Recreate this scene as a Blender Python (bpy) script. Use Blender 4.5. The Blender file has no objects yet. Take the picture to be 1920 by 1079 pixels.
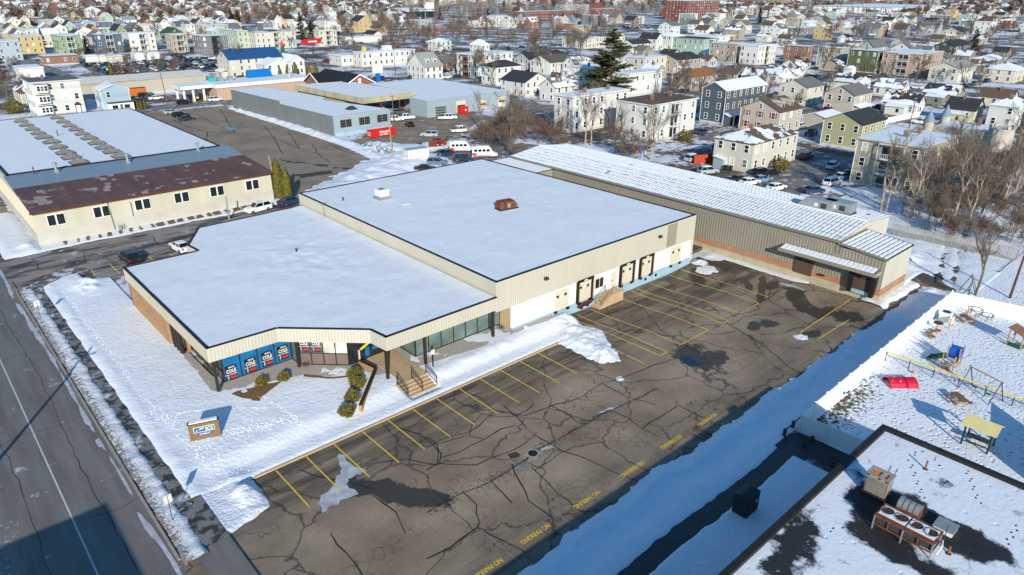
import bpy, math, random
from mathutils import Matrix, Vector, noise
R = math.radians
scene = bpy.context.scene
COL = scene.collection

# ------------------------------------------------------------------ camera
CAM_H = 37.0
FPX, YAW, PITCH, ROLL = 1309.84, R(47.98275), R(23.49897), R(0.29881)
cy, sy, cp, sp = math.cos(YAW), math.sin(YAW), math.cos(PITCH), math.sin(PITCH)
FW = Vector((cy*cp, sy*cp, -sp)); RT0 = Vector((sy, -cy, 0)); UP0 = RT0.cross(FW)
RT = math.cos(ROLL)*RT0 + math.sin(ROLL)*UP0
UP = -math.sin(ROLL)*RT0 + math.cos(ROLL)*UP0
cam_d = bpy.data.cameras.new("camera"); cam = bpy.data.objects.new("camera", cam_d); COL.objects.link(cam)
cam_d.sensor_width = 36; cam_d.lens = FPX/1920*36
cam_d.clip_start = 0.5; cam_d.clip_end = 9000
m = Matrix((RT, UP, -FW)).transposed().to_4x4(); m.translation = (0, 0, CAM_H)
cam.matrix_world = m; scene.camera = cam
scene.render.resolution_x, scene.render.resolution_y = 1024, 575

# ------------------------------------------------------------------ sky, sun, exposure
SUN_AZ, SUN_EL = 236.6, 21.7          # degrees, direction towards the sun in this scene's x,y
world = bpy.data.worlds.new("World"); scene.world = world; world.use_nodes = True
wn = world.node_tree.nodes; wl = world.node_tree.links
sky = wn.new("ShaderNodeTexSky"); sky.sky_type = 'NISHITA'; sky.sun_disc = False
sky.sun_elevation = R(SUN_EL); sky.sun_rotation = R(90-SUN_AZ)
sky.air_density = 1.6; sky.dust_density = 0.2; sky.ozone_density = 6.0
bg = wn["Background"]; bg.inputs[1].default_value = 0.13
tint = wn.new("ShaderNodeMix"); tint.data_type = 'RGBA'; tint.blend_type = 'MULTIPLY'; tint.inputs[0].default_value = 1.0
tint.inputs[7].default_value = (0.62, 0.92, 1.10, 1)       # deep cold blue of a clear winter sky
wl.new(sky.outputs[0], tint.inputs[6]); wl.new(tint.outputs[2], bg.inputs[0])
sd = bpy.data.lights.new("sun", 'SUN'); so = bpy.data.objects.new("sun", sd); COL.objects.link(so)
sd.energy = 5.0; sd.angle = R(0.5); sd.color = (1, 0.93, 0.79)
v = Vector((math.cos(R(SUN_AZ))*math.cos(R(SUN_EL)), math.sin(R(SUN_AZ))*math.cos(R(SUN_EL)), math.sin(R(SUN_EL))))
so.rotation_euler = v.to_track_quat('Z', 'Y').to_euler()
vs = scene.view_settings
vs.view_transform = 'Standard'; vs.look = 'None'; vs.exposure = 0.1; vs.gamma = 1; vs.use_curve_mapping = False
try:
    scene.cycles.max_bounces = 4; scene.cycles.diffuse_bounces = 2; scene.cycles.glossy_bounces = 2
    scene.cycles.use_denoising = True
except Exception: pass

def P(px, py, z=0.0):
    """where the line of sight through a point of the 1920x1079 survey view meets height z"""
    d = FW + (px-960)/FPX*RT - (py-539.5)/FPX*UP
    t = (z-CAM_H)/d.z
    return Vector((t*d.x, t*d.y, z))
def cpt(r, x, y): return (r[0]+x/r[2], r[1]+y/r[2])

# ------------------------------------------------------------------ materials
MATS = {}
def lin(r, g, b):
    f = lambda c: ((c/255+0.055)/1.055)**2.4 if c > 10 else c/255/12.92
    return (f(r), f(g), f(b), 1)
def newmat(name, rough=0.8, metallic=0.0, spec=0.3):
    m = bpy.data.materials.new(name); m.use_nodes = True
    b = m.node_tree.nodes["Principled BSDF"]
    b.inputs['Roughness'].default_value = rough; b.inputs['Metallic'].default_value = metallic
    b.inputs['Specular IOR Level'].default_value = spec
    MATS[name] = m
    return m, m.node_tree, b
def N(nt, t, **kw):
    n = nt.nodes.new(t)
    for k, v in kw.items():
        if k.startswith('i_'): n.inputs[int(k[2:])].default_value = v
        else: setattr(n, k, v)
    return n
def pos(nt): return nt.nodes.new("ShaderNodeNewGeometry").outputs['Position']
def noi(nt, scale, detail=3, rough=0.55, src=None, mapscale=None):
    n = N(nt, "ShaderNodeTexNoise"); n.inputs['Scale'].default_value = scale
    n.inputs['Detail'].default_value = detail; n.inputs['Roughness'].default_value = rough
    s = src or pos(nt)
    if mapscale:
        mp = N(nt, "ShaderNodeMapping"); mp.inputs['Scale'].default_value = mapscale
        nt.links.new(s, mp.inputs[0]); s = mp.outputs[0]
    nt.links.new(s, n.inputs['Vector'])
    return n.outputs['Fac']
def ramp(nt, fac, stops):
    r = N(nt, "ShaderNodeValToRGB"); e = r.color_ramp.elements
    e[0].position, e[0].color = stops[0]; e[1].position, e[1].color = stops[-1]
    for p, c in stops[1:-1]:
        x = e.new(p); x.color = c
    nt.links.new(fac, r.inputs[0]); return r.outputs[0]
def mixc(nt, fac, a, b, mode='MIX'):
    n = N(nt, "ShaderNodeMix", data_type='RGBA', blend_type=mode)
    for s, i in ((fac, 0), (a, 6), (b, 7)):
        if hasattr(s, 'is_output'): nt.links.new(s, n.inputs[i])
        else: n.inputs[i].default_value = s
    return n.outputs[2]
def mth(nt, op, a, b=0.0, c=0.0, clamp=False):
    n = N(nt, "ShaderNodeMath", operation=op, use_clamp=clamp)
    for i, s in enumerate((a, b, c)):
        if hasattr(s, 'is_output'): nt.links.new(s, n.inputs[i])
        else: n.inputs[i].default_value = s
    return n.outputs[0]
def bump(nt, b, h, strength=0.3, dist=0.05):
    n = N(nt, "ShaderNodeBump"); n.inputs['Strength'].default_value = strength; n.inputs['Distance'].default_value = dist
    nt.links.new(h, n.inputs['Height']); nt.links.new(n.outputs[0], b.inputs['Normal'])
G = lambda v: (v, v, v, 1)
def simple(name, rgb, rough=0.8, var=0.15, scale=1.5, metallic=0.0, spec=0.3, bmp=0.0, streak=None):
    m, nt, b = newmat(name, rough, metallic, spec)
    c = lin(*rgb)
    f = noi(nt, scale, 4, mapscale=streak)
    lo = tuple(x*(1-var) for x in c[:3])+(1,); hi = tuple(min(1, x*(1+var)) for x in c[:3])+(1,)
    nt.links.new(ramp(nt, f, [(0.3, lo), (0.7, hi)]), b.inputs['Base Color'])
    if bmp: bump(nt, b, noi(nt, scale*6, 3), bmp, 0.05)
    return m
def snowmat(name, tint=(0.80, 0.83, 0.87), bscale=2.2, bstr=0.5, bd=0.08, dirt=0.0, wind=None, foot=0.0):
    m, nt, b = newmat(name, 0.65, 0, 0.25)
    f = noi(nt, 0.6, 5)
    c = ramp(nt, f, [(0.3, tuple(x*0.93 for x in tint)+(1,)), (0.7, tuple(tint)+(1,))])
    if dirt:
        sx = N(nt, 'ShaderNodeSeparateXYZ'); nt.links.new(pos(nt), sx.inputs[0]); mr = N(nt, 'ShaderNodeMapRange'); nt.links.new(sx.outputs[0], mr.inputs[0]); mr.inputs[1].default_value = 9.0; mr.inputs[2].default_value = 7.8; mr.inputs[3].default_value = -0.12; mr.inputs[4].default_value = 0.16
        d = ramp(nt, mth(nt, 'ADD', noi(nt, 3.2, 9, 0.8), mr.outputs[0]), [(0.52, G(0)), (0.60, G(1))])
        c = mixc(nt, mth(nt, 'MULTIPLY', d, min(1.0, dirt)), c, (0.10, 0.08, 0.06, 1))
    nt.links.new(c, b.inputs['Base Color'])
    h = noi(nt, bscale, 6, 0.6, mapscale=wind)
    if foot:
        vo = N(nt, "ShaderNodeTexVoronoi"); vo.inputs['Scale'].default_value = 2.3
        nt.links.new(pos(nt), vo.inputs['Vector'])
        pit = ramp(nt, vo.outputs['Distance'], [(0.12, G(0)), (0.34, G(1))])
        h = mth(nt, 'ADD', h, mth(nt, 'MULTIPLY', pit, foot))
    bump(nt, b, h, bstr, bd)
    return m
snowmat('snow', bscale=2.4, bstr=0.8, bd=0.12)
snowmat('snow_roof', (0.77, 0.80, 0.83), 2.4, 0.55, 0.09, wind=(0.5, 1.7, 1))
snowmat('snow_rough', bscale=3.5, bstr=1.0, bd=0.16)
snowmat('snow_dirty', (0.76, 0.77, 0.79), 6, 1.0, 0.12, dirt=0.85)
snowmat('snow_trodden', (0.80, 0.83, 0.87), 3, 0.8, 0.09, foot=1.2)
# town ground: snow with thawed brown earth and grass between
m, nt, b = newmat('town_ground', 0.85)
f1 = noi(nt, 0.045, 8, 0.62); f2 = noi(nt, 0.6, 6, 0.65)
f = mth(nt, 'ADD', mth(nt, 'MULTIPLY', f1, 0.65), mth(nt, 'MULTIPLY', f2, 0.35))
nt.links.new(ramp(nt, f, [(0.44, (0.085, 0.068, 0.053, 1)), (0.49, (0.16, 0.132, 0.11, 1)), (0.515, (0.55, 0.57, 0.61, 1)), (0.58, (0.74, 0.77, 0.81, 1))]), b.inputs['Base Color'])
bump(nt, b, f2, 0.6, 0.15)
# parking lot asphalt: sun-bleached brown grey, dark sealer near stalls and docks, fine alligator cracks
m, nt, b = newmat('lot_asphalt', 0.8, 0, 0.25)
p = pos(nt); sep = N(nt, "ShaderNodeSeparateXYZ"); nt.links.new(p, sep.inputs[0])
X, Y = sep.outputs[0], sep.outputs[1]
big = noi(nt, 0.16, 6, 0.6); fine = noi(nt, 9, 4, 0.7); streak = noi(nt, 0.5, 5, 0.6, mapscale=(0.25, 2.2, 1))
base = ramp(nt, big, [(0.28, (0.155, 0.116, 0.078, 1)), (0.5, (0.245, 0.188, 0.130, 1)), (0.72, (0.335, 0.265, 0.19, 1))])
def sstep(v, a, b_):
    n = N(nt, "ShaderNodeMapRange", interpolation_type='SMOOTHSTEP'); nt.links.new(v, n.inputs[0])
    n.inputs[1].default_value = a; n.inputs[2].default_value = b_; return n.outputs[0]
stall = sstep(Y, 41.0, 45.5); south = sstep(Y, 33.5, 27.5)
dk = mth(nt, 'MAXIMUM', stall, mth(nt, 'MULTIPLY', south, 0.75))
dk = mth(nt, 'MULTIPLY', dk, ramp(nt, streak, [(0.34, G(0.05)), (0.66, G(1))]))
c = mixc(nt, mth(nt, 'MULTIPLY', dk, 0.92), base, (0.042, 0.037, 0.032, 1))
c = mixc(nt, 0.5, c, ramp(nt, fine, [(0.3, G(0.35)), (0.7, G(0.75))]), 'OVERLAY')
vo = N(nt, "ShaderNodeTexVoronoi", feature='DISTANCE_TO_EDGE'); vo.inputs['Scale'].default_value = 0.9
ws = N(nt, "ShaderNodeVectorMath", operation='ADD'); nn = N(nt, "ShaderNodeTexNoise"); nn.inputs['Scale'].default_value = 1.4
nt.links.new(p, nn.inputs['Vector']); sc_ = N(nt, "ShaderNodeVectorMath", operation='SCALE'); sc_.inputs[3].default_value = 0.9
nt.links.new(nn.outputs['Color'], sc_.inputs[0]); nt.links.new(p, ws.inputs[0]); nt.links.new(sc_.outputs[0], ws.inputs[1])
nt.links.new(ws.outputs[0], vo.inputs['Vector'])
cr = ramp(nt, vo.outputs['Distance'], [(0.010, G(1)), (0.028, G(0))])
msk = ramp(nt, noi(nt, 0.22, 3), [(0.52, G(0)), (0.6, G(0.75))])
c = mixc(nt, mth(nt, 'MULTIPLY', cr, msk), c, (0.03, 0.027, 0.025, 1))
vo2 = N(nt, "ShaderNodeTexVoronoi", feature='DISTANCE_TO_EDGE'); vo2.inputs['Scale'].default_value = 0.125
sc2 = N(nt, "ShaderNodeVectorMath", operation='SCALE'); sc2.inputs[3].default_value = 2.0; n2 = N(nt, "ShaderNodeTexNoise"); n2.inputs['Scale'].default_value = 0.55; n2.inputs['Detail'].default_value = 5
nt.links.new(p, n2.inputs['Vector']); nt.links.new(n2.outputs['Color'], sc2.inputs[0]); w2_ = N(nt, "ShaderNodeVectorMath", operation='ADD'); nt.links.new(p, w2_.inputs[0]); nt.links.new(sc2.outputs[0], w2_.inputs[1]); nt.links.new(w2_.outputs[0], vo2.inputs['Vector'])
c = mixc(nt, ramp(nt, vo2.outputs['Distance'], [(0.005, G(0.7)), (0.013, G(0))]), c, (0.035, 0.030, 0.026, 1))
LOT = (nt, b, c, sep, fine)

# other pavements
def asphalt(name, lo, hi, scale=0.4, snowy=0.0, rough=0.8, streak=None, lo_p=0.32, hi_p=0.7):
    m, nt, b = newmat(name, rough, 0, 0.3)
    c = ramp(nt, noi(nt, scale, 7, 0.62, mapscale=streak), [(lo_p, lo), (hi_p, hi)])
    c = mixc(nt, 0.45, c, ramp(nt, noi(nt, 8, 3, 0.7), [(0.3, G(0.4)), (0.7, G(0.65))]), 'OVERLAY')
    if snowy:
        c = mixc(nt, ramp(nt, noi(nt, 0.35, 7, 0.7), [(0.62-0.2*snowy, G(0)), (0.7-0.2*snowy, G(0.9))]), c, (0.62, 0.64, 0.68, 1))
    nt.links.new(c, b.inputs['Base Color']); return m
asphalt('road_asphalt', (0.115, 0.108, 0.102, 1), (0.19, 0.18, 0.17, 1), 0.9, 0.04, streak=(1, 0.10, 1))
asphalt('street_asphalt', (0.12, 0.112, 0.105, 1), (0.22, 0.205, 0.19, 1), 0.3, 0.35)
asphalt('sidewalk_asphalt', (0.04, 0.038, 0.036, 1), (0.19, 0.18, 0.17, 1), 0.9, 0.25, 0.6, None, 0.45, 0.53)
asphalt('wet_asphalt', (0.03, 0.028, 0.028, 1), (0.06, 0.056, 0.055, 1), 0.8, rough=0.45)
asphalt('brown_asphalt', (0.195, 0.150, 0.105, 1), (0.31, 0.245, 0.178, 1), 0.15)
asphalt('side_street', (0.055, 0.05, 0.045, 1), (0.25, 0.228, 0.205, 1), 0.42, 0.12, streak=(0.35, 1.1, 1), lo_p=0.42, hi_p=0.54)
asphalt('dirt_yard', (0.16, 0.12, 0.082, 1), (0.31, 0.245, 0.175, 1), 0.3, 0.2)
simple('crack_sealer', (46, 41, 38), 0.6, 0.2)
simple('wet_stain', (70, 60, 52), 0.75, 0.3, 2.0)
simple('puddle', (30, 34, 42), 0.05, 0.3, 2, spec=0.6)
simple('ice', (176, 178, 182), 0.25, 0.25, 1.5)
simple('yellow_paint', (224, 186, 60), 0.7, 0.15, 3)
simple('white_paint', (190, 186, 178), 0.7, 0.2, 3)
simple('faint_white_paint', (128, 122, 114), 0.7, 0.3, 3)
simple('far_wall_white', (198, 196, 190), 0.8, 0.1, 0.05)
simple('far_wall_tan', (170, 154, 132), 0.8, 0.2, 0.05)
simple('far_wall_grey', (124, 128, 132), 0.8, 0.2, 0.05)
simple('far_wall_brick', (126, 80, 64), 0.8, 0.2, 0.05)
simple('far_roof_dark', (66, 66, 70), 0.9, 0.3, 0.05)
simple('far_roof_brown', (92, 78, 70), 0.9, 0.3, 0.05)
simple('dusted_metal', (150, 154, 160), 0.6, 0.25, 1.2)
simple('concrete', (150, 144, 134), 0.85, 0.15, 1.2)
simple('tan_concrete', (186, 160, 126), 0.85, 0.12, 0.9)
simple('yellow_concrete', (178, 167, 140), 0.85, 0.14, 0.8)
simple('gravel_bed', (176, 170, 160), 0.95, 0.3, 7, bmp=0.9)
simple('dead_grass', (120, 92, 58), 0.95, 0.35, 5, bmp=0.6)
simple('grass', (66, 78, 36), 0.95, 0.4, 5, bmp=0.6)
simple('beige_metal', (194, 189, 174), 0.55, 0.05, 0.3, streak=(1, 1, 0.1))
simple('beige_metal_dark', (176, 170, 153), 0.55, 0.05, 0.3)
simple('grey_metal', (154, 147, 132), 0.5, 0.06, 0.3)
simple('grey_metal_rib', (132, 126, 113), 0.5, 0.06, 0.3)
simple('white_wall', (235, 232, 226), 0.7, 0.03, 0.4)
simple('blue_base', (150, 176, 192), 0.8, 0.1, 0.7)
simple('dark_bronze', (48, 43, 40), 0.5, 0.1, 1)
simple('grey_brown_panel', (112, 100, 92), 0.6, 0.06, 0.8)
simple('door_beige', (208, 198, 176), 0.6, 0.05, 0.8)
simple('door_brown', (88, 70, 62), 0.55, 0.08, 0.8)
simple('black_rubber', (30, 29, 30), 0.7, 0.2, 2)
simple('rust', (112, 64, 44), 0.85, 0.35, 2.5)
simple('rust_dark', (92, 52, 40), 0.8, 0.3, 2.5)
simple('galvanised', (158, 164, 166), 0.4, 0.12, 2, metallic=0.4)
simple('white_metal', (222, 222, 218), 0.5, 0.05, 1)
simple('steel_dark', (60, 60, 62), 0.5, 0.1, 1)
simple('wood_pole', (112, 92, 74), 0.9, 0.2, 2)
simple('pale_wood', (170, 140, 104), 0.85, 0.2, 2)
simple('red_paint', (196, 34, 32), 0.5, 0.08, 1)
simple('pink_plastic', (200, 24, 62), 0.5, 0.08, 2)
simple('blue_plastic', (28, 88, 190), 0.45, 0.08, 2)
simple('green_plastic', (26, 84, 62), 0.5, 0.1, 2)
simple('dark_green', (26, 52, 48), 0.6, 0.1, 1)
simple('yellow_plastic', (226, 198, 50), 0.5, 0.08, 2)
simple('pale_yellow_metal', (206, 196, 140), 0.5, 0.06, 1)
simple('orange_paint', (196, 108, 48), 0.5, 0.1, 1)
simple('teal_paint', (40, 170, 160), 0.5, 0.1, 1)
simple('fence_white', (236, 236, 234), 0.5, 0.02, 1)
simple('fence_red', (178, 70, 44), 0.8, 0.15, 2)
simple('banner_blue', (20, 104, 158), 0.6, 0.22, 0.8, streak=(1, 1, 2))
simple('banner_black', (34, 36, 42), 0.6, 0.1, 1)
simple('banner_red', (168, 58, 66), 0.6, 0.1, 1)
simple('sign_blue', (14, 104, 172), 0.5, 0.05, 1)
simple('sign_cream', (238, 226, 150), 0.5, 0.03, 1)
brick_sign = simple('sign_brick', (126, 100, 74), 0.9, 0.25, 6)
simple('flesh', (214, 160, 140), 0.7, 0.1, 1)
simple('white_print', (240, 240, 240), 0.6, 0.01, 1)
simple('gold_print', (206, 160, 70), 0.6, 0.05, 1)
simple('roof_membrane', (36, 35, 37), 0.6, 0.3, 1.2)
simple('copper_flue', (140, 80, 60), 0.6, 0.2, 2)
simple('flue_inside', (226, 120, 40), 0.8, 0.1, 2)
simple('blue_metal_roof', (122, 138, 152), 0.45, 0.06, 0.4)
simple('masonry_grey', (116, 119, 120), 0.85, 0.1, 0.6, streak=(1, 1, 0.15))
simple('masonry_bluegrey', (150, 164, 172), 0.85, 0.05, 0.5)
simple('canopy_metal', (176, 168, 140), 0.6, 0.2, 0.6, streak=(1, 1, 0.2))
simple('siding_cream', (196, 190, 172), 0.6, 0.09, 0.35, streak=(1, 1, 0.12))
simple('base_grey', (188, 184, 174), 0.85, 0.06, 0.5)
simple('stone_castle', (176, 170, 160), 0.85, 0.15, 0.8)
simple('cone_blue', (116, 140, 152), 0.6, 0.1, 1)
simple('skylight', (128, 122, 114), 0.35, 0.25, 2)
simple('bark', (112, 98, 86), 0.95, 0.3, 3)
simple('bark_pale', (164, 150, 134), 0.9, 0.2, 3)
simple('twig', (112, 99, 89), 0.95, 0.3, 0.5)
simple('twig_red', (108, 86, 74), 0.95, 0.3, 0.5)
simple('needle', (108, 112, 62), 0.8, 0.45, 0.7)
simple('needle_dark', (62, 66, 50), 0.8, 0.45, 0.5)
simple('leaf_olive', (116, 108, 44), 0.8, 0.4, 3)
simple('arborvitae', (98, 92, 34), 0.85, 0.4, 2)
simple('tyre', (24, 24, 25), 0.85, 0.1, 1)
simple('rim', (150, 152, 156), 0.35, 0.1, 1, metallic=0.6)
simple('tail_light', (160, 20, 22), 0.3, 0.05, 1)
simple('head_light', (220, 225, 230), 0.2, 0.02, 1)
simple('bench_wood', (132, 98, 74), 0.8, 0.2, 2)
def glass(name, rgb, rough=0.08):
    m, nt, b = newmat(name, rough, 0, 0.6)
    nt.links.new(ramp(nt, noi(nt, 0.7, 3), [(0.35, tuple(x*0.6 for x in lin(*rgb)[:3])+(1,)), (0.65, lin(*rgb))]), b.inputs['Base Color'])
glass('glass_dark', (40, 46, 54)); glass('glass_green', (108, 128, 124), 0.12); glass('glass_car', (22, 28, 36))
glass('glass_white', (216, 220, 208), 0.3)
def objcol(name, rough=0.7, var=0.08, scale=0.5, lines=0.0, spec=0.3, snowp=0.0, brick=False):
    m, nt, b = newmat(name, rough, 0, spec)
    oi = N(nt, "ShaderNodeObjectInfo")
    c = mixc(nt, 1.0, oi.outputs['Color'], ramp(nt, noi(nt, scale, 5), [(0.3, G(1-var)), (0.7, G(1.0))]), 'MULTIPLY')
    if lines:
        wv = N(nt, "ShaderNodeTexWave", bands_direction='Z'); wv.inputs['Scale'].default_value = lines
        nt.links.new(pos(nt), wv.inputs['Vector'])
        c = mixc(nt, 1.0, c, ramp(nt, wv.outputs['Fac'], [(0.0, G(0.86)), (0.35, G(1))]), 'MULTIPLY')
        bump(nt, b, wv.outputs['Fac'], 0.3, 0.02)
    if snowp:
        c = mixc(nt, ramp(nt, noi(nt, 0.28, 5, 0.6), [(0.60-snowp*0.2, G(0)), (0.62-snowp*0.2, G(1))]), c, (0.76, 0.79, 0.84, 1))
    nt.links.new(c, b.inputs['Base Color']); return m
objcol('siding', 0.7, 0.06, 0.4, lines=1.6); objcol('shingle', 0.9, 0.25, 1.5, lines=1.0)
objcol('shingle_snowy', 0.9, 0.25, 1.5, snowp=0.45); objcol('car_paint', 0.25, 0.03, 1, spec=0.6)
objcol('plain_colour', 0.7, 0.06, 0.8)
def brickmat(name, c1, c2, mortar, scale=1.0):
    m, nt, b = newmat(name, 0.9)
    br = N(nt, "ShaderNodeTexBrick"); br.inputs['Color1'].default_value = lin(*c1); br.inputs['Color2'].default_value = lin(*c2)
    br.inputs['Mortar'].default_value = lin(*mortar); br.inputs['Scale'].default_value = scale
    br.inputs['Brick Width'].default_value = 0.22; br.inputs['Row Height'].default_value = 0.08; br.inputs['Mortar Size'].default_value = 0.012
    p = pos(nt); s = N(nt, "ShaderNodeSeparateXYZ"); nt.links.new(p, s.inputs[0]); cb = N(nt, "ShaderNodeCombineXYZ")
    nt.links.new(mth(nt, 'ADD', s.outputs[0], s.outputs[1]), cb.inputs[0]); nt.links.new(s.outputs[2], cb.inputs[1])
    nt.links.new(cb.outputs[0], br.inputs['Vector'])
    c = mixc(nt, 1.0, br.outputs['Color'], ramp(nt, noi(nt, 0.8, 5), [(0.3, G(0.78)), (0.7, G(1))]), 'MULTIPLY')
    nt.links.new(c, b.inputs['Base Color']); bump(nt, b, br.outputs['Fac'], -0.4, 0.01)
brickmat('brick_tan', (196, 146, 98), (176, 128, 84), (164, 140, 112)); brickmat('brick_orange', (196, 132, 92), (170, 104, 70), (170, 150, 130))
brickmat('brick_red', (156, 82, 60), (132, 66, 50), (150, 130, 118)); brickmat('brick_chimney', (126, 92, 72), (104, 76, 62), (150, 136, 120))
# bottom right roof: snow blown thin over black membrane
m, nt, b = newmat('snow_over_membrane', 0.7)
p = pos(nt); sep = N(nt, "ShaderNodeSeparateXYZ"); nt.links.new(p, sep.inputs[0])
f = mth(nt, 'ADD', noi(nt, 0.5, 8, 0.66), 0)
def blob(cx, cy_, rx, ry, ang, k):
    global nt, sep
    dx = mth(nt, 'SUBTRACT', sep.outputs[0], cx); dy = mth(nt, 'SUBTRACT', sep.outputs[1], cy_)
    ca, sa = math.cos(ang), math.sin(ang)
    u = mth(nt, 'DIVIDE', mth(nt, 'ADD', mth(nt, 'MULTIPLY', dx, ca), mth(nt, 'MULTIPLY', dy, sa)), rx)
    v_ = mth(nt, 'DIVIDE', mth(nt, 'SUBTRACT', mth(nt, 'MULTIPLY', dy, ca), mth(nt, 'MULTIPLY', dx, sa)), ry)
    d = mth(nt, 'SQRT', mth(nt, 'ADD', mth(nt, 'MULTIPLY', u, u), mth(nt, 'MULTIPLY', v_, v_)))
    return mth(nt, 'MULTIPLY', mth(nt, 'SUBTRACT', 1.0, d, clamp=True), k)
for a in ((42.3, 10.2, 3.6, 3.2, 0.5, 0.75), (43.0, 7.0, 4.6, 1.9, -1.45, 0.8), (34.5, 12.9, 6.5, 1.7, 0.15, 0.42), (39.0, 8.5, 1.4, 4.2, 0.0, 0.55)):
    f = mth(nt, 'ADD', f, blob(*a))
c = ramp(nt, f, [(0.0, (0.78, 0.81, 0.86, 1)), (0.60, (0.74, 0.77, 0.82, 1)), (0.70, (0.03, 0.03, 0.033, 1)), (1.0, (0.022, 0.022, 0.025, 1))])
nt.links.new(c, b.inputs['Base Color'])
vo = N(nt, "ShaderNodeTexVoronoi"); vo.inputs['Scale'].default_value = 1.1; nt.links.new(p, vo.inputs['Vector'])
bump(nt, b, mth(nt, 'ADD', noi(nt, 2.5, 5), ramp(nt, vo.outputs['Distance'], [(0.05, G(0)), (0.16, G(1))])), 0.5, 0.06)
# playground snow over grass
m, nt, b = newmat('snow_over_grass', 0.75)
p = pos(nt); sep = N(nt, "ShaderNodeSeparateXYZ"); nt.links.new(p, sep.inputs[0])
near = sstep(sep.outputs[1], 17.5, 21.8); nx = sstep(sep.outputs[0], 74.0, 62.0)
f = mth(nt, 'ADD', noi(nt, 2.4, 7, 0.72), mth(nt, 'MULTIPLY', mth(nt, 'MULTIPLY', near, nx), 0.17))
c = ramp(nt, f, [(0.0, (0.80, 0.83, 0.87, 1)), (0.605, (0.76, 0.79, 0.83, 1)), (0.635, (0.075, 0.075, 0.035, 1)), (1.0, (0.06, 0.07, 0.025, 1))])
nt.links.new(c, b.inputs['Base Color'])
vo = N(nt, "ShaderNodeTexVoronoi"); vo.inputs['Scale'].default_value = 2.0; nt.links.new(p, vo.inputs['Vector'])
bump(nt, b, mth(nt, 'ADD', noi(nt, 3, 5), ramp(nt, vo.outputs['Distance'], [(0.1, G(0)), (0.32, G(1.2))])), 0.8, 0.10)
# brown ribbed roof with red flaking
m, nt, b = newmat('brown_roof_metal', 0.6)
p = pos(nt)
br = N(nt, "ShaderNodeTexBrick"); br.inputs['Scale'].default_value = 1.0; br.inputs['Brick Width'].default_value = 1.0; br.inputs['Row Height'].default_value = 1.5
br.inputs['Color1'].default_value = G(0); br.inputs['Color2'].default_value = G(1); br.inputs['Mortar'].default_value = G(0.0); br.inputs['Mortar Size'].default_value = 0.03
nt.links.new(p, br.inputs['Vector'])
patch = mth(nt, 'MULTIPLY', ramp(nt, br.outputs['Color'], [(0.72, G(0)), (0.75, G(1))]), ramp(nt, noi(nt, 0.22, 4), [(0.53, G(0)), (0.57, G(1))]))
c = ramp(nt, noi(nt, 0.5, 5, mapscale=(1, 0.2, 1)), [(0.3, lin(86, 62, 56)), (0.7, lin(104, 78, 70))])
c = mixc(nt, mth(nt, 'MULTIPLY', br.outputs['Fac'], ramp(nt, noi(nt, 0.15, 4), [(0.45, G(0)), (0.6, G(0.7))])), c, lin(150, 42, 40))
c = mixc(nt, patch, c, lin(150, 140, 136))
nt.links.new(c, b.inputs['Base Color'])

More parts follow.
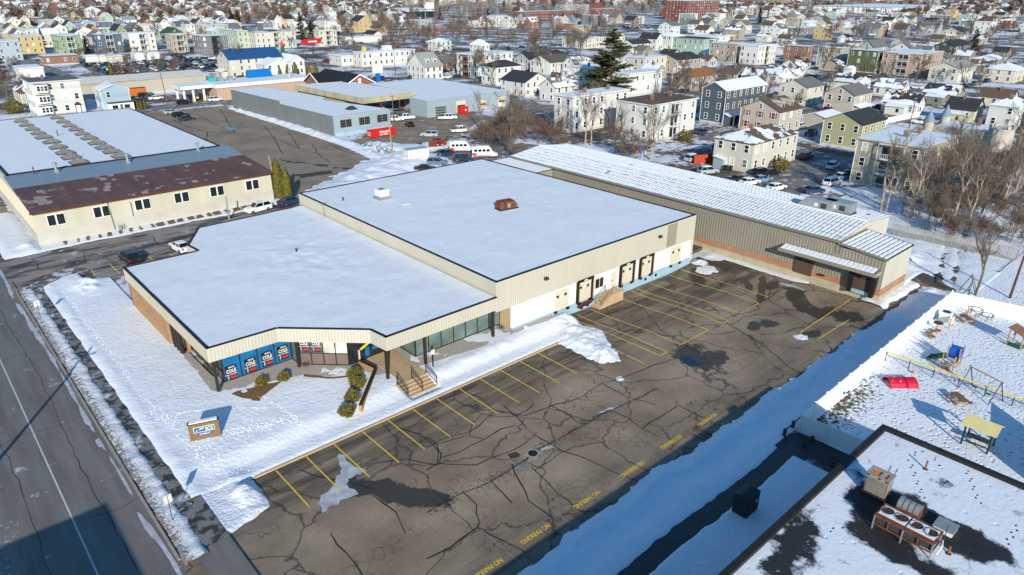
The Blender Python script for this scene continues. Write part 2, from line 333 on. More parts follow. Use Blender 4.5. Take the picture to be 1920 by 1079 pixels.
# ------------------------------------------------------------------ geometry helpers
class MB:
    def __init__(s): s.v = []; s.f = []; s.m = []; s.names = []
    def mi(s, mat):
        if mat not in s.names: s.names.append(mat)
        return s.names.index(mat)
    def face(s, pts, mat):
        n = len(s.v); s.v += [tuple(p) for p in pts]; s.f.append(tuple(range(n, n+len(pts)))); s.m.append(s.mi(mat))
    def box(s, x0, x1, y0, y1, z0, z1, mat, top=None, skip=''):
        n = len(s.v)
        s.v += [(x0,y0,z0),(x1,y0,z0),(x1,y1,z0),(x0,y1,z0),(x0,y0,z1),(x1,y0,z1),(x1,y1,z1),(x0,y1,z1)]
        for k, fc in (('b',(3,2,1,0)),('t',(4,5,6,7)),('s',(0,1,5,4)),('e',(1,2,6,5)),('n',(2,3,7,6)),('w',(3,0,4,7))):
            if k in skip: continue
            s.f.append(tuple(n+i for i in fc)); s.m.append(s.mi(top if (top and k == 't') else mat))
    def prism(s, poly, z0, z1, mat, top=None):
        """poly counter-clockwise (x,y)"""
        a = sum(poly[i][0]*poly[(i+1)%len(poly)][1]-poly[(i+1)%len(poly)][0]*poly[i][1] for i in range(len(poly)))
        if a < 0: poly = poly[::-1]
        n = len(s.v); k = len(poly)
        s.v += [(p[0],p[1],z0) for p in poly]+[(p[0],p[1],z1) for p in poly]
        s.f.append(tuple(n+i for i in range(k-1,-1,-1))); s.m.append(s.mi(mat))
        s.f.append(tuple(n+k+i for i in range(k))); s.m.append(s.mi(top or mat))
        for i in range(k):
            j = (i+1)%k; s.f.append((n+i,n+j,n+k+j,n+k+i)); s.m.append(s.mi(mat))
    def hull(s, lo, hi, mat):
        """two quads (bottom, top) of 4 points each joined into a solid"""
        n = len(s.v); s.v += [tuple(p) for p in lo]+[tuple(p) for p in hi]
        for fc in ((3,2,1,0),(4,5,6,7),(0,1,5,4),(1,2,6,5),(2,3,7,6),(3,0,4,7)):
            s.f.append(tuple(n+i for i in fc)); s.m.append(s.mi(mat))
    def tube(s, a, b, r0, r1, mat, k=6, cap=True):
        a = Vector(a); b = Vector(b); d = (b-a)
        if d.length < 1e-6: return
        d.normalize(); u = d.cross(Vector((0,0,1)) if abs(d.z) < 0.95 else Vector((1,0,0))).normalized(); w = d.cross(u)
        n = len(s.v)
        for c, r in ((a,r0),(b,r1)):
            for i in range(k):
                t = 2*math.pi*i/k; s.v.append(tuple(c+u*(math.cos(t)*r)+w*(math.sin(t)*r)))
        mi = s.mi(mat)
        for i in range(k):
            j = (i+1)%k; s.f.append((n+i,n+j,n+k+j,n+k+i)); s.m.append(mi)
        if cap:
            s.f.append(tuple(n+k+i for i in range(k))); s.m.append(mi)
            s.f.append(tuple(n+i for i in range(k-1,-1,-1))); s.m.append(mi)
    def mesh(s, name, smooth=False):
        me = bpy.data.meshes.new(name); me.from_pydata(s.v, [], s.f)
        for nm in s.names: me.materials.append(MATS[nm])
        me.polygons.foreach_set('material_index', s.m)
        if smooth: me.polygons.foreach_set('use_smooth', [True]*len(s.f))
        me.update(); return me
    def build(s, name, parent=None, smooth=False, color=None, loc=None, **kw):
        if parent is not None and loc is None:
            q = parent
            while '_o' not in q and q.parent is not None: q = q.parent
            ox, oy, oz = q['_o'] if '_o' in q else (0,0,0)
            s.v = [(x-ox,y-oy,z-oz) for x,y,z in s.v]
        return obj(name, s.mesh(name, smooth), parent, loc or (0,0,0), color=color, **kw)
def obj(name, me, parent=None, loc=(0,0,0), rz=0.0, sc=None, color=None, label=None, cat=None, group=None, kind=None):
    o = bpy.data.objects.new(name, me); COL.objects.link(o); o.location = loc
    if rz: o.rotation_euler = (0,0,rz)
    if sc: o.scale = sc
    if parent is not None: o.parent = parent
    if color: o.color = color
    if label: o['label'] = label
    if cat: o['category'] = cat
    if group: o['group'] = group
    if kind: o['kind'] = kind
    return o
ROOTS = []
def thing(name, label, cat, loc=(0,0,0), rz=0.0, group=None):
    o = obj(name, None, None, loc, rz, label=label, cat=cat, group=group)
    o.empty_display_size = 0.5; o['_o'] = tuple(float(c) for c in loc); ROOTS.append(o)
    return o
def txt(body, size, parent, mat, loc, rot, name='lettering', bold=False, align='CENTER', sx=1.0, depth=0.0):
    cu = bpy.data.curves.new(name, 'FONT'); cu.body = body; cu.size = size; cu.align_x = align; cu.align_y = 'CENTER'
    cu.extrude = depth; cu.offset = 0.02*size if bold else 0
    cu.resolution_u = 2
    t = bpy.data.objects.new('tmp', cu); me = bpy.data.meshes.new_from_object(t)
    bpy.data.objects.remove(t); me.name = name; me.materials.clear(); me.materials.append(MATS[mat])
    o = obj(name, me, parent, loc); o.rotation_euler = rot; o.scale = (sx, 1, 1)
    return o
def sm(a, b, x):
    t = max(0.0, min(1.0, (x-a)/(b-a))) if b != a else (1.0 if x > a else 0.0)
    return t*t*(3-2*t)
def nz(x, y, s, seed=0.0): return noise.noise(Vector((x*s+seed, y*s-seed, seed*1.7)))
def fb(x, y, s, seed=0.0):
    return nz(x,y,s,seed)+0.5*nz(x,y,s*2.1,seed+3)+0.25*nz(x,y,s*4.3,seed+7)
def sheet(name, x0, x1, y0, y1, res, zf, mat, smooth=True, **kw):
    nx = max(1, int((x1-x0)/res)); ny = max(1, int((y1-y0)/res)); vs_ = []; fs = []; zs = []
    for j in range(ny+1):
        for i in range(nx+1):
            x = x0+(x1-x0)*i/nx; y = y0+(y1-y0)*j/ny; z = zf(x,y); vs_.append((x,y,z if z is not None else -5)); zs.append(z)
    for j in range(ny):
        for i in range(nx):
            a = j*(nx+1)+i; q = (a,a+1,a+nx+2,a+nx+1)
            if all(zs[t] is None for t in q): continue
            if any(zs[t] is None for t in q): continue
            fs.append(q)
    me = bpy.data.meshes.new(name); me.from_pydata(vs_, [], fs); me.materials.append(MATS[mat])
    if smooth: me.polygons.foreach_set('use_smooth', [True]*len(fs))
    me.update(); return obj(name, me, **kw)
def gz(x, y):
    """height of the car park surface"""
    z = -0.5*sm(8.5, 16, x)
    z -= 0.42*sm(54, 60, x)*(1-sm(78, 86, x))*sm(43, 52, y)
    return z
def ribbon(mb, pts, w, mat, zf=None, dz=0.008, jit=0.0):
    P2 = []
    for i in range(len(pts)-1):
        a, b_ = Vector(pts[i][:2]), Vector(pts[i+1][:2]); n = max(1, int((b_-a).length/1.2))
        for k in range(n): P2.append(a.lerp(b_, k/n))
    P2.append(Vector(pts[-1][:2]))
    if jit:
        for i in range(1, len(P2)-1): P2[i] = P2[i]+Vector((random.uniform(-jit,jit), random.uniform(-jit,jit)))
    n0 = len(mb.v); mi = mb.mi(mat)
    for i, p in enumerate(P2):
        d = (P2[min(i+1,len(P2)-1)]-P2[max(i-1,0)]).normalized(); nn_ = Vector((-d.y, d.x))
        ww = w*(random.uniform(0.6,1.35) if jit else 1)/2
        for s_ in (1,-1):
            q = p+nn_*ww*s_; mb.v.append((q.x, q.y, (zf(q.x,q.y) if zf else 0)+dz))
    for i in range(len(P2)-1):
        a = n0+2*i; mb.f.append((a+1,a+3,a+2,a)); mb.m.append(mi)
def blobmesh(mb, pts, mat, zf, dz, rough=0.25, n=6):
    """flat irregular patch, outline subdivided and roughened"""
    out = []
    for i in range(len(pts)):
        a, b_ = Vector(pts[i][:2]), Vector(pts[(i+1)%len(pts)][:2])
        for k in range(n):
            q = a.lerp(b_, k/n); out.append(q+Vector((random.uniform(-1,1), random.uniform(-1,1)))*rough)
    c = sum(out, Vector((0,0)))/len(out)
    ar = sum(out[i].x*out[(i+1)%len(out)].y-out[(i+1)%len(out)].x*out[i].y for i in range(len(out)))
    if ar < 0: out = out[::-1]
    n0 = len(mb.v); mb.v += [(q.x,q.y,zf(q.x,q.y)+dz) for q in out]; mi = mb.mi(mat)
    import mathutils
    tris = mathutils.geometry.tessellate_polygon([[Vector((q.x,q.y,0)) for q in out]])
    for t in tris: mb.f.append(tuple(n0+i for i in t)); mb.m.append(mi)
random.seed(7)
HOUSES = [
  (50.7, 446.2, 13.6, 14, 9, 'flat', 0, 'paleblue', 'snow', 1, '', 'pale blue three storey block at the far left edge with snow on its flat roof'),
  (68.1, 481.9, 12.5, 22.1, 9, 'flat', 0, 'yellow', 'snow', 1, '', 'bright yellow three storey flat roofed house left of the green one'),
  (84.2, 459.0, 10.7, 17.8, 10, 'flat', 0, 'green', 'snow', 1, 'p', 'light green triple decker with white porch stack, left of the slate blue one'),
  (101.6, 456.3, 13.0, 9, 10, 'flat', 0, 'slateblue', 'snow', 1, 'p', 'slate blue triple decker with a central stack of white porches'),
  (120.4, 464.1, 14.2, 13.2, 9.5, 'flat', 0, 'white', 'snow', 1, 'p', 'white triple decker with dark porch stack beside the slate blue one'),
  (136.1, 440.6, 9.1, 10, 9.5, 'flat', 0, 'tan', 'snow', 1, 'p', 'tan triple decker with white porches left of the dark grey one'),
  (144.6, 417.6, 14.7, 13.7, 9.5, 'flat', 0, 'grey', 'snow', 1, 'p', 'dark grey triple decker with black porch stack above the car park'),
  (174.5, 440.9, 6.5, 28.6, 10, 'flat', 0, 'palegreen', 'snow', 1, '', 'pale green part of the long apartment row behind the blue roof'),
  (181.0, 430.7, 25.7, 12, 9.5, 'flat', 0, 'cream', 'darkflat', 1, 'p', 'long cream apartment block with dark membrane patches on its roof'),
  (222.7, 431.0, 12.5, 7, 9, 'flat', 0, 'cream', 'snow', 1, 'p', 'narrow cream three storey house with stacked bays right of the tall spruces'),
  (112.8, 556.3, 10.7, 13, 6.5, 'y', 3.5, 'white', 'slate', 1, '', 'white gabled house with a half snowed slate roof behind the green triple decker'),
  (121.5, 559.2, 6.5, 13, 7, 'y', 3.5, 'orange', 'brown', 0, '', 'orange gabled house between the white and the green gables'),
  (126.0, 512.3, 6.5, 13, 9, 'y', 3.5, 'green', 'dark', 0, '', 'sage green tall gabled house behind the slate blue triple decker'),
  (143.9, 548.8, 8.2, 13, 8, 'y', 3, 'darkgrey', 'grey', 0, '', 'dark grey gabled house with white trim behind the white triple decker'),
  (191.0, 638.4, 6.6, 13, 7, 'y', 3, 'white', 'brown', 0, '', 'white gabled house with a brown roof in the upper left'),
  (184.2, 661.6, 8.4, 13, 6.5, 'y', 3, 'brickorange', 'brown', 0, '', 'brick orange gabled house in the upper left rows'),
  (179.3, 755.0, 6.6, 13, 7, 'y', 4, 'mint', 'white', 0, '', 'small mint green gable among the bare trees at upper left'),
  (207.5, 946.5, 14.0, 12, 8, 'hip', 3, 'white', 'snow', 1, '', 'large white hipped house among trees at upper left'),
  (180.2, 897.3, 12.2, 13, 6.5, 'y', 3, 'ochre', 'brown', 0, '', 'ochre gabled house with brown roof at upper left'),
  (119.9, 655.4, 6.5, 13, 6, 'y', 3, 'ochre', 'brown', 0, '', 'small ochre gable just behind the flat white terrace'),
  (125.0, 726.6, 6.6, 13, 6.5, 'y', 3, 'brown', 'brown', 0, '', 'brown shingled gabled house among bare trees at left'),
  (98.4, 656.4, 7.7, 13, 6, 'y', 3, 'lightgreen', 'brown', 0, '', 'pale green gable with brown roof and brick chimney at far left'),
  (103.7, 751.4, 8.7, 13, 6.5, 'y', 3, 'white', 'lightgrey', 0, '', 'white gabled house with pale grey roof at far left'),
  (116.4, 777.8, 7.8, 13, 6.5, 'y', 3, 'cream', 'brown', 0, '', 'cream gabled house behind the white one at far left'),
  (75.3, 543.8, 7.3, 13, 6.5, 'y', 3.5, 'white', 'slate', 0, '', 'white gabled house with slate grey roof right behind the yellow block'),
  (85.0, 632.4, 7.4, 13, 6.5, 'y', 3, 'yellow', 'brown', 0, '', 'yellow gabled house with brown roof at the far left edge'),
  (89.2, 583.7, 7.0, 30, 7, 'flat', 0, 'white', 'snow', 1, '', 'white flat roofed terrace behind the yellow block'),
  (97.1, 588.5, 12.3, 30, 6.5, 'flat', 0, 'cream', 'snow', 1, '', 'low cream terrace with snowy flat roof behind the green triple decker'),
  (186.4, 725.1, 10.9, 13, 6, 'x', 2.5, 'white', 'lightgrey', 0, '', 'white house with pale grey roof seen broadside at upper left'),
  (221.4, 854.7, 9.6, 13, 6.5, 'y', 3, 'grey', 'dark', 0, '', 'grey gable with dark roof near the top left'),
  (232.7, 861.4, 8.8, 13, 6.5, 'y', 3, 'white', 'grey', 0, '', 'white gable with steep grey roof near the top left'),
  (253.4, 901.3, 6.5, 13, 6, 'y', 2.5, 'tan', 'brown', 0, '', 'narrow tan gable near the top left'),
  (283.0, 960.4, 8.6, 13, 6.5, 'y', 3, 'white', 'grey', 0, '', 'white gable with grey roof at the top left'),
  (225.3, 760.5, 11.1, 13, 6.5, 'y', 3.5, 'mint', 'grey', 0, '', 'mint gable with broad grey roof in the upper left'),
  (272.2, 1088.6, 26.5, 12, 6, 'flat', 0, 'white', 'snow', 1, '', 'white flat roofed block near the top left'),
  (220.5, 1237.2, 39.3, 18, 9, 'flat', 0, 'redbrick', 'snow', 1, '', 'large red brick school block with arched windows at the top left'),
  (186.6, 1233.6, 37.9, 16, 8, 'flat', 0, 'white', 'snow', 1, '', 'long white flat roofed block at the top left corner'),
  (231.6, 1136.7, 14.6, 13, 6, 'y', 3, 'white', 'darkgreen', 0, '', 'white gable right of the red brick school'),
  (358.8, 1249.9, 30.2, 20, 9, 'flat', 0, 'redbrick', 'snow', 1, '', 'red brick mill block at the top edge on the left'),
  (400.5, 1278.2, 43.1, 20, 8, 'flat', 0, 'redbrick', 'snow', 1, '', 'long orange red brick hall at the top edge'),
  (44.1, 281.0, 52.4, 13, 5, 'x', 1.2, 'beige', 'white', 0, 'n', 'long beige industrial shed behind the white three storey house'),
  (36.1, 251.1, 12.8, 12, 9.6, 'flat', 0, 'white', 'slate', 0, 'b', 'white three storey house with bays and a red door'),
  (53.3, 248.3, 8.0, 7.6, 6.3, 'y', 1.6, 'lightblue', 'snow', 1, 'q', 'light blue two storey house with low gable and white porch'),
  (35.5, 269.0, 6.5, 13, 5, 'hip', 2.5, 'beige', 'brown', 1, '', 'beige hall with a brown hipped roof half covered with snow at left'),
  (48.0, 351.1, 8.5, 14, 4.5, 'flat', 0, 'white', 'snow', 1, '', 'low white flat roofed shop with a satellite dish at left'),
  (66.8, 409.1, 14.7, 10, 4, 'flat', 0, 'brickorange', 'snow', 1, '', 'low orange brick garage block in front of the green triple decker'),
  (85.6, 413.3, 6.5, 7, 2.8, 'flat', 0, 'white', 'snow', 1, 'n', 'small white garage left of the red shed'),
  (90.9, 409.1, 6.5, 7, 2.8, 'flat', 0, 'white', 'snow', 1, 'n', 'small white garage in front of the slate blue triple decker'),
  (93.6, 404.2, 6.5, 7, 2.8, 'flat', 0, 'cream', 'snow', 1, 'n', 'pair of open carports below the slate blue triple decker'),
  (107.2, 408.7, 13.0, 8, 3, 'flat', 0, 'white', 'snow', 1, 'n', 'low white carport in front of the white triple decker'),
  (115.3, 304.5, 23.4, 13, 7.5, 'x', 3.5, 'cream', 'bluemetal', 0, '', 'cream hall with a long bright blue metal roof'),
  (126.4, 294.8, 11.7, 13, 5.5, 'y', 2, 'white', 'snow', 1, '', 'white low hall with a snow streaked gable roof in front of the blue roof'),
  (139.2, 298.0, 6.5, 13, 6, 'y', 2.2, 'white', 'snow', 1, '', 'white gabled house right of the snow streaked hall'),
  (153.7, 503.3, 9.8, 13, 7, 'y', 3, 'deepgreen', 'deepgreen', 0, '', 'deep green gable with a green roof behind the tan triple decker'),
  (186.6, 565.2, 18.3, 11, 8, 'flat', 0, 'white', 'snow', 1, '', 'white flat roofed row behind the dark grey triple decker'),
  (197.9, 612.3, 10.2, 13, 6.5, 'y', 3, 'white', 'bluegrey', 0, '', 'white gable with a blue grey roof left of the spruces'),
  (213.2, 622.8, 6.5, 13, 6.5, 'y', 3, 'tan', 'dark', 0, '', 'tan gable with a dark roof left of the spruces'),
  (254.2, 682.7, 6.5, 13, 6, 'y', 3, 'white', 'brown', 0, '', 'white gable with reddish roof just left of the big spruce'),
  (297.1, 943.7, 6.5, 13, 6.5, 'y', 3, 'yellow', 'grey', 0, '', 'yellow gable at the top, left of the spruces'),
  (296.7, 880.7, 9.7, 13, 6.5, 'y', 3, 'white', 'brown', 0, '', 'white gable at the top, second left of the spruces'),
  (312.2, 897.7, 7.0, 13, 6.5, 'y', 3, 'ochre', 'brown', 0, '', 'ochre gable at the top beside the spruces'),
  (369.6, 896.3, 17.1, 10, 8, 'flat', 0, 'white', 'snow', 1, '', 'white three storey block with porches at the top centre left'),
  (411.5, 949.3, 6.5, 8, 8, 'flat', 0, 'yellow', 'snow', 1, '', 'small yellow block joined to the white one at the top'),
  (505.1, 1066.2, 12.4, 13, 7, 'y', 3.5, 'mint', 'lightgrey', 0, '', 'mint gable at the top above the bare trees'),
  (579.5, 1095.7, 61.8, 12, 8, 'flat', 0, 'white', 'snow', 1, '', 'white flat block at the top right of the mint gable'),
  (275.6, 611.5, 6.5, 13, 8, 'y', 4, 'white', 'brown', 0, '', 'tall white gable hidden in bare trees behind the cream block'),
  (247.9, 457.9, 6.6, 9, 4, 'x', 2, 'white', 'darkgreen', 0, '', 'small white shop with a dark green roof near the red sign'),
  (179.0, 306.0, 30.4, 7.6, 6.5, 'flat', 0, 'white', 'snow', 1, '', 'long white two storey flat roofed block behind the bank'),
  (174.1, 316.6, 6.5, 12, 4.5, 'flat', 0, 'white', 'snow', 1, '', 'low white shop with a brick stripe and tall windows behind the bank'),
  (173.1, 246.2, 9.0, 13, 5.5, 'x', 5, 'white', 'lightgrey', 0, '', 'large white house with a sweeping grey roof and a triangular dormer'),
  (195.6, 263.0, 6.5, 9, 4.5, 'x', 2, 'redbrick', 'grey', 0, '', 'red brick house with a grey roof beside the white triple decker'),
  (192.1, 238.9, 22.8, 10.4, 9.5, 'flat', 0, 'white', 'snow', 1, 'P', 'white triple decker with stacked brown wooden porches on its left side'),
  (186.2, 216.7, 13.4, 9, 7, 'hip', 2, 'white', 'dark', 0, '', 'white house with a dark hipped roof seen through bare trees'),
  (352.1, 504.1, 11.0, 16.0, 9, 'flat', 0, 'paleteal', 'snow', 1, '', 'pale teal flat roofed block below the stadium'),
  (342.2, 485.5, 18.8, 7, 6, 'flat', 0, 'pink', 'snow', 1, '', 'pink brick two storey block below the pale teal one'),
  (309.9, 499.4, 6.5, 13, 5, 'y', 3, 'yellow', 'brown', 0, '', 'small yellow gable in the trees at upper centre'),
  (271.6, 445.7, 6.5, 13, 4.5, 'y', 2, 'white', 'dark', 0, '', 'small white gable near the shops at upper centre'),
  (313.2, 536.5, 12.7, 13, 8.5, 'y', 4, 'yellow', 'dark', 0, '', 'tall pale yellow gable with white trim in the bare trees'),
  (242.7, 439.1, 30.9, 8, 3.5, 'flat', 0, 'white', 'snow', 1, 'n', 'low white row of shops at upper centre'),
  (264.4, 320.7, 6.5, 10, 5, 'hip', 3, 'white', 'snow', 1, '', 'white hipped house left of the big bare trees'),
  (257.8, 354.7, 11.6, 10, 5, 'hip', 2, 'white', 'snow', 1, '', 'white low house behind the grey sweeping roof'),
  (578.0, 630.3, 97.8, 14, 7.5, 'flat', 0, 'redbrick', 'snow', 1, '', 'long red brick stadium wing with arched windows'),
  (664.1, 645.2, 46.6, 7, 13, 'flat', 0, 'concrete', 'snow', 1, 'p', 'open concrete stair deck beside the brick tower'),
  (744.5, 674.1, 23.7, 7, 14, 'flat', 0, 'redbrick', 'dark', 0, 'n', 'slim red brick tower beside the open stair deck'),
  (710.3, 631.6, 43.6, 14, 8, 'flat', 0, 'redbrick', 'snow', 1, '', 'red brick wing right of the slim tower'),
  (706.1, 493.0, 61.7, 30, 20, 'flat', 0, 'redbrick', 'snow', 1, '', 'six storey red brick apartment block at the top centre'),
  (464.8, 429.2, 11.4, 10, 4.5, 'flat', 0, 'peach', 'snow', 1, 'n', 'low peach coloured shop with a snowy roof'),
  (472.5, 450.6, 6.5, 9, 5, 'flat', 0, 'brickorange', 'snow', 1, 'n', 'low orange brick shop left of the peach one'),
  (339.7, 311.0, 20.1, 19.5, 6, 'flat', 0, 'cream', 'snow', 1, '', 'cream two storey flat roofed house above the big pine'),
  (363.4, 274.0, 6.5, 13, 7, 'y', 3, 'white', 'dark', 0, '', 'white gabled house with a dark roof and dormers above the pine'),
  (335.7, 269.6, 16.9, 8.5, 5.5, 'x', 2, 'white', 'dark', 0, '', 'white house with a long black roof right behind the pine top'),
  (379.0, 274.3, 13.4, 10, 7.5, 'hip', 2.5, 'white', 'snow', 1, '', 'white hipped house with snowy roof left of the mint block'),
  (353.5, 234.2, 14.1, 20.5, 9, 'flat', 0, 'mint', 'dark', 1, 'p', 'mint green triple decker with white porches'),
  (337.4, 203.5, 11.0, 15.9, 9, 'flat', 0, 'tan', 'snow', 1, '', 'beige three storey flat roofed house with a bay'),
  (336.1, 190.7, 18.0, 10.0, 9, 'flat', 0, 'white', 'snow', 1, 'p', 'white triple decker with grey porches right of the beige one'),
  (483.6, 290.8, 6.5, 13, 7, 'y', 3, 'tan', 'dark', 1, '', 'taupe gabled house with a dark snow specked roof at the upper right'),
  (404.4, 268.1, 30.4, 16.9, 6, 'flat', 0, 'white', 'snow', 1, '', 'long white flat roofed block behind the mint triple decker'),
  (274.5, 194.2, 18.0, 13, 6, 'x', 2.2, 'tan', 'dark', 0, '', 'tan house with a charcoal roof right of the pine'),
  (259.2, 200.7, 17.5, 9.8, 7, 'flat', 0, 'cream', 'snow', 1, '', 'pale cream flat roofed house right behind the pine'),
  (203.7, 164.3, 19.4, 7, 7.5, 'flat', 0, 'white', 'snow', 1, '', 'white flat roofed block right of the pine trunk'),
  (203.4, 181.6, 12.3, 11.0, 8, 'flat', 0, 'white', 'snow', 1, '', 'white block half hidden behind the big pine'),
  (139.0, 130.4, 23.0, 7, 9.3, 'flat', 0, 'white', 'snow', 1, 'c', 'near white triple decker with two brick chimneys behind bare trees'),
  (145.9, 109.7, 19.4, 11.5, 9, 'flat', 0, 'white', 'brown', 0, 'pc', 'near white triple decker with a dark brown flat roof behind bare trees'),
  (181.4, 111.0, 22.1, 7.8, 9.5, 'x', 2, 'slate', 'snow', 1, '', 'tall slate blue gabled house with white trimmed windows on the corner'),
  (179.7, 92.9, 11.7, 11.8, 6, 'x', 2.6, 'beige', 'brown', 0, 'r', 'beige house with maroon shutters and a brown roof'),
  (136.2, 75.2, 19.1, 9.5, 6.3, 'hip', 2, 'cream', 'brown', 2, '', 'cream two storey house with a snowy porch roof and a brown hipped roof'),
  (176.9, 69.9, 13.3, 9.8, 6.2, 'x', 2.2, 'olive', 'dark', 0, '', 'olive yellow gabled house with a charcoal roof on the street corner'),
  (144.4, 45.1, 17.6, 12.5, 9, 'flat', 0, 'tan', 'snow', 1, 'Pc', 'tan apartment house with a dark porch recess and two brick chimneys'),
  (231.5, 111.6, 11.7, 10.1, 6, 'x', 2.2, 'cream', 'grey', 0, '', 'cream gabled house with a wooden deck across its left side'),
  (225.9, 93.5, 12.2, 9.3, 6, 'x', 2.4, 'beige', 'grey', 0, '', 'beige gabled house with a small deck between two glass doors'),
  (197.2, 88.2, 10.0, 7, 3, 'x', 1, 'beige', 'snow', 1, 'n', 'low beige garage with a snowy roof behind the olive house'),
  (239.2, 79.9, 6.5, 10.4, 3.4, 'y', 2.6, 'white', 'dark', 1, '', 'white cottage with a charcoal roof and a brown door'),
  (274.8, 97.8, 6.5, 9.9, 3.4, 'y', 2.6, 'white', 'grey', 1, '', 'white cottage with a grey roof behind the brown doored one'),
  (271.8, 80.0, 9.6, 10.1, 3.4, 'y', 2.6, 'olivegrey', 'dark', 1, '', 'grey green cottage with snow along its eave'),
  (238.5, 63.8, 7.5, 8.2, 3.8, 'y', 2.8, 'paleyellow', 'dark', 0, '', 'pale yellow cottage with a charcoal roof behind the castle'),
  (279.1, 65.2, 6.5, 9.7, 3.2, 'y', 2.4, 'cream', 'brown', 0, '', 'cottage with a dark brown roof near the right edge'),
  (238.2, 53.5, 6.5, 7, 6, 'hip', 2, 'white', 'snow', 1, '', 'white two storey house at the right edge behind the castle'),
  (346.6, 136.8, 10.2, 13.4, 9.5, 'flat', 0, 'moss', 'snow', 1, '', 'moss green triple decker with white corner trim'),
  (347.1, 118.6, 25.5, 16.3, 9.3, 'flat', 0, 'pinktan', 'snow', 1, 'P', 'pinkish tan triple decker with open white porches'),
  (393.0, 139.4, 12.3, 10.0, 8, 'x', 3, 'white', 'grey', 0, '', 'white gabled house behind the moss green triple decker'),
  (391.0, 157.2, 17.5, 7, 8, 'x', 3, 'mint', 'grey', 0, '', 'mint gabled house behind the moss green triple decker'),
  (386.0, 120.3, 10.0, 11.8, 5.5, 'x', 2.4, 'tan', 'grey', 0, '', 'tan gambrel fronted house right of the pinkish triple decker'),
  (340.3, 100.6, 21.4, 11.5, 5.5, 'x', 2, 'cream', 'lightgrey', 0, '', 'cream house with a blank gable wall and grey roof'),
  (412.7, 108.0, 16.4, 9.7, 4.2, 'hip', 1.8, 'bluegrey', 'snow', 1, '', 'blue grey low house with a snowy hipped roof'),
  (356.3, 84.6, 14.6, 11.8, 5, 'hip', 2.4, 'cream', 'snow', 1, '', 'cream house with a snowy hipped roof at the right'),
  (352.0, 173.1, 6.5, 11.9, 9, 'flat', 0, 'brickorange', 'snow', 1, '', 'orange brown triple decker behind a spreading bare tree'),
  (355.6, 157.4, 6.5, 12.0, 9, 'flat', 0, 'palesage', 'snow', 1, '', 'pale sage triple decker behind a spreading bare tree'),
  (624.7, 190.0, 19.5, 13, 5.5, 'x', 2.6, 'offwhite', 'dark', 0, '', 'off white house with a blank gable at the upper right'),
  (467.6, 143.7, 27.2, 10.8, 5.5, 'x', 2.4, 'deepslate', 'dark', 0, '', 'dark slate green house at the upper right'),
  (1089.4, 423.7, 203.0, 115, 9, 'flat', 0, 'factory', 'snow', 1, 'n', 'long pale factory with white window bays at the top right'),
  (573.1, 291.1, 38.0, 17.5, 5, 'flat', 0, 'grey', 'snow', 1, '', 'grey flat roofed house at the upper right'),
  (663.5, 330.1, 28.0, 13, 5, 'hip', 2, 'white', 'snow', 1, '', 'white hipped house with several snowy roofs at the upper right'),
  (682.2, 275.4, 36.8, 13, 5.5, 'y', 3, 'white', 'darkgreen', 0, '', 'white house with a blackish green roof at the upper right'),
  (773.5, 334.5, 54.7, 12.3, 5.5, 'flat', 0, 'lightgrey', 'snow', 1, '', 'pale grey house left of the blackish roof'),
  (174.2, 187.1, 12.4, 12.8, 5, 'y', 2.8, 'white', 'dark', 0, '', 'white gabled house with a charcoal roof left of the utility pole'),
  (173.9, 171.4, 13.5, 7.8, 4.8, 'x', 2.6, 'white', 'grey', 1, '', 'white gabled house with snow drifted roof behind the utility pole'),
  (228.2, 242.3, 23.4, 10.0, 5.5, 'x', 2.6, 'lightgrey', 'dark', 0, '', 'pale grey gabled house at the centre'),
  (225.4, 225.8, 13.4, 13, 5.5, 'x', 2.6, 'white', 'greybrown', 0, '', 'white gabled house with a grey brown roof at the centre'),
  (230.0, 214.9, 10.8, 8.1, 5.5, 'x', 2.4, 'white', 'grey', 1, '', 'white gabled house with pale grey roof left of the pine'),
  (234.2, 158.7, 16.6, 8.9, 4.8, 'x', 2.2, 'tan', 'rust', 0, '', 'tan cottage with a rust brown roof left of the dark bare tree'),
  (258.0, 154.0, 8.1, 7, 4.8, 'y', 2.4, 'tan', 'greybrown', 0, '', 'tan gabled cottage right of the dark bare tree'),
  (257.8, 144.6, 6.5, 7.2, 4.8, 'y', 2.4, 'darkgrey', 'dark', 1, '', 'grey cottage with a black snow flecked roof'),
  (290.6, 146.9, 6.5, 7, 3.6, 'y', 2.2, 'white', 'dark', 1, '', 'small white cottage under the spreading bare tree'),
  (275.6, 145.6, 10.0, 7, 4, 'y', 2.6, 'white', 'slate', 1, '', 'white cottage with steep charcoal roof left of the bare tree'),
  (275.8, 114.8, 13.3, 10.8, 3.6, 'y', 2.2, 'white', 'dark', 1, '', 'white cottage with patchy snow on a black roof'),
]
# ------------------------------------------------------------------ ground, roads, snow (the setting)
def ground_z(x, y): return -0.03
pit = (11.0, 100.0, 22.5, 55.5)
xs = [-400, -60, 0, pit[0], pit[1], 200, 600, 1500, 5000]; ys = [-400, -60, pit[2], pit[3], 200, 600, 1500, 5000]
mb = MB()
for i in range(len(xs)-1):
    for j in range(len(ys)-1):
        if xs[i] >= pit[0]-1e-6 and xs[i+1] <= pit[1]+1e-6 and ys[j] >= pit[2]-1e-6 and ys[j+1] <= pit[3]+1e-6:
            mb.box(pit[0], pit[1], pit[2], pit[3], -1.6, -0.03, 'town_ground', skip='tsenw')
            continue
        mb.face([(xs[i],ys[j],-0.03),(xs[i+1],ys[j],-0.03),(xs[i+1],ys[j+1],-0.03),(xs[i],ys[j+1],-0.03)], 'town_ground')
mb.face([(pit[0],pit[2],-1.6),(pit[0],pit[3],-1.6),(pit[0],pit[3],-0.03),(pit[0],pit[2],-0.03)], 'town_ground')
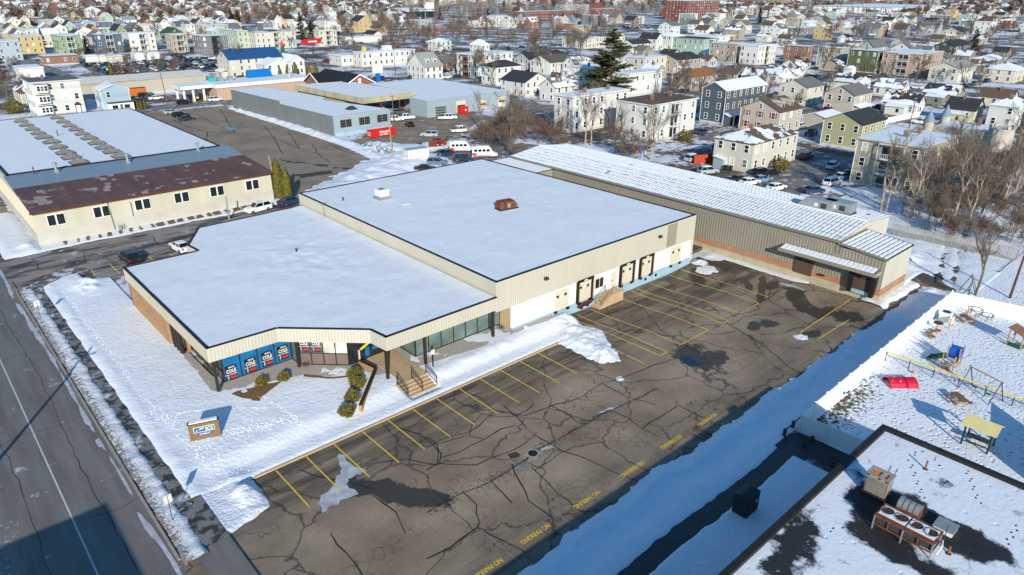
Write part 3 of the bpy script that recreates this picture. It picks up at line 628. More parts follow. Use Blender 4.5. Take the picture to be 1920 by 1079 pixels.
mb.face([(pit[0],pit[2],-1.6),(pit[1],pit[2],-1.6),(pit[1],pit[2],-0.03),(pit[0],pit[2],-0.03)], 'town_ground')
mb.face([(pit[1],pit[2],-1.6),(pit[1],pit[3],-1.6),(pit[1],pit[3],-0.03),(pit[1],pit[2],-0.03)], 'town_ground')
mb.face([(pit[0],pit[3],-1.6),(pit[1],pit[3],-1.6),(pit[1],pit[3],-0.03),(pit[0],pit[3],-0.03)], 'town_ground')
mb.build('ground', kind='structure')

def lotz(x, y):
    if y > 49.3 and x < 49.8: return None
    return gz(x, y)
sheet('parking_lot', 7.56, 108, 22.6, 54.2, 0.9, lotz, 'lot_asphalt', kind='structure')
mb = MB(); mb.face([(-3,-30,0.0),(7.55,-30,0.0),(7.55,260,0.0),(-3,260,0.0)], 'road_asphalt')
mb.face([(7.55,-30,-0.004),(11.2,-30,-0.004),(11.2,43.6,-0.004),(7.55,43.6,-0.004)], 'road_asphalt')
mb.build('road', kind='structure')
mb = MB()
yy = -20
while yy < 200:
    mb.face([(3.0,yy,.005),(3.12,yy,.005),(3.12,yy+min(30,200-yy),.005),(3.0,yy+min(30,200-yy),.005)], 'white_paint'); yy += 30
mb.build('centre_line', kind='structure')
mb = MB(); random.seed(12)
for L in ([(0.6,45),(0.9,58),(0.5,72),(0.8,90)],[(5.2,44),(5.0,60),(5.5,78),(5.1,100)],[(-1.5,66),(2,67.5),(5,66.8),(7.4,67.4)],[(1.2,84),(4.6,84.8),(7.3,84.2)],[(3.4,52),(6.2,51.4),(7.4,51.9)]):
    ribbon(mb, L, 0.05, 'crack_sealer', None, 0.006, jit=0.12)
mb.build('road_crack', kind='structure')
# side street and north lot between the two warehouses
mb = MB(); mb.prism([(7.5,104.6),(13.2,109.6),(16.5,108.3),(16.5,101.3),(46,101.3),(60,108),(60,120.6),(20,119.8),(7.5,119)], -0.02, 0.006, 'side_street')
mb.build('side_street', kind='structure')
# brown paved lot north, town streets
mb = MB()
mb.prism([(53.5,123),(58,119),(66,125.5),(82.5,133),(84,158),(85,206),(86,236),(62,239),(53.5,205)], -0.02, 0.004, 'brown_asphalt')
mb.build('north_lot', kind='structure')
NB = (480,130,4); NA = (0,0,4); mb = MB(); random.seed(3)
flat = lambda x, y: 0.0
for L in ([(0,500),(150,520),(330,600),(480,640),(700,660)],[(560,560),(640,610),(760,640)],[(60,420),(140,520),(200,640)],[(240,470),(330,600)],[(420,560),(470,640),(560,700)]):
    ribbon(mb, [P(*cpt(NB,*q),0) for q in L], 0.22, 'crack_sealer', flat, 0.008, jit=0.2)
for L in ([(1300,900),(1420,960),(1560,990),(1750,1000),(1918,1010)],[(1560,990),(1540,1079)],[(1650,820),(1700,900),(1760,1000)],[(1480,860),(1600,930),(1700,965)]):
    ribbon(mb, [P(*cpt(NA,*q),0) for q in L], 0.25, 'crack_sealer', flat, 0.008, jit=0.25)
for pts in ([(180,675),(250,690),(330,695),(420,712),(350,708),(240,700)],[(430,712),(540,718),(550,730),(450,728)],[(570,735),(620,735),(615,745),(575,743)],[(640,740),(740,745),(735,758),(655,752)],[(290,790),(420,775),(560,760),(580,780),(440,800),(340,820)]):
    blobmesh(mb, [P(*cpt(NB,*q),0) for q in pts], 'wet_stain', flat, 0.009, 0.35, 5)
blobmesh(mb, [P(*cpt(NA,*q),0) for q in ((1690,955),(1750,958),(1770,970),(1720,982),(1690,970))], 'puddle', flat, 0.009, 0.3, 5)
mb.build('north_lot_cracks', kind='structure')
mb = MB()
for si, (x0,x1,y0,y1) in enumerate(((-60,700,240,251),(158.5,168,30,240),(146,158.5,62,84),(128,146,66,76),(128,150,54,66),(86,122,236,300),(225,233,20,700),(300,308,20,900),(168,560,128,135),(168,600,92,97),(62,420,338,346),(-40,640,470,479),(420,430,30,1400),(-60,900,590,598),(60,68,251,590),(250,258,251,1200),(0,1200,760,770),(560,572,30,1400),(780,792,30,1500))):
    mb.face([(x0,y0,0.012+0.004*si),(x1,y0,0.012+0.004*si),(x1,y1,0.012+0.004*si),(x0,y1,0.012+0.004*si)], 'street_asphalt')
mb.build('street', kind='structure')
mb = MB(); mb.prism([(76,350),(144,346),(150,395),(80,405)], -0.02, 0.006, 'street_asphalt'); mb.build('far_car_park', kind='structure')
mb = MB(); mb.prism([(86,158),(96,147),(117,150),(139,166),(137,177),(123.5,173),(122,190),(106.8,190),(106.5,169)], -0.02, 0.008, 'dirt_yard'); mb.build('dirt_yard', kind='structure')
mb = MB(); mb.prism([(86,121),(110,117),(124,119),(120,130),(92,135)], -0.02, 0.005, 'street_asphalt'); mb.build('van_yard', kind='structure')

mb = MB(); random.seed(8)
c3 = (0,430,3.03)
for a, b_ in (((620,195),(682,253)),((517,230),(543,257)),((838,150),(872,180)),((960,140),(985,155))): ribbon(mb, [P(*cpt(c3,*a),0), P(*cpt(c3,*b_),0)], 0.12, 'yellow_paint', None, 0.014)
mb.build('yellow_line', kind='structure')
mb = MB()
for L in ([(480,130),(490,190)],[(600,150),(620,180),(650,190)],[(180,170),(220,200),(215,230)],[(70,300),(100,340)],[(860,40),(900,90),(960,100)],[(980,60),(1040,50),(1100,20)],[(380,190),(470,170),(560,150),(640,140)],[(700,110),(800,100),(900,75)]):
    ribbon(mb, [P(*cpt(c3,*q),0) for q in L], 0.14, 'crack_sealer', None, 0.012, jit=0.15)
mb.build('street_crack', kind='structure')
# kerbs and sidewalk
mb = MB()
for (x0,x1,y0,y1) in ((7.55,7.72,43,104.4),): mb.box(x0,x1,y0,y1,-0.1,0.13,'concrete')
mb.build('road_kerb', kind='structure')
mb = MB(); mb.box(15.0,51.2,48.62,48.80,-0.7,-0.34,'tan_concrete'); mb.build('lot_kerb', kind='structure')
def strip_snow(x, y):
    e = min(x-7.7, 9.55+0.2*nz(x,y,0.5,3)-x)
    return min(0.20, -0.10+e*0.9)+0.13*fb(x,y,0.9,5)+0.06*nz(x,y,3.5)
sheet('verge_snow', 7.6, 10.1, 42.2, 104.4, 0.22, strip_snow, 'snow_dirty', kind='structure')
def ice_edge(x, y): return 0.035+0.03*fb(x,y,0.3,11)-0.20*abs(x-7.15-0.25*nz(x,y,0.12,5))
sheet('road_edge_ice', 5.6, 7.55, 41, 118, 0.3, ice_edge, 'ice', kind='structure')
def left_ice(x, y): return -0.3*sm(58,65,y)-0.01+0.06*fb(x,y,0.3,41)-0.035*(x+0.6)
sheet('road_shoulder_snow', -3, 1.6, 40, 66, 0.3, left_ice, 'snow_dirty', kind='structure')
mb = MB(); mb.face([(9.2,43,0.03),(11.2,43,0.03),(11.2,105.5,0.03),(9.2,105.5,0.03)], 'sidewalk_asphalt'); mb.build('sidewalk', kind='structure')

# lawn snow round the front wing
def base_lawn(x, y):
    b_ = gz(x, 48)+0.12
    t = sm(50.3, 52.8, y)
    return b_*(1-t)+0.10*t
def lawn_z(x, y):
    if 31.75 < x < 35.3 and 49.9 < y < 52.7: return -0.6
    if 18.2 < x < 48 and y > 63.5: return None
    e = min(x-10.45-0.25*nz(x,y,0.5,2), y-48.85, 56.5-x)
    if x > 15.2: e = min(e, 102.0+0.8*nz(x,y,.4,1)-y-sm(16,22,x)*1.0)
    e = min(e, 103.4+(x-10)*0.9-y+0.4*nz(x,y,0.6))
    if x < 16 and y < 49.5+1: pass
    if x > 50.5: e = min(e, 53.2-y, (y-48.9))
    k = base_lawn(x,y) + min(0.06, e*0.45-0.05) - (0.55 if e < -0.3 else 0)
    z = k + 0.035*fb(x,y,0.35,9) + 0.012*fb(x,y,1.6,3)
    z += 0.10*math.exp(-((x-11.3)/0.35)**2)*(0.6+0.8*nz(x,y,0.7,4))          # ridge of shovelled snow by the walk
    if y < 50.4 and x > 17: z -= 0.02*fb(x,y,0.35,9)
    # plough heap at the lot corner and by the side street
    z += 0.75*math.exp(-(((x-14.2)/1.3)**2+((y-46.9)/2.4)**2))*(0.8+0.5*fb(x,y,0.9,8))
    z += 0.7*math.exp(-(((x-15)/1.6)**2+((y-101)/3.0)**2))*(0.8+0.7*fb(x,y,0.8,6))
    # snow slope between walk and windows on the right
    if x > 33: z += 0.22*math.exp(-((y-51.6)/0.8)**2)*(0.8+0.6*fb(x,y,1.0,12))
    return z
def lawn_z2(x, y):
    # extends down the driveway corner
    z = lawn_z(x, y) if y > 48.4 else None
    return z
sheet('lawn_snow', 10.4, 57, 48.6, 106, 0.26, lawn_z2, 'snow', kind='structure')
def corner_z(x, y):
    e = min(x-10.75-0.2*nz(x,y,.5,2), 15.0+0.5*nz(x,y,0.8)-x+(y-44)*0.05, y-43.2-(x-11)*0.35-0.3*nz(x,y,0.9))
    z = gz(x,y)+0.02+min(0.14, e*0.5-0.08)+0.04*fb(x,y,0.8,4)
    z += 0.75*math.exp(-(((x-13.9)/1.0)**2+((y-47.0)/1.7)**2))*(0.8+0.6*fb(x,y,0.9,8))
    return z
sheet('corner_snow', 10.4, 15.8, 42.2, 48.75, 0.2, corner_z, 'snow_rough', kind='structure')
# footprints: small trodden clods along the trails people left
def trail(mb, pts, n, spread, zf, sz=0.14):
    sz *= 0.72
    L = [Vector(p) for p in pts]
    for i in range(n):
        k = random.random()*(len(L)-1); a = int(k); p = L[a].lerp(L[a+1], k-a)
        x = p.x+random.gauss(0,spread); y = p.y+random.gauss(0,spread); z = zf(x,y)
        if z is None: continue
        r = sz*random.uniform(0.6,1.4); t = random.uniform(0,3.14); c, s_ = math.cos(t)*r, math.sin(t)*r
        n0 = len(mb.v); hz = random.uniform(0.03,0.09)
        mb.v += [(x-c,y-s_,z-.02),(x+s_*.6,y-c*.6,z-.02),(x+c,y+s_,z-.02),(x-s_*.6,y+c*.6,z-.02),(x,y,z+hz)]
        for q in ((0,1,4),(1,2,4),(2,3,4),(3,0,4)): mb.f.append(tuple(n0+u for u in q)); mb.m.append(mb.mi('snow'))
mb = MB()
trail(mb, [(20.6,59.6),(21.3,56.4),(21.6,53.9),(21.4,52.3)], 70, 0.12, lawn_z)
trail(mb, [(13,61.6),(14.4,61.4),(16.2,60.3),(18.4,58.8),(20.4,56.9)], 60, 0.10, lawn_z)
trail(mb, [(16,55.5),(18,54.5),(20.5,54.2),(21.4,52.8)], 220, 0.45, lawn_z)
trail(mb, [(18.5,56.8),(17,55),(16,52),(15,50)], 60, 0.5, lawn_z)
trail(mb, [(12.3,98),(12.0,88),(12.2,78),(12.0,68),(12.4,60),(12.9,55),(12.8,49)], 420, 0.22, lawn_z, 0.11)
trail(mb, [(12.2,63),(13.5,58),(14,52),(13,47.5)], 260, 0.5, lawn_z, 0.11)
mb.build('footprint_clods', kind='stuff')

# gravel bed and thawed grass by the glazing
mb = MB()
blobmesh(mb, [(17.9,73),(17.6,63.4),(18.7,61.7),(22.3,61.4),(25.7,60.3),(27.5,58.3),(29.4,57.1),(30.6,57.6),(31.2,55.3),(34,54.2),(41.7,53.1),(48.4,52.5),(53.5,52.3),(55,53.7),(48.4,53.8),(48.3,57),(31,60),(26,65),(18.6,66),(18.6,73)], 'gravel_bed', lambda x,y: 0.17, 0.0, 0.08, 4)
mb.build('gravel_bed', kind='structure')
mb = MB()
blobmesh(mb, [(18.6,61.6),(19.6,61.7),(21.6,61.3),(23.4,60.6),(22.2,59.9),(20.9,59.3),(20.2,58.6),(19.6,59.5)], 'dead_grass', lambda x,y: 0.185, 0.0, 0.12, 5)
blobmesh(mb, [(25.8,60.4),(27.4,58.2),(29.2,57.0),(28.9,56.8),(27.2,57.9),(25.5,60.0)], 'dead_grass', lambda x,y: 0.19, 0.0, 0.05, 5)
mb.build('thawed_grass', kind='structure')
mb = MB(); mb.box(32.4,35.4,52.4,59,0.0,0.24,'tan_concrete'); mb.build('entrance_walk', kind='structure')

# snow banks
def south_z(x, y):
    edge = 27.3+0.75*fb(x,0,0.16,3)+0.22*fb(x,y*0.5,0.9,14)+(0.0 if x < 88 else (x-88)*0.02)
    if x < 31: edge -= (31-x)*0.12
    e = edge-y
    z = gz(x,27)+min(0.24*sm(-0.3,1.6,e)+0.3*sm(2,5,e), 0.6)-0.02 if e > 0 else gz(x,27)-0.04+max(e*0.5,-0.5)
    if e > 0: z += 0.10*fb(x,y,1.1,21)*sm(0,.6,e)*(1-sm(1.6,3.0,e))+0.10*math.exp(-((e-1.1)/0.6)**2)*(0.5+0.5*nz(x,y,0.6,8))
    t = sm(3.0, 5.0, e)
    flat = 0.07+0.03*fb(x,y,0.3,2)
    z = z*(1-t)+flat*t
    if x < 57:
        cp_ = 21.1+0.35*nz(x,0,0.1); d = abs(y-cp_)-(0.62+0.12*fb(x,y,0.9,6))
        if x > 51: d = min(d, abs(y-19.5)-2.6)
        if d < 0.3: z -= 0.25*(1-sm(-0.2,0.3,d))
        if x > 56.4 and y < 22: z -= 0.2
    if x > 54.5 and y < 21.6: z = -0.6
    return z
sheet('bank_snow', 16, 112, 14, 28.8, 0.17, south_z, 'snow', kind='structure')
mb = MB(); mb.prism([(16,19.4),(16,22.6),(53,22.6),(54.6,21.8),(54.6,14.6),(51.8,14.6),(51.8,19.4)], -0.3, 0.0, 'wet_asphalt'); mb.build('footpath', kind='structure')
def field_z(x, y):
    e = min(x-97.6+3*sm(30,26,y), 200)
    z = 0.06+0.12*fb(x,y,0.22,31)+0.05*fb(x,y,1.2,13)
    if y < 29: e2 = x-101.5-0.5*nz(x,y,0.5)-(y-27)*0.6; z += -0.5+min(0.5, 0.3*e2) if e2 < 2 else 0
    z += 0.9*math.exp(-(((x-107)/4)**2+((y-33)/2.2)**2))*(0.7+0.6*fb(x,y,0.6,17))
    z -= 0.10*(math.exp(-((y-24-0.25*(x-100))/0.5)**2)+math.exp(-((y-26-0.25*(x-100))/0.5)**2))
    return z
sheet('field_snow', 97.8, 150, 22.4, 60, 0.45, field_z, 'snow_rough', kind='structure')
def base_snow(x, y):
    wall = 89.55 if y > 29.3 else 200
    e = (90.0-x)-0.0
    if y < 29.4: d = y-28.0-0.5*nz(x,y,0.6); return gz(x,y)+(-0.1+0.3*sm(0,0.8,d)*(1-sm(97,99,x)*0)+0.08*fb(x,y,0.9))
    w = 0.9+0.5*fb(0,y,0.25,8)-sm(40,36,y)*1.6
    return gz(x,y)+0.12-(89.6-w-x if x < 89.6-w else 0)*0.4-0.02+0.05*fb(x,y,0.9,3)-(0.2 if w < 0.2 else 0)
sheet('wall_foot_snow', 86.5, 89.6, 29.4, 54, 0.3, base_snow, 'snow_dirty', kind='structure')
def annex_snow(x, y):
    d = y-27.7-0.35*fb(x,y,0.5,3)+(x-89)*0.02
    return gz(x,y)-0.15+0.45*sm(0,0.9,d)+0.07*fb(x,y,1.0)
sheet('annex_foot_snow', 88.5, 106, 27.0, 31.0, 0.22, annex_snow, 'snow', kind='structure')
def pile_z(x, y):
    poly = [(53.5,53.6),(51.3,49.3),(50.9,46.8),(51.0,42.4),(53.2,41.4),(54.3,42.6),(55.8,45.6),(57.6,47.8),(56.2,51.0),(55.6,53.4)]
    ins = False; dmin = 99
    for i in range(len(poly)):
        x1,y1 = poly[i]; x2,y2 = poly[(i+1)%len(poly)]
        if (y1 > y) != (y2 > y) and x < (x2-x1)*(y-y1)/(y2-y1)+x1: ins = not ins
        vx,vy = x2-x1,y2-y1; t = max(0,min(1,((x-x1)*vx+(y-y1)*vy)/(vx*vx+vy*vy))); dmin = min(dmin, math.hypot(x-x1-t*vx,y-y1-t*vy))
    d = dmin if ins else -dmin
    d += 0.25*fb(x,y,1.2,5)
    return gz(x,y)-0.12+(0.18+0.75*sm(0,1.8,d)*(0.75+0.35*fb(x,y,0.7,9))+0.10*fb(x,y,2.2,2) if d > 0 else d*0.5)
sheet('plough_pile', 50.2, 58.6, 40.6, 54.0, 0.16, pile_z, 'snow_rough', kind='structure')
# snow ridges north: along grey building and behind the main warehouse
def ridge_n(x, y):
    c_ = 86.6+(0.0 if y > 160 else 0)-0.35*sm(160,134,y)*8
    d = abs(x-c_)
    return 0.9*math.exp(-(d/1.7)**2)*(0.8+0.5*fb(x,y,0.4,2))-0.12
sheet('north_bank_snow', 78, 91, 131, 230, 0.7, ridge_n, 'snow_rough', kind='structure')
def heap_n(x, y):
    # heaped band running from (58,116) towards (92,128) behind the warehouse
    t = (x-56)/32; cyy = 117.5+t*15; d = y-cyy
    w = 4.0+t*4
    return -0.15+(1.3+0.6*fb(x,y,0.25,3))*math.exp(-(d/w)**2)*sm(54,60,x)*(1-sm(90,98,x))+0.15*fb(x,y,0.8,5)*sm(54,60,x)
sheet('north_heap_snow', 53.5, 99, 103, 148, 0.5, heap_n, 'snow_rough', kind='structure')
def heap_w(x, y):
    return -0.2+1.5*math.exp(-(((x-90)/5)**2+((y-148)/7)**2))*(0.7+0.5*fb(x,y,0.4,6))+0.9*math.exp(-(((x-100)/7)**2+((y-142)/4)**2))*(0.7+0.6*fb(x,y,0.5,6))
sheet('yard_heap_snow', 80, 112, 132, 165, 0.6, heap_w, 'snow_rough', kind='structure')
def lw_foot(x, y):
    e = min(y-119.3-0.4*fb(x,y,0.3,5), 122.6-y+0.3)
    return 0.02+min(0.1, e*0.3-0.05)+0.06*fb(x,y,0.9,3)
def lw_mix(x, y): return lw_foot(x,y)
sheet('warehouse_foot_snow', 11, 52, 118.6, 122.7, 0.3, lw_mix, 'snow', kind='structure')
mb = MB()
for i in range(21):
    x = 16.5+i*1.55+random.uniform(-.2,.2); w = random.uniform(0.25,0.6) if x < 30 else random.uniform(0.7,1.4)
    blobmesh(mb, [(x-w/2,119.9),(x+w/2,119.9),(x+w/2+.3,121.9),(x-w/2+.3,121.7)], 'dead_grass', lambda a,b_: 0.27, 0.0, 0.15, 4)
mb.build('thawed_bank_grass', kind='structure')
def nw_z(x, y):
    e = min(13.6-x, x-8.2, y-118.8-(0.4*nz(x,y,.5)))
    return -0.1+min(0.35, e*0.3)+0.5*math.exp(-(((x-12)/1.6)**2+((y-123)/3)**2))*(0.8+0.6*fb(x,y,0.6))+0.04*fb(x,y,0.8)
sheet('corner_verge_snow', 7.8, 13.9, 118.2, 145, 0.4, nw_z, 'snow_rough', kind='structure')
mb = MB(); mb.prism([(7.5,127),(12.2,127),(13,150),(7.5,150)], -0.02, 0.05, 'brown_asphalt'); mb.build('west_driveway', kind='structure')
# playground snow
sheet('playground_snow', 54.6, 128, -14, 21.9, 0.5, lambda x,y: 0.06+0.05*fb(x,y,0.25,7), 'snow_over_grass', kind='structure')

# ------------------------------------------------------------------ markings, cracks, stains on the lot
mb = MB()
x0s = [16.9+2.745*i for i in range(12)]
def lines(mb, segs, w, mat):
    for a, b_ in segs: ribbon(mb, [a, b_], w, mat, gz, 0.012)
SC = 1.0135
segs = []
for (kx, ky), e in zip([(520,886),(577,860),(632,842),(680,811),(729,791),(775,768),(820,748),(861,728),(901,710),(940,695),(975,678),(1010,663)],
                    [(581,951),(639,921),(695,893),(750,868),(799,843),(846,821),(890,798),(932,776),(974,757),(1011,737),(1050,719),(1085,703)]):
    x = (P(kx,ky,-0.5).x+P(*e,-0.5).x)/2
    segs.append(((x,48.5),(x,42.6)))
D_ = (880,420,4); E_ = (1300,380,4)
for x in (54.7, 57.35, 58.7): segs.append(((x,53.0),(x,39.3 if x > 55 else 42.2)))
segs.append(((54.7,41.8),(54.7,39.3)))
for x in (61.25, 66.75): segs.append(((x,53.0),(x,39.3)))
for x in (69.6, 70.85): segs.append(((x,53.2),(x,39.2)))
segs += [((57.35,39.3),(58.7,39.3)),((61.25,39.3),(66.75,39.3)),((69.6,39.2),(70.85,39.2)),((73.7,53.2),(73.7,39.4)),((73.7,39.4),(78.2,39.4)),((78.2,53.3),(78.2,39.4)),((80.9,53.3),(80.9,39.6))]
segs += [((88.4,32.1),(74.3,31.8)),((82.1,29.5),(74.4,29.6))]
lines(mb, segs, 0.12, 'yellow_paint')
# painted words facing the stalls
mb.build('yellow_line', kind='structure')
mb = MB(); H8 = (800,760,3)
for a, b_ in (((150,810),(270,925)),((300,700),(540,895)),((450,605),(690,790)),((595,515),(820,665)),((765,450),(985,585)),((865,350),(1110,495)),((995,280),(1250,415)),((1110,200),(1370,335)),((1325,70),(1600,200)),((1220,130),(1500,270))):
    A = P(*cpt(H8,*a),-0.5); B = P(*cpt(H8,*b_),-0.5); xm = (A.x+B.x)/2; ribbon(mb, [(xm,A.y),(xm,B.y)], 0.09, 'faint_white_paint', gz, 0.011)
mb.build('faded_line', kind='structure')
for px, py in ((1004,1001),(1100,937),(1185,880),(1258,829),(1326,787),(912,1068)):
    c = P(px,py,-0.5)
    t = txt('NO PARKING', 0.62, None, 'yellow_paint', (c.x,c.y,gz(c.x,c.y)+0.016), (0,0,math.pi), name='painted_lettering', bold=True, sx=0.76)
    t['kind'] = 'structure'
CR = [[(0,180),(60,220),(68,330),(0,365)],[(68,330),(280,340),(350,300),(430,270),(500,250),(610,170),(490,60),(430,0)],[(75,298),(180,265),(330,190),(420,130),(500,115)],
 [(235,0),(310,50),(410,70),(490,60),(560,30),(600,0)],[(60,220),(150,190),(240,175),(260,100),(315,50)],[(240,175),(320,190)],
 [(210,495),(270,560),(275,610),(305,660),(290,690),(190,755),(120,805),(0,865)],[(290,690),(380,735),(555,830)],[(360,425),(420,480),(480,550)],
 [(590,350),(680,430),(740,500),(800,545),(850,590),(900,612)],[(610,365),(765,260)],[(690,215),(765,260),(870,290),(960,335),(1050,380),(1180,425)],[(610,170),(690,215)],
 [(1045,35),(1120,70),(1210,130),(1500,270)],[(1215,130),(1410,5)],[(1415,0),(1510,50),(1670,125)],[(690,0),(780,45),(860,100),(890,105)],[(965,0),(1045,35)]]
CRE = [[(230,890),(540,1079),(720,1240),(830,1310)],[(700,640),(500,745),(370,815),(230,890)],[(0,570),(50,620),(130,675)],[(50,740),(130,780),(200,835)],[(0,745),(50,740),(110,700),(190,650),(215,620),(200,590),(140,555),(100,560)],
 [(215,630),(290,625),(380,655),(470,670)],[(500,995),(680,975),(760,940),(850,930),(980,840),(1180,730)],[(80,985),(200,995),(320,965)]]
CRF = [[(800,840),(835,822),(880,812),(930,770),(900,745),(870,735)],[(930,770),(985,778),(1040,760),(1090,745),(1130,720),(1190,700),(1240,680),(1290,668)],[(1130,720),(1180,745),(1230,760)],[(660,900),(700,870),(760,860),(820,872)],
 [(1180,560),(1210,580),(1240,620),(1290,650)],[(1160,545),(1200,562),(1250,575),(1300,590),(1340,600),(1357,603)],[(620,1000),(650,1040),(680,1079)],[(560,880),(620,900),(660,905),(700,918)],[(700,930),(740,960),(760,1000)],
 [(1040,640),(1080,620),(1120,640),(1190,640),(1240,660)],[(960,870),(990,940),(1040,975)],[(1380,545),(1420,560),(1450,550),(1500,520)],[(1330,520),(1370,530),(1400,520),(1430,500)],[(740,800),(790,815),(830,850),(823,872)]]
mb = MB(); nocrop = (0,0,1)
for src, LL in ((H8,CR),(E_,CRE),(nocrop,CRF)):
    for L in LL: ribbon(mb, [P(*cpt(src,*q),-0.5) for q in L], 0.11, 'crack_sealer', gz, 0.009, jit=0.13)
mb.build('crack_sealer', kind='structure')
mb = MB(); J = [(0,605),(90,550),(210,495),(360,425),(450,375),(560,305),(650,240),(760,180),(890,105),(1000,45),(1100,0),(1300,-95)]
JP = [P(*cpt(H8,*q),-0.5) for q in J]
ribbon(mb, JP, 0.10, 'crack_sealer', gz, 0.009, jit=0.10)
for k in range(420):
    i = random.randrange(len(JP)-1); p = JP[i].lerp(JP[i+1], random.random()); w = 0.5 if i < 7 else 0.25
    x, y = p.x+random.gauss(0,w), p.y+random.gauss(0,w); t = random.uniform(0,6.28); L = random.uniform(0.15,0.5)
    ribbon(mb, [(x,y),(x+L*math.cos(t),y+L*math.sin(t))], 0.03, 'crack_sealer', gz, 0.0095)
mb.build('alligator_crack', kind='structure')
STAINS = [(nocrop, [(655,905),(690,903),(700,930),(650,925)]), (nocrop,[(690,905),(760,915),(790,940),(720,940)]), (nocrop,[(770,920),(845,930),(820,945),(780,945)]),
 (D_, [(1540,1000),(1590,920),(1700,930),(1760,980),(1700,1040)]), (D_,[(1700,1000),(1830,950),(1915,1000),(1890,1060),(1740,1070)]), (E_, [(410,940),(440,900),(500,905),(470,960)]), (E_,[(500,900),(560,888),(645,910),(570,940)]),
 (E_, [(700,650),(790,655),(830,740),(730,740)]), (E_,[(730,740),(830,730),(880,800),(800,810)]), (E_,[(840,780),(940,800),(960,860),(880,850)]), (E_,[(930,810),(1040,790),(1030,830),(960,860)]), (E_, [(1060,820),(1180,820),(1280,860),(1200,890),(1090,885)]),
 (E_, [(395,580),(440,620),(435,655),(395,640)]), (E_, [(500,570),(540,575),(530,660),(500,670)]), (E_,[(500,660),(530,670),(510,740),(485,740)]), (E_, [(560,600),(640,600),(620,640),(560,655)]), (E_, [(820,985),(900,955),(945,975),(930,1000),(850,1010)]),
 (D_, [(1480,390),(1560,375),(1550,420),(1490,410)]), (D_, [(1650,340),(1740,350),(1750,400),(1700,450)]), (H8, [(0,485),(60,520),(150,520),(110,545),(40,530)]), (nocrop,[(1320,470),(1420,470),(1430,500),(1340,500)])]
nt, b, c, sep, fine = LOT
tot = None
for src, pts in STAINS:
    W_ = [P(*cpt(src,*q),-0.5) for q in pts]; mx = sum(w.x for w in W_)/len(W_); my = sum(w.y for w in W_)/len(W_)
    sxx = sum((w.x-mx)**2 for w in W_)/len(W_); syy = sum((w.y-my)**2 for w in W_)/len(W_); sxy = sum((w.x-mx)*(w.y-my) for w in W_)/len(W_)
    an = 0.5*math.atan2(2*sxy, sxx-syy); t1 = (sxx+syy)/2; t2 = math.sqrt(((sxx-syy)/2)**2+sxy**2)
    g = blob(mx, my, 2.4*math.sqrt(t1+t2), 2.4*math.sqrt(max(t1-t2,0.12)), an, 1.0)
    tot = g if tot is None else mth(nt, 'MAXIMUM', tot, g)
dm_ = mth(nt, 'ADD', tot, mth(nt, 'MULTIPLY', mth(nt, 'SUBTRACT', noi(nt, 0.9, 7, 0.65), 0.5), 1.3))
msk = mth(nt, 'MULTIPLY', ramp(nt, dm_, [(0.30, G(0)), (0.42, G(1))]), ramp(nt, tot, [(0.0, G(0)), (0.08, G(1))]))
c = mixc(nt, mth(nt, 'MULTIPLY', msk, 0.85), c, (0.030, 0.026, 0.023, 1))
nt.links.new(c, b.inputs['Base Color']); nt.links.new(ramp(nt, msk, [(0, G(0.82)), (1, G(0.38))]), b.inputs['Roughness']); bump(nt, b, fine, 0.25, 0.02)
mb = MB()
def stain(src, pts, mat, dz=0.006, r=0.2): blobmesh(mb, [P(*cpt(src,*q),-0.5) for q in pts], mat, gz, dz, r, 5)
stain(D_, [(1580,1010),(1640,990),(1700,1030),(1740,1060),(1700,1080),(1640,1070)], 'puddle', 0.013)
stain(H8, [(455,275),(500,262),(530,280),(500,300),(465,300)], 'wet_stain', 0.010, 0.06)
stain(H8, [(455,345),(530,292),(590,340),(520,365)], 'faint_white_paint', 0.008, 0.05)
mb.build('wet_patch', kind='structure')
mb = MB()
stain(nocrop, [(634,850),(650,862),(676,878),(690,884),(660,895),(650,912),(668,925),(630,945),(604,962),(598,935),(628,905),(640,880)], 'ice', 0.010, 0.2)
stain(H8, [(640,245),(700,225),(720,235),(650,258)], 'ice', 0.012, 0.08); stain(H8, [(960,50),(1030,15),(1090,0),(1050,22)], 'ice', 0.012, 0.1)
stain(E_, [(560,560),(640,600),(760,620),(840,660),(760,640),(660,615)], 'ice', 0.012, 0.15)
mb.build('ice_patch', kind='structure')
def smallpile(px, py, r, h):
    c = P(px,py,-0.5); cx, cy_ = c.x, c.y
    sheet('snow_heap', cx-2*r, cx+2*r, cy_-2*r, cy_+2*r, r/5, lambda x,y: gz(x,y)-0.06+h*math.exp(-((x-cx)**2+(y-cy_)**2)/(r*r))*(0.7+0.6*fb(x,y,1.5,2)), 'snow_dirty', kind='structure')
smallpile(1502,632,0.7,0.35); smallpile(1312,492,1.0,0.4); smallpile(1325,505,1.4,0.3); smallpile(1163,710,0.5,0.2); smallpile(1335,481,1.5,0.35)
t = thing('manhole', 'round iron drain cover set in a pale square of concrete on the parking lot', 'manhole', tuple(P(*cpt(H8,597,272),-0.5)))
mb = MB(); mb.box(-0.62,0.62,-0.62,0.62,-0.1,0.02,'concrete'); mb.build('frame', t, loc=(0,0,0)); mb = MB(); mb.tube((0,0,0.0),(0,0,0.035),0.42,0.42,'black_rubber',16); mb.build('cover', t, loc=(0,0,0))
t.rotation_euler = (0,0,0.35)
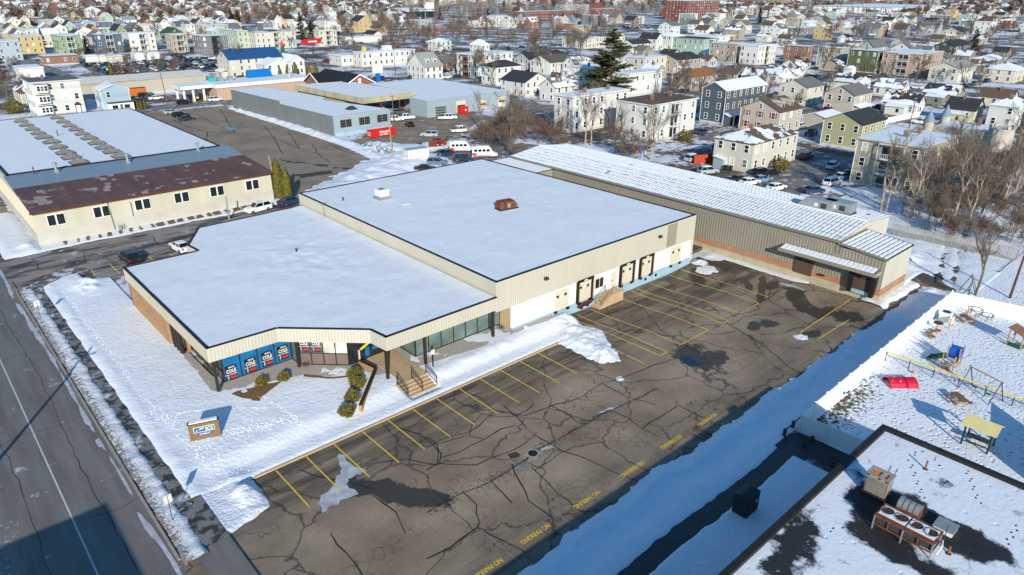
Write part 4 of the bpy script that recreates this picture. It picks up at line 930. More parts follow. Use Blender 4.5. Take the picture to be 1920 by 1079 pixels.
# ------------------------------------------------------------------ big buildings
def ribs(mb, a, b_, z0, z1, mat, step=0.3, w=0.05, d=0.03):
    """raised ribs on the vertical plane a->b (outside is to the right of a->b)"""
    a = Vector(a); b_ = Vector(b_); L = (b_-a).length; u = (b_-a)/L; n = Vector((u.y,-u.x)); k = int(L/step)
    for i in range(1, k):
        p = a+u*(L*i/k); p0 = p-u*w/2; p1 = p+u*w/2; q0 = p0+n*d; q1 = p1+n*d
        mb.face([(p0.x,p0.y,z0),(q0.x,q0.y,z0),(q0.x,q0.y,z1),(p0.x,p0.y,z1)], mat)
        mb.face([(q0.x,q0.y,z0),(q1.x,q1.y,z0),(q1.x,q1.y,z1),(q0.x,q0.y,z1)], mat)
        mb.face([(q1.x,q1.y,z0),(p1.x,p1.y,z0),(p1.x,p1.y,z1),(q1.x,q1.y,z1)], mat)
def wallseg(mb, a, b_, z0, z1, t, mat):
    """wall of thickness t behind the plane a->b (outside right)"""
    a = Vector(a); b_ = Vector(b_); u = (b_-a).normalized(); n = Vector((-u.y,u.x))*t
    mb.prism([(a.x,a.y),(b_.x,b_.y),(b_.x+n.x,b_.y+n.y),(a.x+n.x,a.y+n.y)], z0, z1, mat)
def roof_sheet(poly, z, name, parent, mat='snow_roof', amp=0.03, res=1.0):
    xs_ = [p[0] for p in poly]; ys_ = [p[1] for p in poly]
    me_v = []; me_f = []
    from mathutils.geometry import tessellate_polygon
    mb = MB(); mb.prism(poly, z-0.12, z, mat); return mb.build(name, parent)
BW = thing('commercial_building', 'beige flat roofed commercial building with banner covered windows and loading docks beside the parking lot', 'warehouse', (17.5,53.4,0))
WING = [(17.5,62.6),(24.4,62.3),(31.2,55.9),(31.5,53.4),(46.0,53.4),(46.0,100.0),(29.8,99.6),(26.1,93.2),(26.4,90.2),(17.5,90.2)]
MAIN = [(45.95,53.6),(83.6,53.5),(82.7,100.3),(45.95,100.9)]
def inset(poly, d):
    c = []
    n = len(poly)
    for i in range(n):
        p0 = Vector(poly[i-1]); p1 = Vector(poly[i]); p2 = Vector(poly[(i+1)%n])
        u = (p1-p0).normalized(); w = (p2-p1).normalized(); n1 = Vector((-u.y,u.x)); n2 = Vector((-w.y,w.x))
        k = n1+n2; k = k/max(0.3,k.length_squared)*2 if k.length > 1e-6 else n1
        q = p1+k*d; c.append((q.x,q.y))
    return c
FZ = 3.65
# fascia stretches of the front wing
stretch = [(9,0),(0,1),(1,2),(2,3),(3,4),(5,6),(6,7),(7,8),(8,9)]
rb = MB()
for i, j in stretch:
    a, b_ = WING[i], WING[j]
    if (i, j) == (3,4): b_ = (45.9,53.4)
    mb = MB(); wallseg(mb, a, b_, FZ, 5.12, 0.28, 'beige_metal'); mb.build('fascia', BW)
    ribs(rb, a, b_, FZ+0.01, 5.02, 'beige_metal_dark', 0.32)
mb = MB(); mb.prism(inset(WING,0.30), 4.6, 4.86, 'roof_membrane'); mb.build('roof_deck', BW)
mb = MB(); mb.prism(inset(WING,0.22), FZ-0.02, FZ+0.1, 'beige_metal'); mb.build('soffit', BW)
mb = MB()
for i in range(len(WING)):
    if i == 4: continue
    wallseg(mb, Vector(WING[i])+Vector((0,0)), WING[(i+1)%len(WING)], 5.12, 5.19, 0.30, 'roof_membrane')
for i in range(len(MAIN)):
    wallseg(mb, MAIN[i], MAIN[(i+1)%4], 6.85, 6.93, 0.32, 'roof_membrane')
mb.build('roof_edge_trim', BW)
def snow_top(poly, z, name, parent, seed=1.0, amp=0.035, res=0.8, mat='snow_roof', dent=None):
    """snow surface as a fine grid clipped to the roof outline"""
    xs_ = [p[0] for p in poly]; ys_ = [p[1] for p in poly]; x0, x1, y0, y1 = min(xs_), max(xs_), min(ys_), max(ys_)
    bm = MB(); from mathutils.geometry import tessellate_polygon
    import bmesh
    b = bmesh.new(); vs_ = [b.verts.new((p[0],p[1],z)) for p in poly]; b.faces.new(vs_)
    for k in range(1, int((x1-x0)/res)):
        bmesh.ops.bisect_plane(b, geom=b.verts[:]+b.edges[:]+b.faces[:], plane_co=(x0+k*res,0,0), plane_no=(1,0,0))
    for k in range(1, int((y1-y0)/res)):
        bmesh.ops.bisect_plane(b, geom=b.verts[:]+b.edges[:]+b.faces[:], plane_co=(0,y0+k*res,0), plane_no=(0,1,0))
    for v_ in b.verts:
        e = 0
        v_.co.z = z+amp*fb(v_.co.x,v_.co.y,0.25,seed)+0.4*amp*nz(v_.co.x,v_.co.y,1.3,seed)
        if dent: v_.co.z += dent(v_.co.x,v_.co.y)
    bmesh.ops.recalc_face_normals(b, faces=b.faces[:])
    o = parent['_o']
    for v_ in b.verts: v_.co -= Vector(o)
    me = bpy.data.meshes.new(name); b.to_mesh(me); b.free(); me.materials.append(MATS[mat])
    if me.polygons and me.polygons[0].normal.z < 0: me.flip_normals()
    me.polygons.foreach_set('use_smooth', [True]*len(me.polygons)); return obj(name, me, parent)
def drift(x, y): return 0.05*max(0,nz(x*0.35,y,0.5,7))+0.05*math.exp(-((x-46.9)/0.5)**2)
def wdent(x, y):
    # drifted and trampled area in the middle of the wing roof
    k = math.exp(-(((x-36)/4.5)**2+((y-80)/9)**2)); return 0.11*k*max(-1,min(1,1.6*nz(x,y,0.6,4)+1.8*nz(x,y,1.3,9)))+0.10*math.exp(-((y-62.2-0.0*x)/0.01)**2)*0
snow_top(inset(WING,0.31), 5.10, 'roof_snow', BW, 2.0, 0.04, 0.5, dent=lambda x,y: wdent(x,y)+drift(x,y)+0.12*math.exp(-((45.4-x)/0.8)**2))
snow_top(inset(MAIN,0.33), 6.84, 'roof_snow', BW, 5.0, 0.04, 0.6, dent=drift)
mb = MB(); mb.prism(inset(MAIN,0.34), 6.3, 6.72, 'roof_membrane'); mb.build('roof_deck', BW)
# main warehouse fascia and walls
for a, b_, zb in ((MAIN[0],MAIN[1],3.25),(MAIN[1],MAIN[2],-0.1),(MAIN[2],MAIN[3],0),(MAIN[3],MAIN[0],4.7)):
    mb = MB(); wallseg(mb, a, b_, zb, 6.85, 0.30, 'beige_metal'); mb.build('fascia', BW); ribs(rb, a, b_, zb+0.01, 6.75, 'beige_metal_dark', 0.32)
rb.build('fascia_rib', BW, kind='stuff')
mb = MB(); mb.box(77.0,79.15,53.445,53.53,3.5,6.72,'grey_metal'); ribs(mb, (77.0,53.445),(79.15,53.445),3.5,6.72,'grey_metal_rib',0.3); mb.build('grey_replacement_panel', BW)
mb = MB(); mb.box(48.4,83.5,53.72,54.0,0.42,3.3,'white_wall'); mb.box(48.4,48.7,54.0,55.9,0.0,3.7,'tan_concrete'); mb.box(83.2,83.5,54.0,56,-1,3.3,'white_wall')
mb.build('dock_wall', BW)
mb = MB(); mb.box(48.4,83.6,53.66,54.0,-1.5,0.42,'blue_base'); mb.build('foundation', BW)
# brick side and returns of the wing
mb = MB(); mb.box(17.72,18.0,76.2,90.0,-0.1,FZ,'brick_tan'); mb.box(17.72,26.2,89.8,90.05,-0.1,FZ,'brick_tan'); mb.box(18.75,19.0,73.4,76.2,-0.1,FZ,'brick_tan'); mb.box(26.2,26.5,90,93.3,-0.1,FZ,'brick_tan')
mb.build('brick_wall', BW)
mb = MB()
for y in (75.2,74.2,73.3): mb.box(17.85,18.15,y-0.15,y+0.15,-0.1,FZ,'dark_bronze')
mb.build('pier', BW)
# posts carrying the roof edge
for x, y in ((18.0,62.95),(26.1,62.15),(31.75,54.0),(36.4,53.95),(45.75,53.95)):
    mb = MB(); mb.box(x-0.13,x+0.13,y-0.13,y+0.13,-0.1,FZ,'dark_bronze'); mb.build('post', BW)
# interior core so nothing is seen through the glass
mb = MB(); mb.prism([(19.8,73),(19.8,65.4),(27,65.4),(31,61.5),(36.8,61.5),(37.2,57.2),(48,57.2),(48,90),(19.8,88)], 0.05, 3.5, 'steel_dark'); mb.build('interior', BW)
def glazing(a, b_, z0, z1, n, pane_mats, sill=None, frame='dark_bronze', t=0.09):
    """a row of glazed bays between a and b (outside right); each bay a pane, mullions one part"""
    a = Vector(a); b_ = Vector(b_); u = (b_-a).normalized(); L = (b_-a).length; out = Vector((u.y,-u.x))
    mb = MB()
    def bar(s0, s1, za, zb, d=t):
        p = a+u*s0; q = a+u*s1; mb.prism([tuple(p+out*0.03),tuple(q+out*0.03),tuple(q-out*d),tuple(p-out*d)], za, zb, frame)
    for i in range(n+1): bar(max(0,L*i/n-0.05), min(L,L*i/n+0.05), z0, z1)
    bar(0.05,L-0.05,z0,z0+0.10); bar(0.05,L-0.05,z1-0.10,z1)
    if sill: bar(0.05,L-0.05,sill-0.04,sill+0.04)
    mb.build('mullion_frame', BW)
    res = []
    for i in range(n):
        p = a+u*(L*i/n+0.05)-out*0.04; q = a+u*(L*(i+1)/n-0.05)-out*0.04
        m_ = pane_mats[i%len(pane_mats)]
        mb = MB(); z2 = sill or z0
        mb.face([(p.x,p.y,z2),(q.x,q.y,z2),(q.x,q.y,z1-0.1),(p.x,p.y,z1-0.1)], m_); res.append((mb.build('window_pane', BW), (p+q)/2, out, u, L/n))
        if sill:
            mb = MB(); mb.face([(p.x,p.y,z0+0.1),(q.x,q.y,z0+0.1),(q.x,q.y,sill),(p.x,p.y,sill)], 'grey_brown_panel'); mb.build('spandrel_panel', BW)
    return res
glazing((19.1,73.2),(19.1,64.2), 0.15, FZ, 6, ['glass_dark'], 1.2)
BAN = glazing((19.1,64.2),(26.3,64.2), 0.15, FZ, 4, ['banner_blue'])
glazing((26.35,64.2),(26.35,62.6), 0.15, FZ, 1, ['glass_green'])
POS = glazing((26.4,62.55),(30.15,58.95), 0.15, FZ, 4, ['glass_green','glass_green','glass_white','glass_white'], 1.55)
glazing((30.2,58.95),(36.3,59.1), 0.15, FZ, 3, ['glass_dark'])
glazing((36.4,58.7),(36.4,55.85), 0.15, FZ, 1, ['glass_green'])
glazing((36.45,55.8),(48.35,55.8), 0.15, FZ, 7, ['glass_green'])
mb = MB(); mb.box(31.2,31.35,58.6,58.75,0.3,1.7,'door_beige'); mb.box(32.0,32.5,58.6,58.75,0.7,1.7,'banner_blue'); mb.box(32.9,34.2,58.6,58.75,1.2,1.6,'banner_blue')
mb.hull([(31.5,58.6,1.6),(32.6,58.6,2.1),(32.6,58.72,2.1),(31.5,58.72,1.6)],[(31.4,58.6,1.8),(32.6,58.6,2.35),(32.6,58.72,2.35),(31.4,58.72,1.8)],'yellow_plastic'); mb.build('door_poster', BW)
# campaign posters: four on blue banners, two on the angled windows
def poster(c, out, u, z, w, h, lab):
    ang = math.atan2(u.y,u.x); o = c+out*0.10
    t = thing('poster', lab, 'poster', (o.x,o.y,z), ang)
    mb = MB(); mb.box(-w/2,w/2,-0.012,0.012,-h/2,h/2,'banner_black'); mb.build('sheet', t, loc=(0,0,0))
    mb = MB(); mb.box(-w*0.12,w*0.47,-0.018,-0.013,-h*0.40,-h*0.22,'banner_red'); mb.build('red_band', t, loc=(0,0,0))
    mb = MB(); mb.face([(-w*0.30+w*0.07*math.cos(k*math.pi/5),-0.018,-h*0.27+h*0.13*math.sin(k*math.pi/5)) for k in range(10)][::-1],'flesh'); mb.box(-w*0.40,-w*0.20,-0.017,-0.013,-h*0.48,-h*0.38,'sign_blue'); mb.build('portrait', t, loc=(0,0,0))
    rot = (math.pi/2,0,0)
    txt('COLE', h*0.34, t, 'white_print', (0.02*w,-0.02,h*0.12), rot, bold=True, sx=w/(h*0.98))
    txt('BRIAN', h*0.13, t, 'white_print', (0.10*w,-0.02,h*0.38), rot, bold=True)
    txt('FOR CONGRESS', h*0.10, t, 'white_print', (0.0,-0.02,-h*0.10), rot, bold=True)
ords = ['leftmost','second','third','rightmost']
for i, (pn, c, out, u, L) in enumerate(BAN):
    poster(c+u*(-0.15 if i == 0 else (0.05 if i < 3 else -0.02)), out, u, 1.0+0.1*i, 1.15, 1.65, '%s of the four black and white COLE posters on the blue window banners'%ords[i])
for i in range(2):
    pn, c, out, u, L = POS[i]; poster(c, out, u, 2.5, 0.98, 1.55, 'COLE poster in the %s of the angled entrance windows'%(('first','second')[i]))
# dock doors
def dock(x0, x1, z0, z1, seal, plate=False, plain=False):
    d = MB(); d.box(x0,x1,53.60,53.70,z0,z1,'door_beige')
    for k in range(1,5): z = z0+(z1-z0)*k/5; d.box(x0,x1,53.585,53.60,z-0.015,z+0.015,'beige_metal_dark')
    w = x1-x0; zz = z0+(z1-z0)*0.66
    o = d.build('dock_door', BW)
    for f0 in (0.10,0.66):
        g = MB(); g.box(x0+w*f0,x0+w*(f0+0.17),53.57,53.585,zz,zz+0.32,'glass_dark'); g.build('door_window', o)
    g = MB(); g.box(x0+w*0.42,x0+w*0.54,53.57,53.585,zz+0.05,zz+0.3,'white_print'); g.build('door_notice', o)
    for b_ in (x0-0.05,x1-0.35):
        m_ = MB(); m_.box(b_,b_+0.4,53.45,53.66,z0-0.32,z0,'black_rubber'); m_.build('dock_bumper', BW)
    if seal:
        m_ = MB(); m_.box(x0-0.27,x0-0.02,53.4,53.72,z0-0.2,z1+0.1,'black_rubber'); m_.box(x1+0.02,x1+0.27,53.4,53.72,z0-0.2,z1+0.1,'black_rubber'); m_.box(x0-0.27,x1+0.27,53.35,53.72,z1+0.1,z1+0.38,'black_rubber')
        m_.box(x0-0.015,x0+0.10,53.42,53.58,z0,z1,'pale_wood'); m_.box(x1+0.16,x1+0.27,53.33,53.39,z0-0.2,z1,'pale_wood'); m_.build('dock_seal', BW)
        m_ = MB(); m_.box((x0+x1)/2-0.4,(x0+x1)/2+0.2,53.32,53.348,z1+0.2,z1+0.32,'white_print'); m_.build('number_plate', BW)
    if plate:
        m_ = MB(); m_.hull([(x0-0.1,53.3,z0-0.75),(x1-0.2,53.3,z0-0.7),(x1-0.2,53.64,z0-0.6),(x0-0.1,53.64,z0-0.6)],[(x0-0.1,52.9,z0-0.1),(x1+0.05,52.9,z0-0.05),(x1+0.05,53.1,z0),(x0-0.1,53.1,z0)],'rust_dark')
        m_.box(x0+0.4,x0+0.7,53.3,53.6,z0-1.0,z0-0.7,'black_rubber'); m_.box(x0+1.5,x0+1.8,53.3,53.6,z0-0.95,z0-0.65,'black_rubber'); m_.build('dock_plate', BW)
for a in ((55.3,57.7,0.42,2.95,False),(59.4,61.75,0.42,3.0,True,True),(67.6,70.0,0.42,3.0,True),(71.7,74.05,0.42,3.0,True),(78.5,80.9,0.42,3.0,False)): dock(*a)
m_ = MB(); m_.box(62.55,64.15,53.62,53.72,1.25,2.65,'door_beige'); m_.box(62.62,64.08,53.60,53.62,1.32,2.58,'glass_dark'); m_.box(63.3,63.4,53.58,53.60,1.32,2.58,'door_beige'); m_.build('window', BW)
m_ = MB(); m_.box(65.7,66.65,53.62,53.72,0.5,2.7,'door_beige'); m_.box(65.8,65.9,53.58,53.62,1.4,1.75,'grey_brown_panel'); m_.build('entry_door', BW)
for x, y, z in ((53.5,53.6,5.4),(75.2,53.5,5.6)):
    m_ = MB(); m_.box(x-0.25,x+0.25,53.15,53.55,z-0.2,z+0.12,'steel_dark'); m_.build('wall_lamp', BW)
for x in (73.0,75.3):
    m_ = MB(); m_.box(x-0.15,x+0.15,53.5,53.66,-0.35,-0.05,'black_rubber'); m_.build('dock_bumper', BW)
# concrete stair by the dock
t = thing('dock_stair', 'tan concrete stair with black pipe rails leading up to the dock door', 'stairs', (62.0,52.2,-0.9))
m_ = MB()
for k in range(7): m_.box(62.0+k*0.36,66.6,52.2,53.6,-0.95+k*0.205,-0.95+(k+1)*0.205,'tan_concrete')
m_.build('steps', t)
for yy_ in (52.3,53.4):
    m_ = MB(); m_.tube((62.5,yy_,-0.6),(62.5,yy_,0.3),0.03,0.03,'steel_dark'); m_.tube((64.4,yy_,0.5),(64.4,yy_,1.4),0.03,0.03,'steel_dark'); m_.tube((62.5,yy_,0.3),(64.5,yy_,1.45),0.03,0.03,'steel_dark'); m_.tube((62.5,yy_,-0.1),(64.5,yy_,1.05),0.025,0.025,'steel_dark')
    if yy_ < 53: m_.tube((64.5,yy_,1.45),(66.5,yy_,1.45),0.03,0.03,'steel_dark'); m_.tube((66.5,yy_,0.5),(66.5,yy_,1.45),0.03,0.03,'steel_dark')
    m_.build('handrail', t)
# front stair with rails
t = thing('front_stair', 'tan concrete front steps with three black railings between lawn and walk', 'stairs', (31.6,50.3,-0.4))
m_ = MB()
for k in range(5): m_.box(31.8,35.2,50.4+k*0.42,52.6,-0.55+k*0.16,-0.39+k*0.16,'tan_concrete')
m_.build('steps', t)
for x in (31.75,33.5,35.25):
    m_ = MB(); m_.tube((x,50.4,-0.4),(x,50.4,0.55),0.04,0.04,'black_rubber'); m_.tube((x,52.3,0.2),(x,52.3,1.25),0.04,0.04,'black_rubber'); m_.tube((x,50.35,0.55),(x,52.4,1.25),0.04,0.04,'black_rubber'); m_.tube((x,50.4,-0.15),(x,52.3,0.45),0.03,0.03,'black_rubber')
    for k in range(1,12): yk = 50.4+k*0.158; m_.tube((x,yk,-0.15+0.6*(yk-50.4)/1.9),(x,yk,0.55+0.68*(yk-50.4)/1.9),0.014,0.014,'black_rubber',4)
    m_.build('railing', t)
t = thing('accessible_sign', 'small white sign on a black post by the front steps', 'sign', (36.6,52.9,0.1))
m_ = MB(); m_.box(-0.05,0.05,-0.05,0.05,0,2.1,'black_rubber'); m_.build('post', t, loc=(0,0,0)); m_ = MB(); m_.box(-0.2,0.2,-0.08,-0.055,1.6,2.1,'white_print'); m_.build('panel', t, loc=(0,0,0))
# low brick wall by the walk
t = thing('garden_wall', 'low tan brick wall with dark coping bending down to the lawn beside the hedge', 'wall', (26.9,51.0,0))
m_ = MB(); wallseg(m_, (30.9,58.3),(31.3,55.9),0,0.7,0.3,'brick_tan'); wallseg(m_, (31.25,55.95),(26.7,51.1),-0.3,0.62,0.3,'brick_tan'); m_.build('brick_body', t)
m_ = MB(); wallseg(m_, (30.87,58.3),(31.33,55.8),0.70,0.76,0.36,'dark_bronze'); wallseg(m_, (31.33,55.9),(26.62,51.0),0.62,0.68,0.36,'dark_bronze'); m_.build('coping', t)
# business sign
a = P(358,830,0.1); b_ = P(415,818,0.1); ang = math.atan2(b_.y-a.y,b_.x-a.x); L = (b_-a).length
t = thing('business_sign', 'brick sign with a blue JCI panel standing in the snowy lawn near the road', 'sign', tuple((a+b_)/2), ang)
m_ = MB(); m_.box(-L/2,L/2,-0.0,0.45,-0.15,1.72,'sign_brick'); m_.build('brick_body', t, loc=(0,0,0))
m_ = MB(); m_.box(-L/2-0.03,L/2+0.03,-0.03,0.48,1.72,1.78,'dark_bronze'); m_.build('coping', t, loc=(0,0,0)); m_ = MB(); m_.box(-L/2+0.1,L/2-0.1,0.0,0.42,1.78,1.86,'snow'); m_.build('snow_cap', t, loc=(0,0,0))
m_ = MB(); m_.box(-0.86,0.86,-0.05,-0.01,0.86,1.42,'sign_cream'); m_.build('panel_border', t, loc=(0,0,0)); m_ = MB(); m_.box(-0.81,0.81,-0.07,-0.052,0.91,1.37,'sign_blue'); m_.build('panel', t, loc=(0,0,0))
m_ = MB(); m_.face([(-0.62,-0.08,1.0),(-0.55,-0.08,1.06),(-0.58,-0.08,1.14),(-0.66,-0.08,1.1)],'white_print'); m_.face([(-0.45,-0.08,1.16),(-0.3,-0.08,1.28),(0.0,-0.08,1.3),(-0.08,-0.08,1.16),(-0.25,-0.08,1.18)],'white_print'); m_.face([(-0.42,-0.082,1.02),(-0.28,-0.082,1.02),(-0.24,-0.082,1.14),(-0.44,-0.082,1.14)],'banner_red'); m_.build('emblem', t, loc=(0,0,0))
txt('JCI', 0.5, t, 'sign_cream', (0.4,-0.085,1.12), (math.pi/2,0,0), bold=True).rotation_euler = (math.pi/2,0,0)
m_ = MB(); m_.box(-0.62,0.62,-0.04,-0.012,0.56,0.74,'sign_blue'); m_.build('address_plate', t, loc=(0,0,0)); txt('25 PINE ST', 0.19, t, 'white_print', (0,-0.05,0.65), (math.pi/2,0,0), bold=True)
# rooftop units
def unit(name, lab, x, y, z, parts, cat='vent', rz=0):
    t = thing(name, lab, cat, (x,y,z), rz)
    for nm, mb in parts: mb.build(nm, t, loc=(0,0,0))
    return t
m1 = MB(); m1.hull([(-1.1,-1.1,0),(1.1,-1.1,0),(1.1,1.1,0),(-1.1,1.1,0)],[(-0.8,-0.8,0.5),(0.8,-0.8,0.5),(0.8,0.8,0.5),(-0.8,0.8,0.5)],'galvanised'); m2 = MB(); m2.box(-0.8,0.8,-0.8,0.8,0.5,1.5,'white_metal'); m2.box(-0.4,0.3,-0.2,0.4,1.5,1.52,'steel_dark')
q = P(717,372,6.85); unit('rooftop_ventilator', 'pale square ventilator box on a flared metal curb on the snowy roof', q.x, q.y, 6.8, [('curb',m1),('housing',m2)])
m1 = MB(); m1.box(-0.6,0.6,-0.5,0.5,0,0.25,'galvanised'); m2 = MB(); m2.box(-0.65,0.65,-0.55,0.55,0.25,0.33,'snow_roof')
q = P(758,386,6.85); unit('roof_hatch', 'low grey roof hatch with snow on its lid beside the ventilator', q.x, q.y, 6.8, [('curb',m1),('lid',m2)])
m1 = MB(); m1.box(-1.6,1.6,-0.8,0.8,0,0.22,'roof_membrane'); m2 = MB(); m2.hull([(-1.5,-0.7,0.22),(1.4,-0.7,0.22),(1.4,0.7,0.22),(-1.5,0.7,0.22)],[(-1.48,-0.68,1.3),(0.95,-0.68,1.3),(0.95,0.68,1.3),(-1.48,0.68,1.3)],'rust'); m2.hull([(0.9,-0.7,0.5),(1.5,-0.7,0.5),(1.5,0.7,0.5),(0.9,0.7,0.5)],[(0.9,-0.65,1.25),(1.2,-0.65,1.0),(1.2,0.65,1.0),(0.9,0.65,1.25)],'rust_dark')
m3 = MB(); m3.box(-0.9,-0.4,-0.74,-0.7,0.4,1.1,'rust_dark'); m3.box(-0.3,0.15,-0.74,-0.7,0.4,1.0,'galvanised')
q = P(950,391,6.85); unit('rooftop_unit', 'rust brown heating unit on the snowy warehouse roof', q.x, q.y, 6.8, [('curb',m1),('cabinet',m2),('access_panel',m3)], 'rooftop unit', -0.15)
for k, (px, py, z) in enumerate(((643,377,6.85),(556,474,5.1),(1075,0,0))):
    if k == 2: continue
    q = P(px,py,z); m1 = MB(); m1.tube((0,0,0),(0,0,0.5),0.09,0.09,'steel_dark',8); m2 = MB(); m2.tube((0,0,0.5),(0,0,0.6),0.14,0.14,'steel_dark',8)
    unit('vent_pipe', ('short dark vent pipe left of the ventilator on the upper snowy roof','short dark vent pipe in the middle of the lower snowy roof')[k], q.x, q.y, z-0.05, [('pipe',m1),('cap',m2)], 'pipe')
q = P(612,408,5.1); t = thing('antenna', 'thin rusty roof antenna at the step between the two snowy roofs', 'antenna', (q.x-0.3,q.y,5.0))
m1 = MB(); m1.tube((0,0,0),(0,0,2.6),0.03,0.02,'rust',5); m1.build('mast', t, loc=(0,0,0))
m1 = MB()
for k in range(7): m1.tube((-0.1+0.15*k-0.4,-0.3,2.2),(-0.1+0.15*k-0.4,0.3,2.5),0.012,0.012,'rust',4)
m1.tube((-0.6,0,2.35),(0.7,0,2.35),0.015,0.015,'rust',4); m1.build('arms', t, loc=(0,0,0))

# ---------------- long metal warehouse on the right
LB = thing('metal_warehouse', 'long grey ribbed metal warehouse with snow between its roof seams and a lean-to dock canopy', 'warehouse', (89.6,29.3,-0.5))
rb = MB()
m_ = MB(); m_.box(89.6,105.2,35.4,99.6,1.4,6.5,'grey_metal'); m_.prism([(89.6,29.3),(97.7,29.3),(97.7,35.4),(89.6,35.4)],1.4,5.55,'grey_metal')
m_.face([(89.6,35.4,6.5),(97.2,35.4,7.35),(105.2,35.4,6.5)],'beige_metal'); m_.face([(89.6,99.6,6.5),(105.2,99.6,6.5),(97.2,99.6,7.35)],'grey_metal'); m_.build('wall', LB)
ribs(rb, (89.6,99.6),(89.6,29.3),1.45,5.5,'grey_metal_rib',0.42,0.10,0.05); ribs(rb,(89.6,99.6),(89.6,35.4),5.5,6.45,'grey_metal_rib',0.42,0.10,0.05)
rb.build('wall_rib', LB, kind='stuff')
m_ = MB(); m_.box(89.56,97.72,29.26,29.29,1.45,5.5,'beige_metal'); m_.build('end_wall_sheet', LB); m_ = MB(); m_.box(97.7,105.15,35.36,35.39,1.45,6.5,'beige_metal'); m_.build('end_wall_sheet', LB)
m_ = MB(); m_.box(89.55,105.2,35.4,99.6,0.55,1.4,'brick_orange'); m_.box(89.55,97.75,29.25,35.4,0.55,1.4,'brick_orange'); m_.build('brick_band', LB)
m_ = MB(); m_.box(89.45,105.3,35.4,99.6,-0.8,0.55,'yellow_concrete'); m_.box(89.45,97.85,29.15,35.4,-0.8,0.55,'yellow_concrete'); m_.build('foundation', LB)
def roof_plane(x0, z0, x1, z1, y0, y1, name='roof_slope', seam=0.61, pads=6, top='snow_roof'):
    m_ = MB(); m_.hull([(x0,y0,z0),(x1,y0,z1),(x1,y1,z1),(x0,y1,z0)],[(x0,y0,z0+0.1),(x1,y0,z1+0.1),(x1,y1,z1+0.1),(x0,y1,z0+0.1)],'dusted_metal'); m_.build(name, LB)
    pd = MB(); n = int((y1-y0)/seam)
    for i in range(n):
        ya = y0+(y1-y0)*i/n+0.075; yb = y0+(y1-y0)*(i+1)/n-0.075
        for k in range(pads):
            fa = k/pads+0.014; fb_ = (k+1)/pads-0.014
            fa += random.uniform(-0.012,0.010); fb_ += random.uniform(-0.010,0.012)
            if random.random() < 0.002: continue
            pa = (x0+(x1-x0)*fa, z0+(z1-z0)*fa+0.1); pb = (x0+(x1-x0)*fb_, z0+(z1-z0)*fb_+0.1); h = 0.07
            lo = [(pa[0],ya,pa[1]-.02),(pb[0],ya,pb[1]-.02),(pb[0],yb,pb[1]-.02),(pa[0],yb,pa[1]-.02)]
            e = 0.07 if x1 > x0 else -0.07
            hi = [(pa[0]+e,ya+0.06,pa[1]+h),(pb[0]-e,ya+0.06,pb[1]+h),(pb[0]-e,yb-0.06,pb[1]+h),(pa[0]+e,yb-0.06,pa[1]+h)]
            if x1 < x0: lo = lo[::-1]; hi = hi[::-1]
            pd.hull(lo, hi, top)
    pd.build('snow_pads', LB, kind='stuff')
roof_plane(89.3,6.43,97.2,7.38,35.2,99.8); roof_plane(105.5,6.43,97.2,7.38,35.2,99.8,pads=7)
m_ = MB(); m_.hull([(96.95,35.2,7.46),(97.45,35.2,7.46),(97.45,99.8,7.46),(96.95,99.8,7.46)],[(97.1,35.2,7.62),(97.3,35.2,7.62),(97.3,99.8,7.62),(97.1,99.8,7.62)],'snow_roof'); m_.build('ridge_cap', LB)
m_ = MB(); m_.hull([(89.4,29.1,5.5),(97.9,29.1,5.5),(97.9,35.35,6.1),(89.4,35.35,6.1)],[(89.4,29.1,5.6),(97.9,29.1,5.6),(97.9,35.35,6.2),(89.4,35.35,6.2)],'steel_dark'); m_.build('lean_to_roof', LB)
pd = MB()
for i in range(10):
    for k in range(5):
        xa = 89.6+k*1.62; ya = 29.3+i*0.6; za = 5.62+(ya-29.1)*0.096; zb = za+.45*0.096; xb = xa+1.5+random.uniform(-.06,.06)
        pd.hull([(xa,ya,za-.02),(xb,ya,za-.02),(xb,ya+.46,zb-.02),(xa,ya+.46,zb-.02)],[(xa+.06,ya+.06,za+.05),(xb-.06,ya+.06,za+.05),(xb-.06,ya+.4,zb+.05),(xa+.06,ya+.4,zb+.05)],'snow_roof')
pd.build('snow_pads', LB, kind='stuff')
m_ = MB(); m_.hull([(89.25,29.0,5.4),(89.5,29.0,5.4),(89.5,35.4,6.0),(89.25,35.4,6.0)],[(89.25,29.0,5.62),(89.5,29.0,5.62),(89.5,35.4,6.22),(89.25,35.4,6.22)],'grey_metal_rib'); m_.box(89.15,89.32,35.3,99.8,6.2,6.4,'grey_metal_rib'); m_.build('gutter', LB)
# ladder by the step
m_ = MB()
for y in (35.0,35.6): m_.tube((89.45,y,4.6),(89.45,y,6.9),0.03,0.03,'grey_metal_rib',5); m_.tube((89.45,y,6.9),(90.1,y,6.9),0.03,0.03,'grey_metal_rib',5)
for k in range(7): m_.tube((89.45,35.0,4.7+0.3*k),(89.45,35.6,4.7+0.3*k),0.02,0.02,'grey_metal_rib',4)
m_.build('ladder', LB)
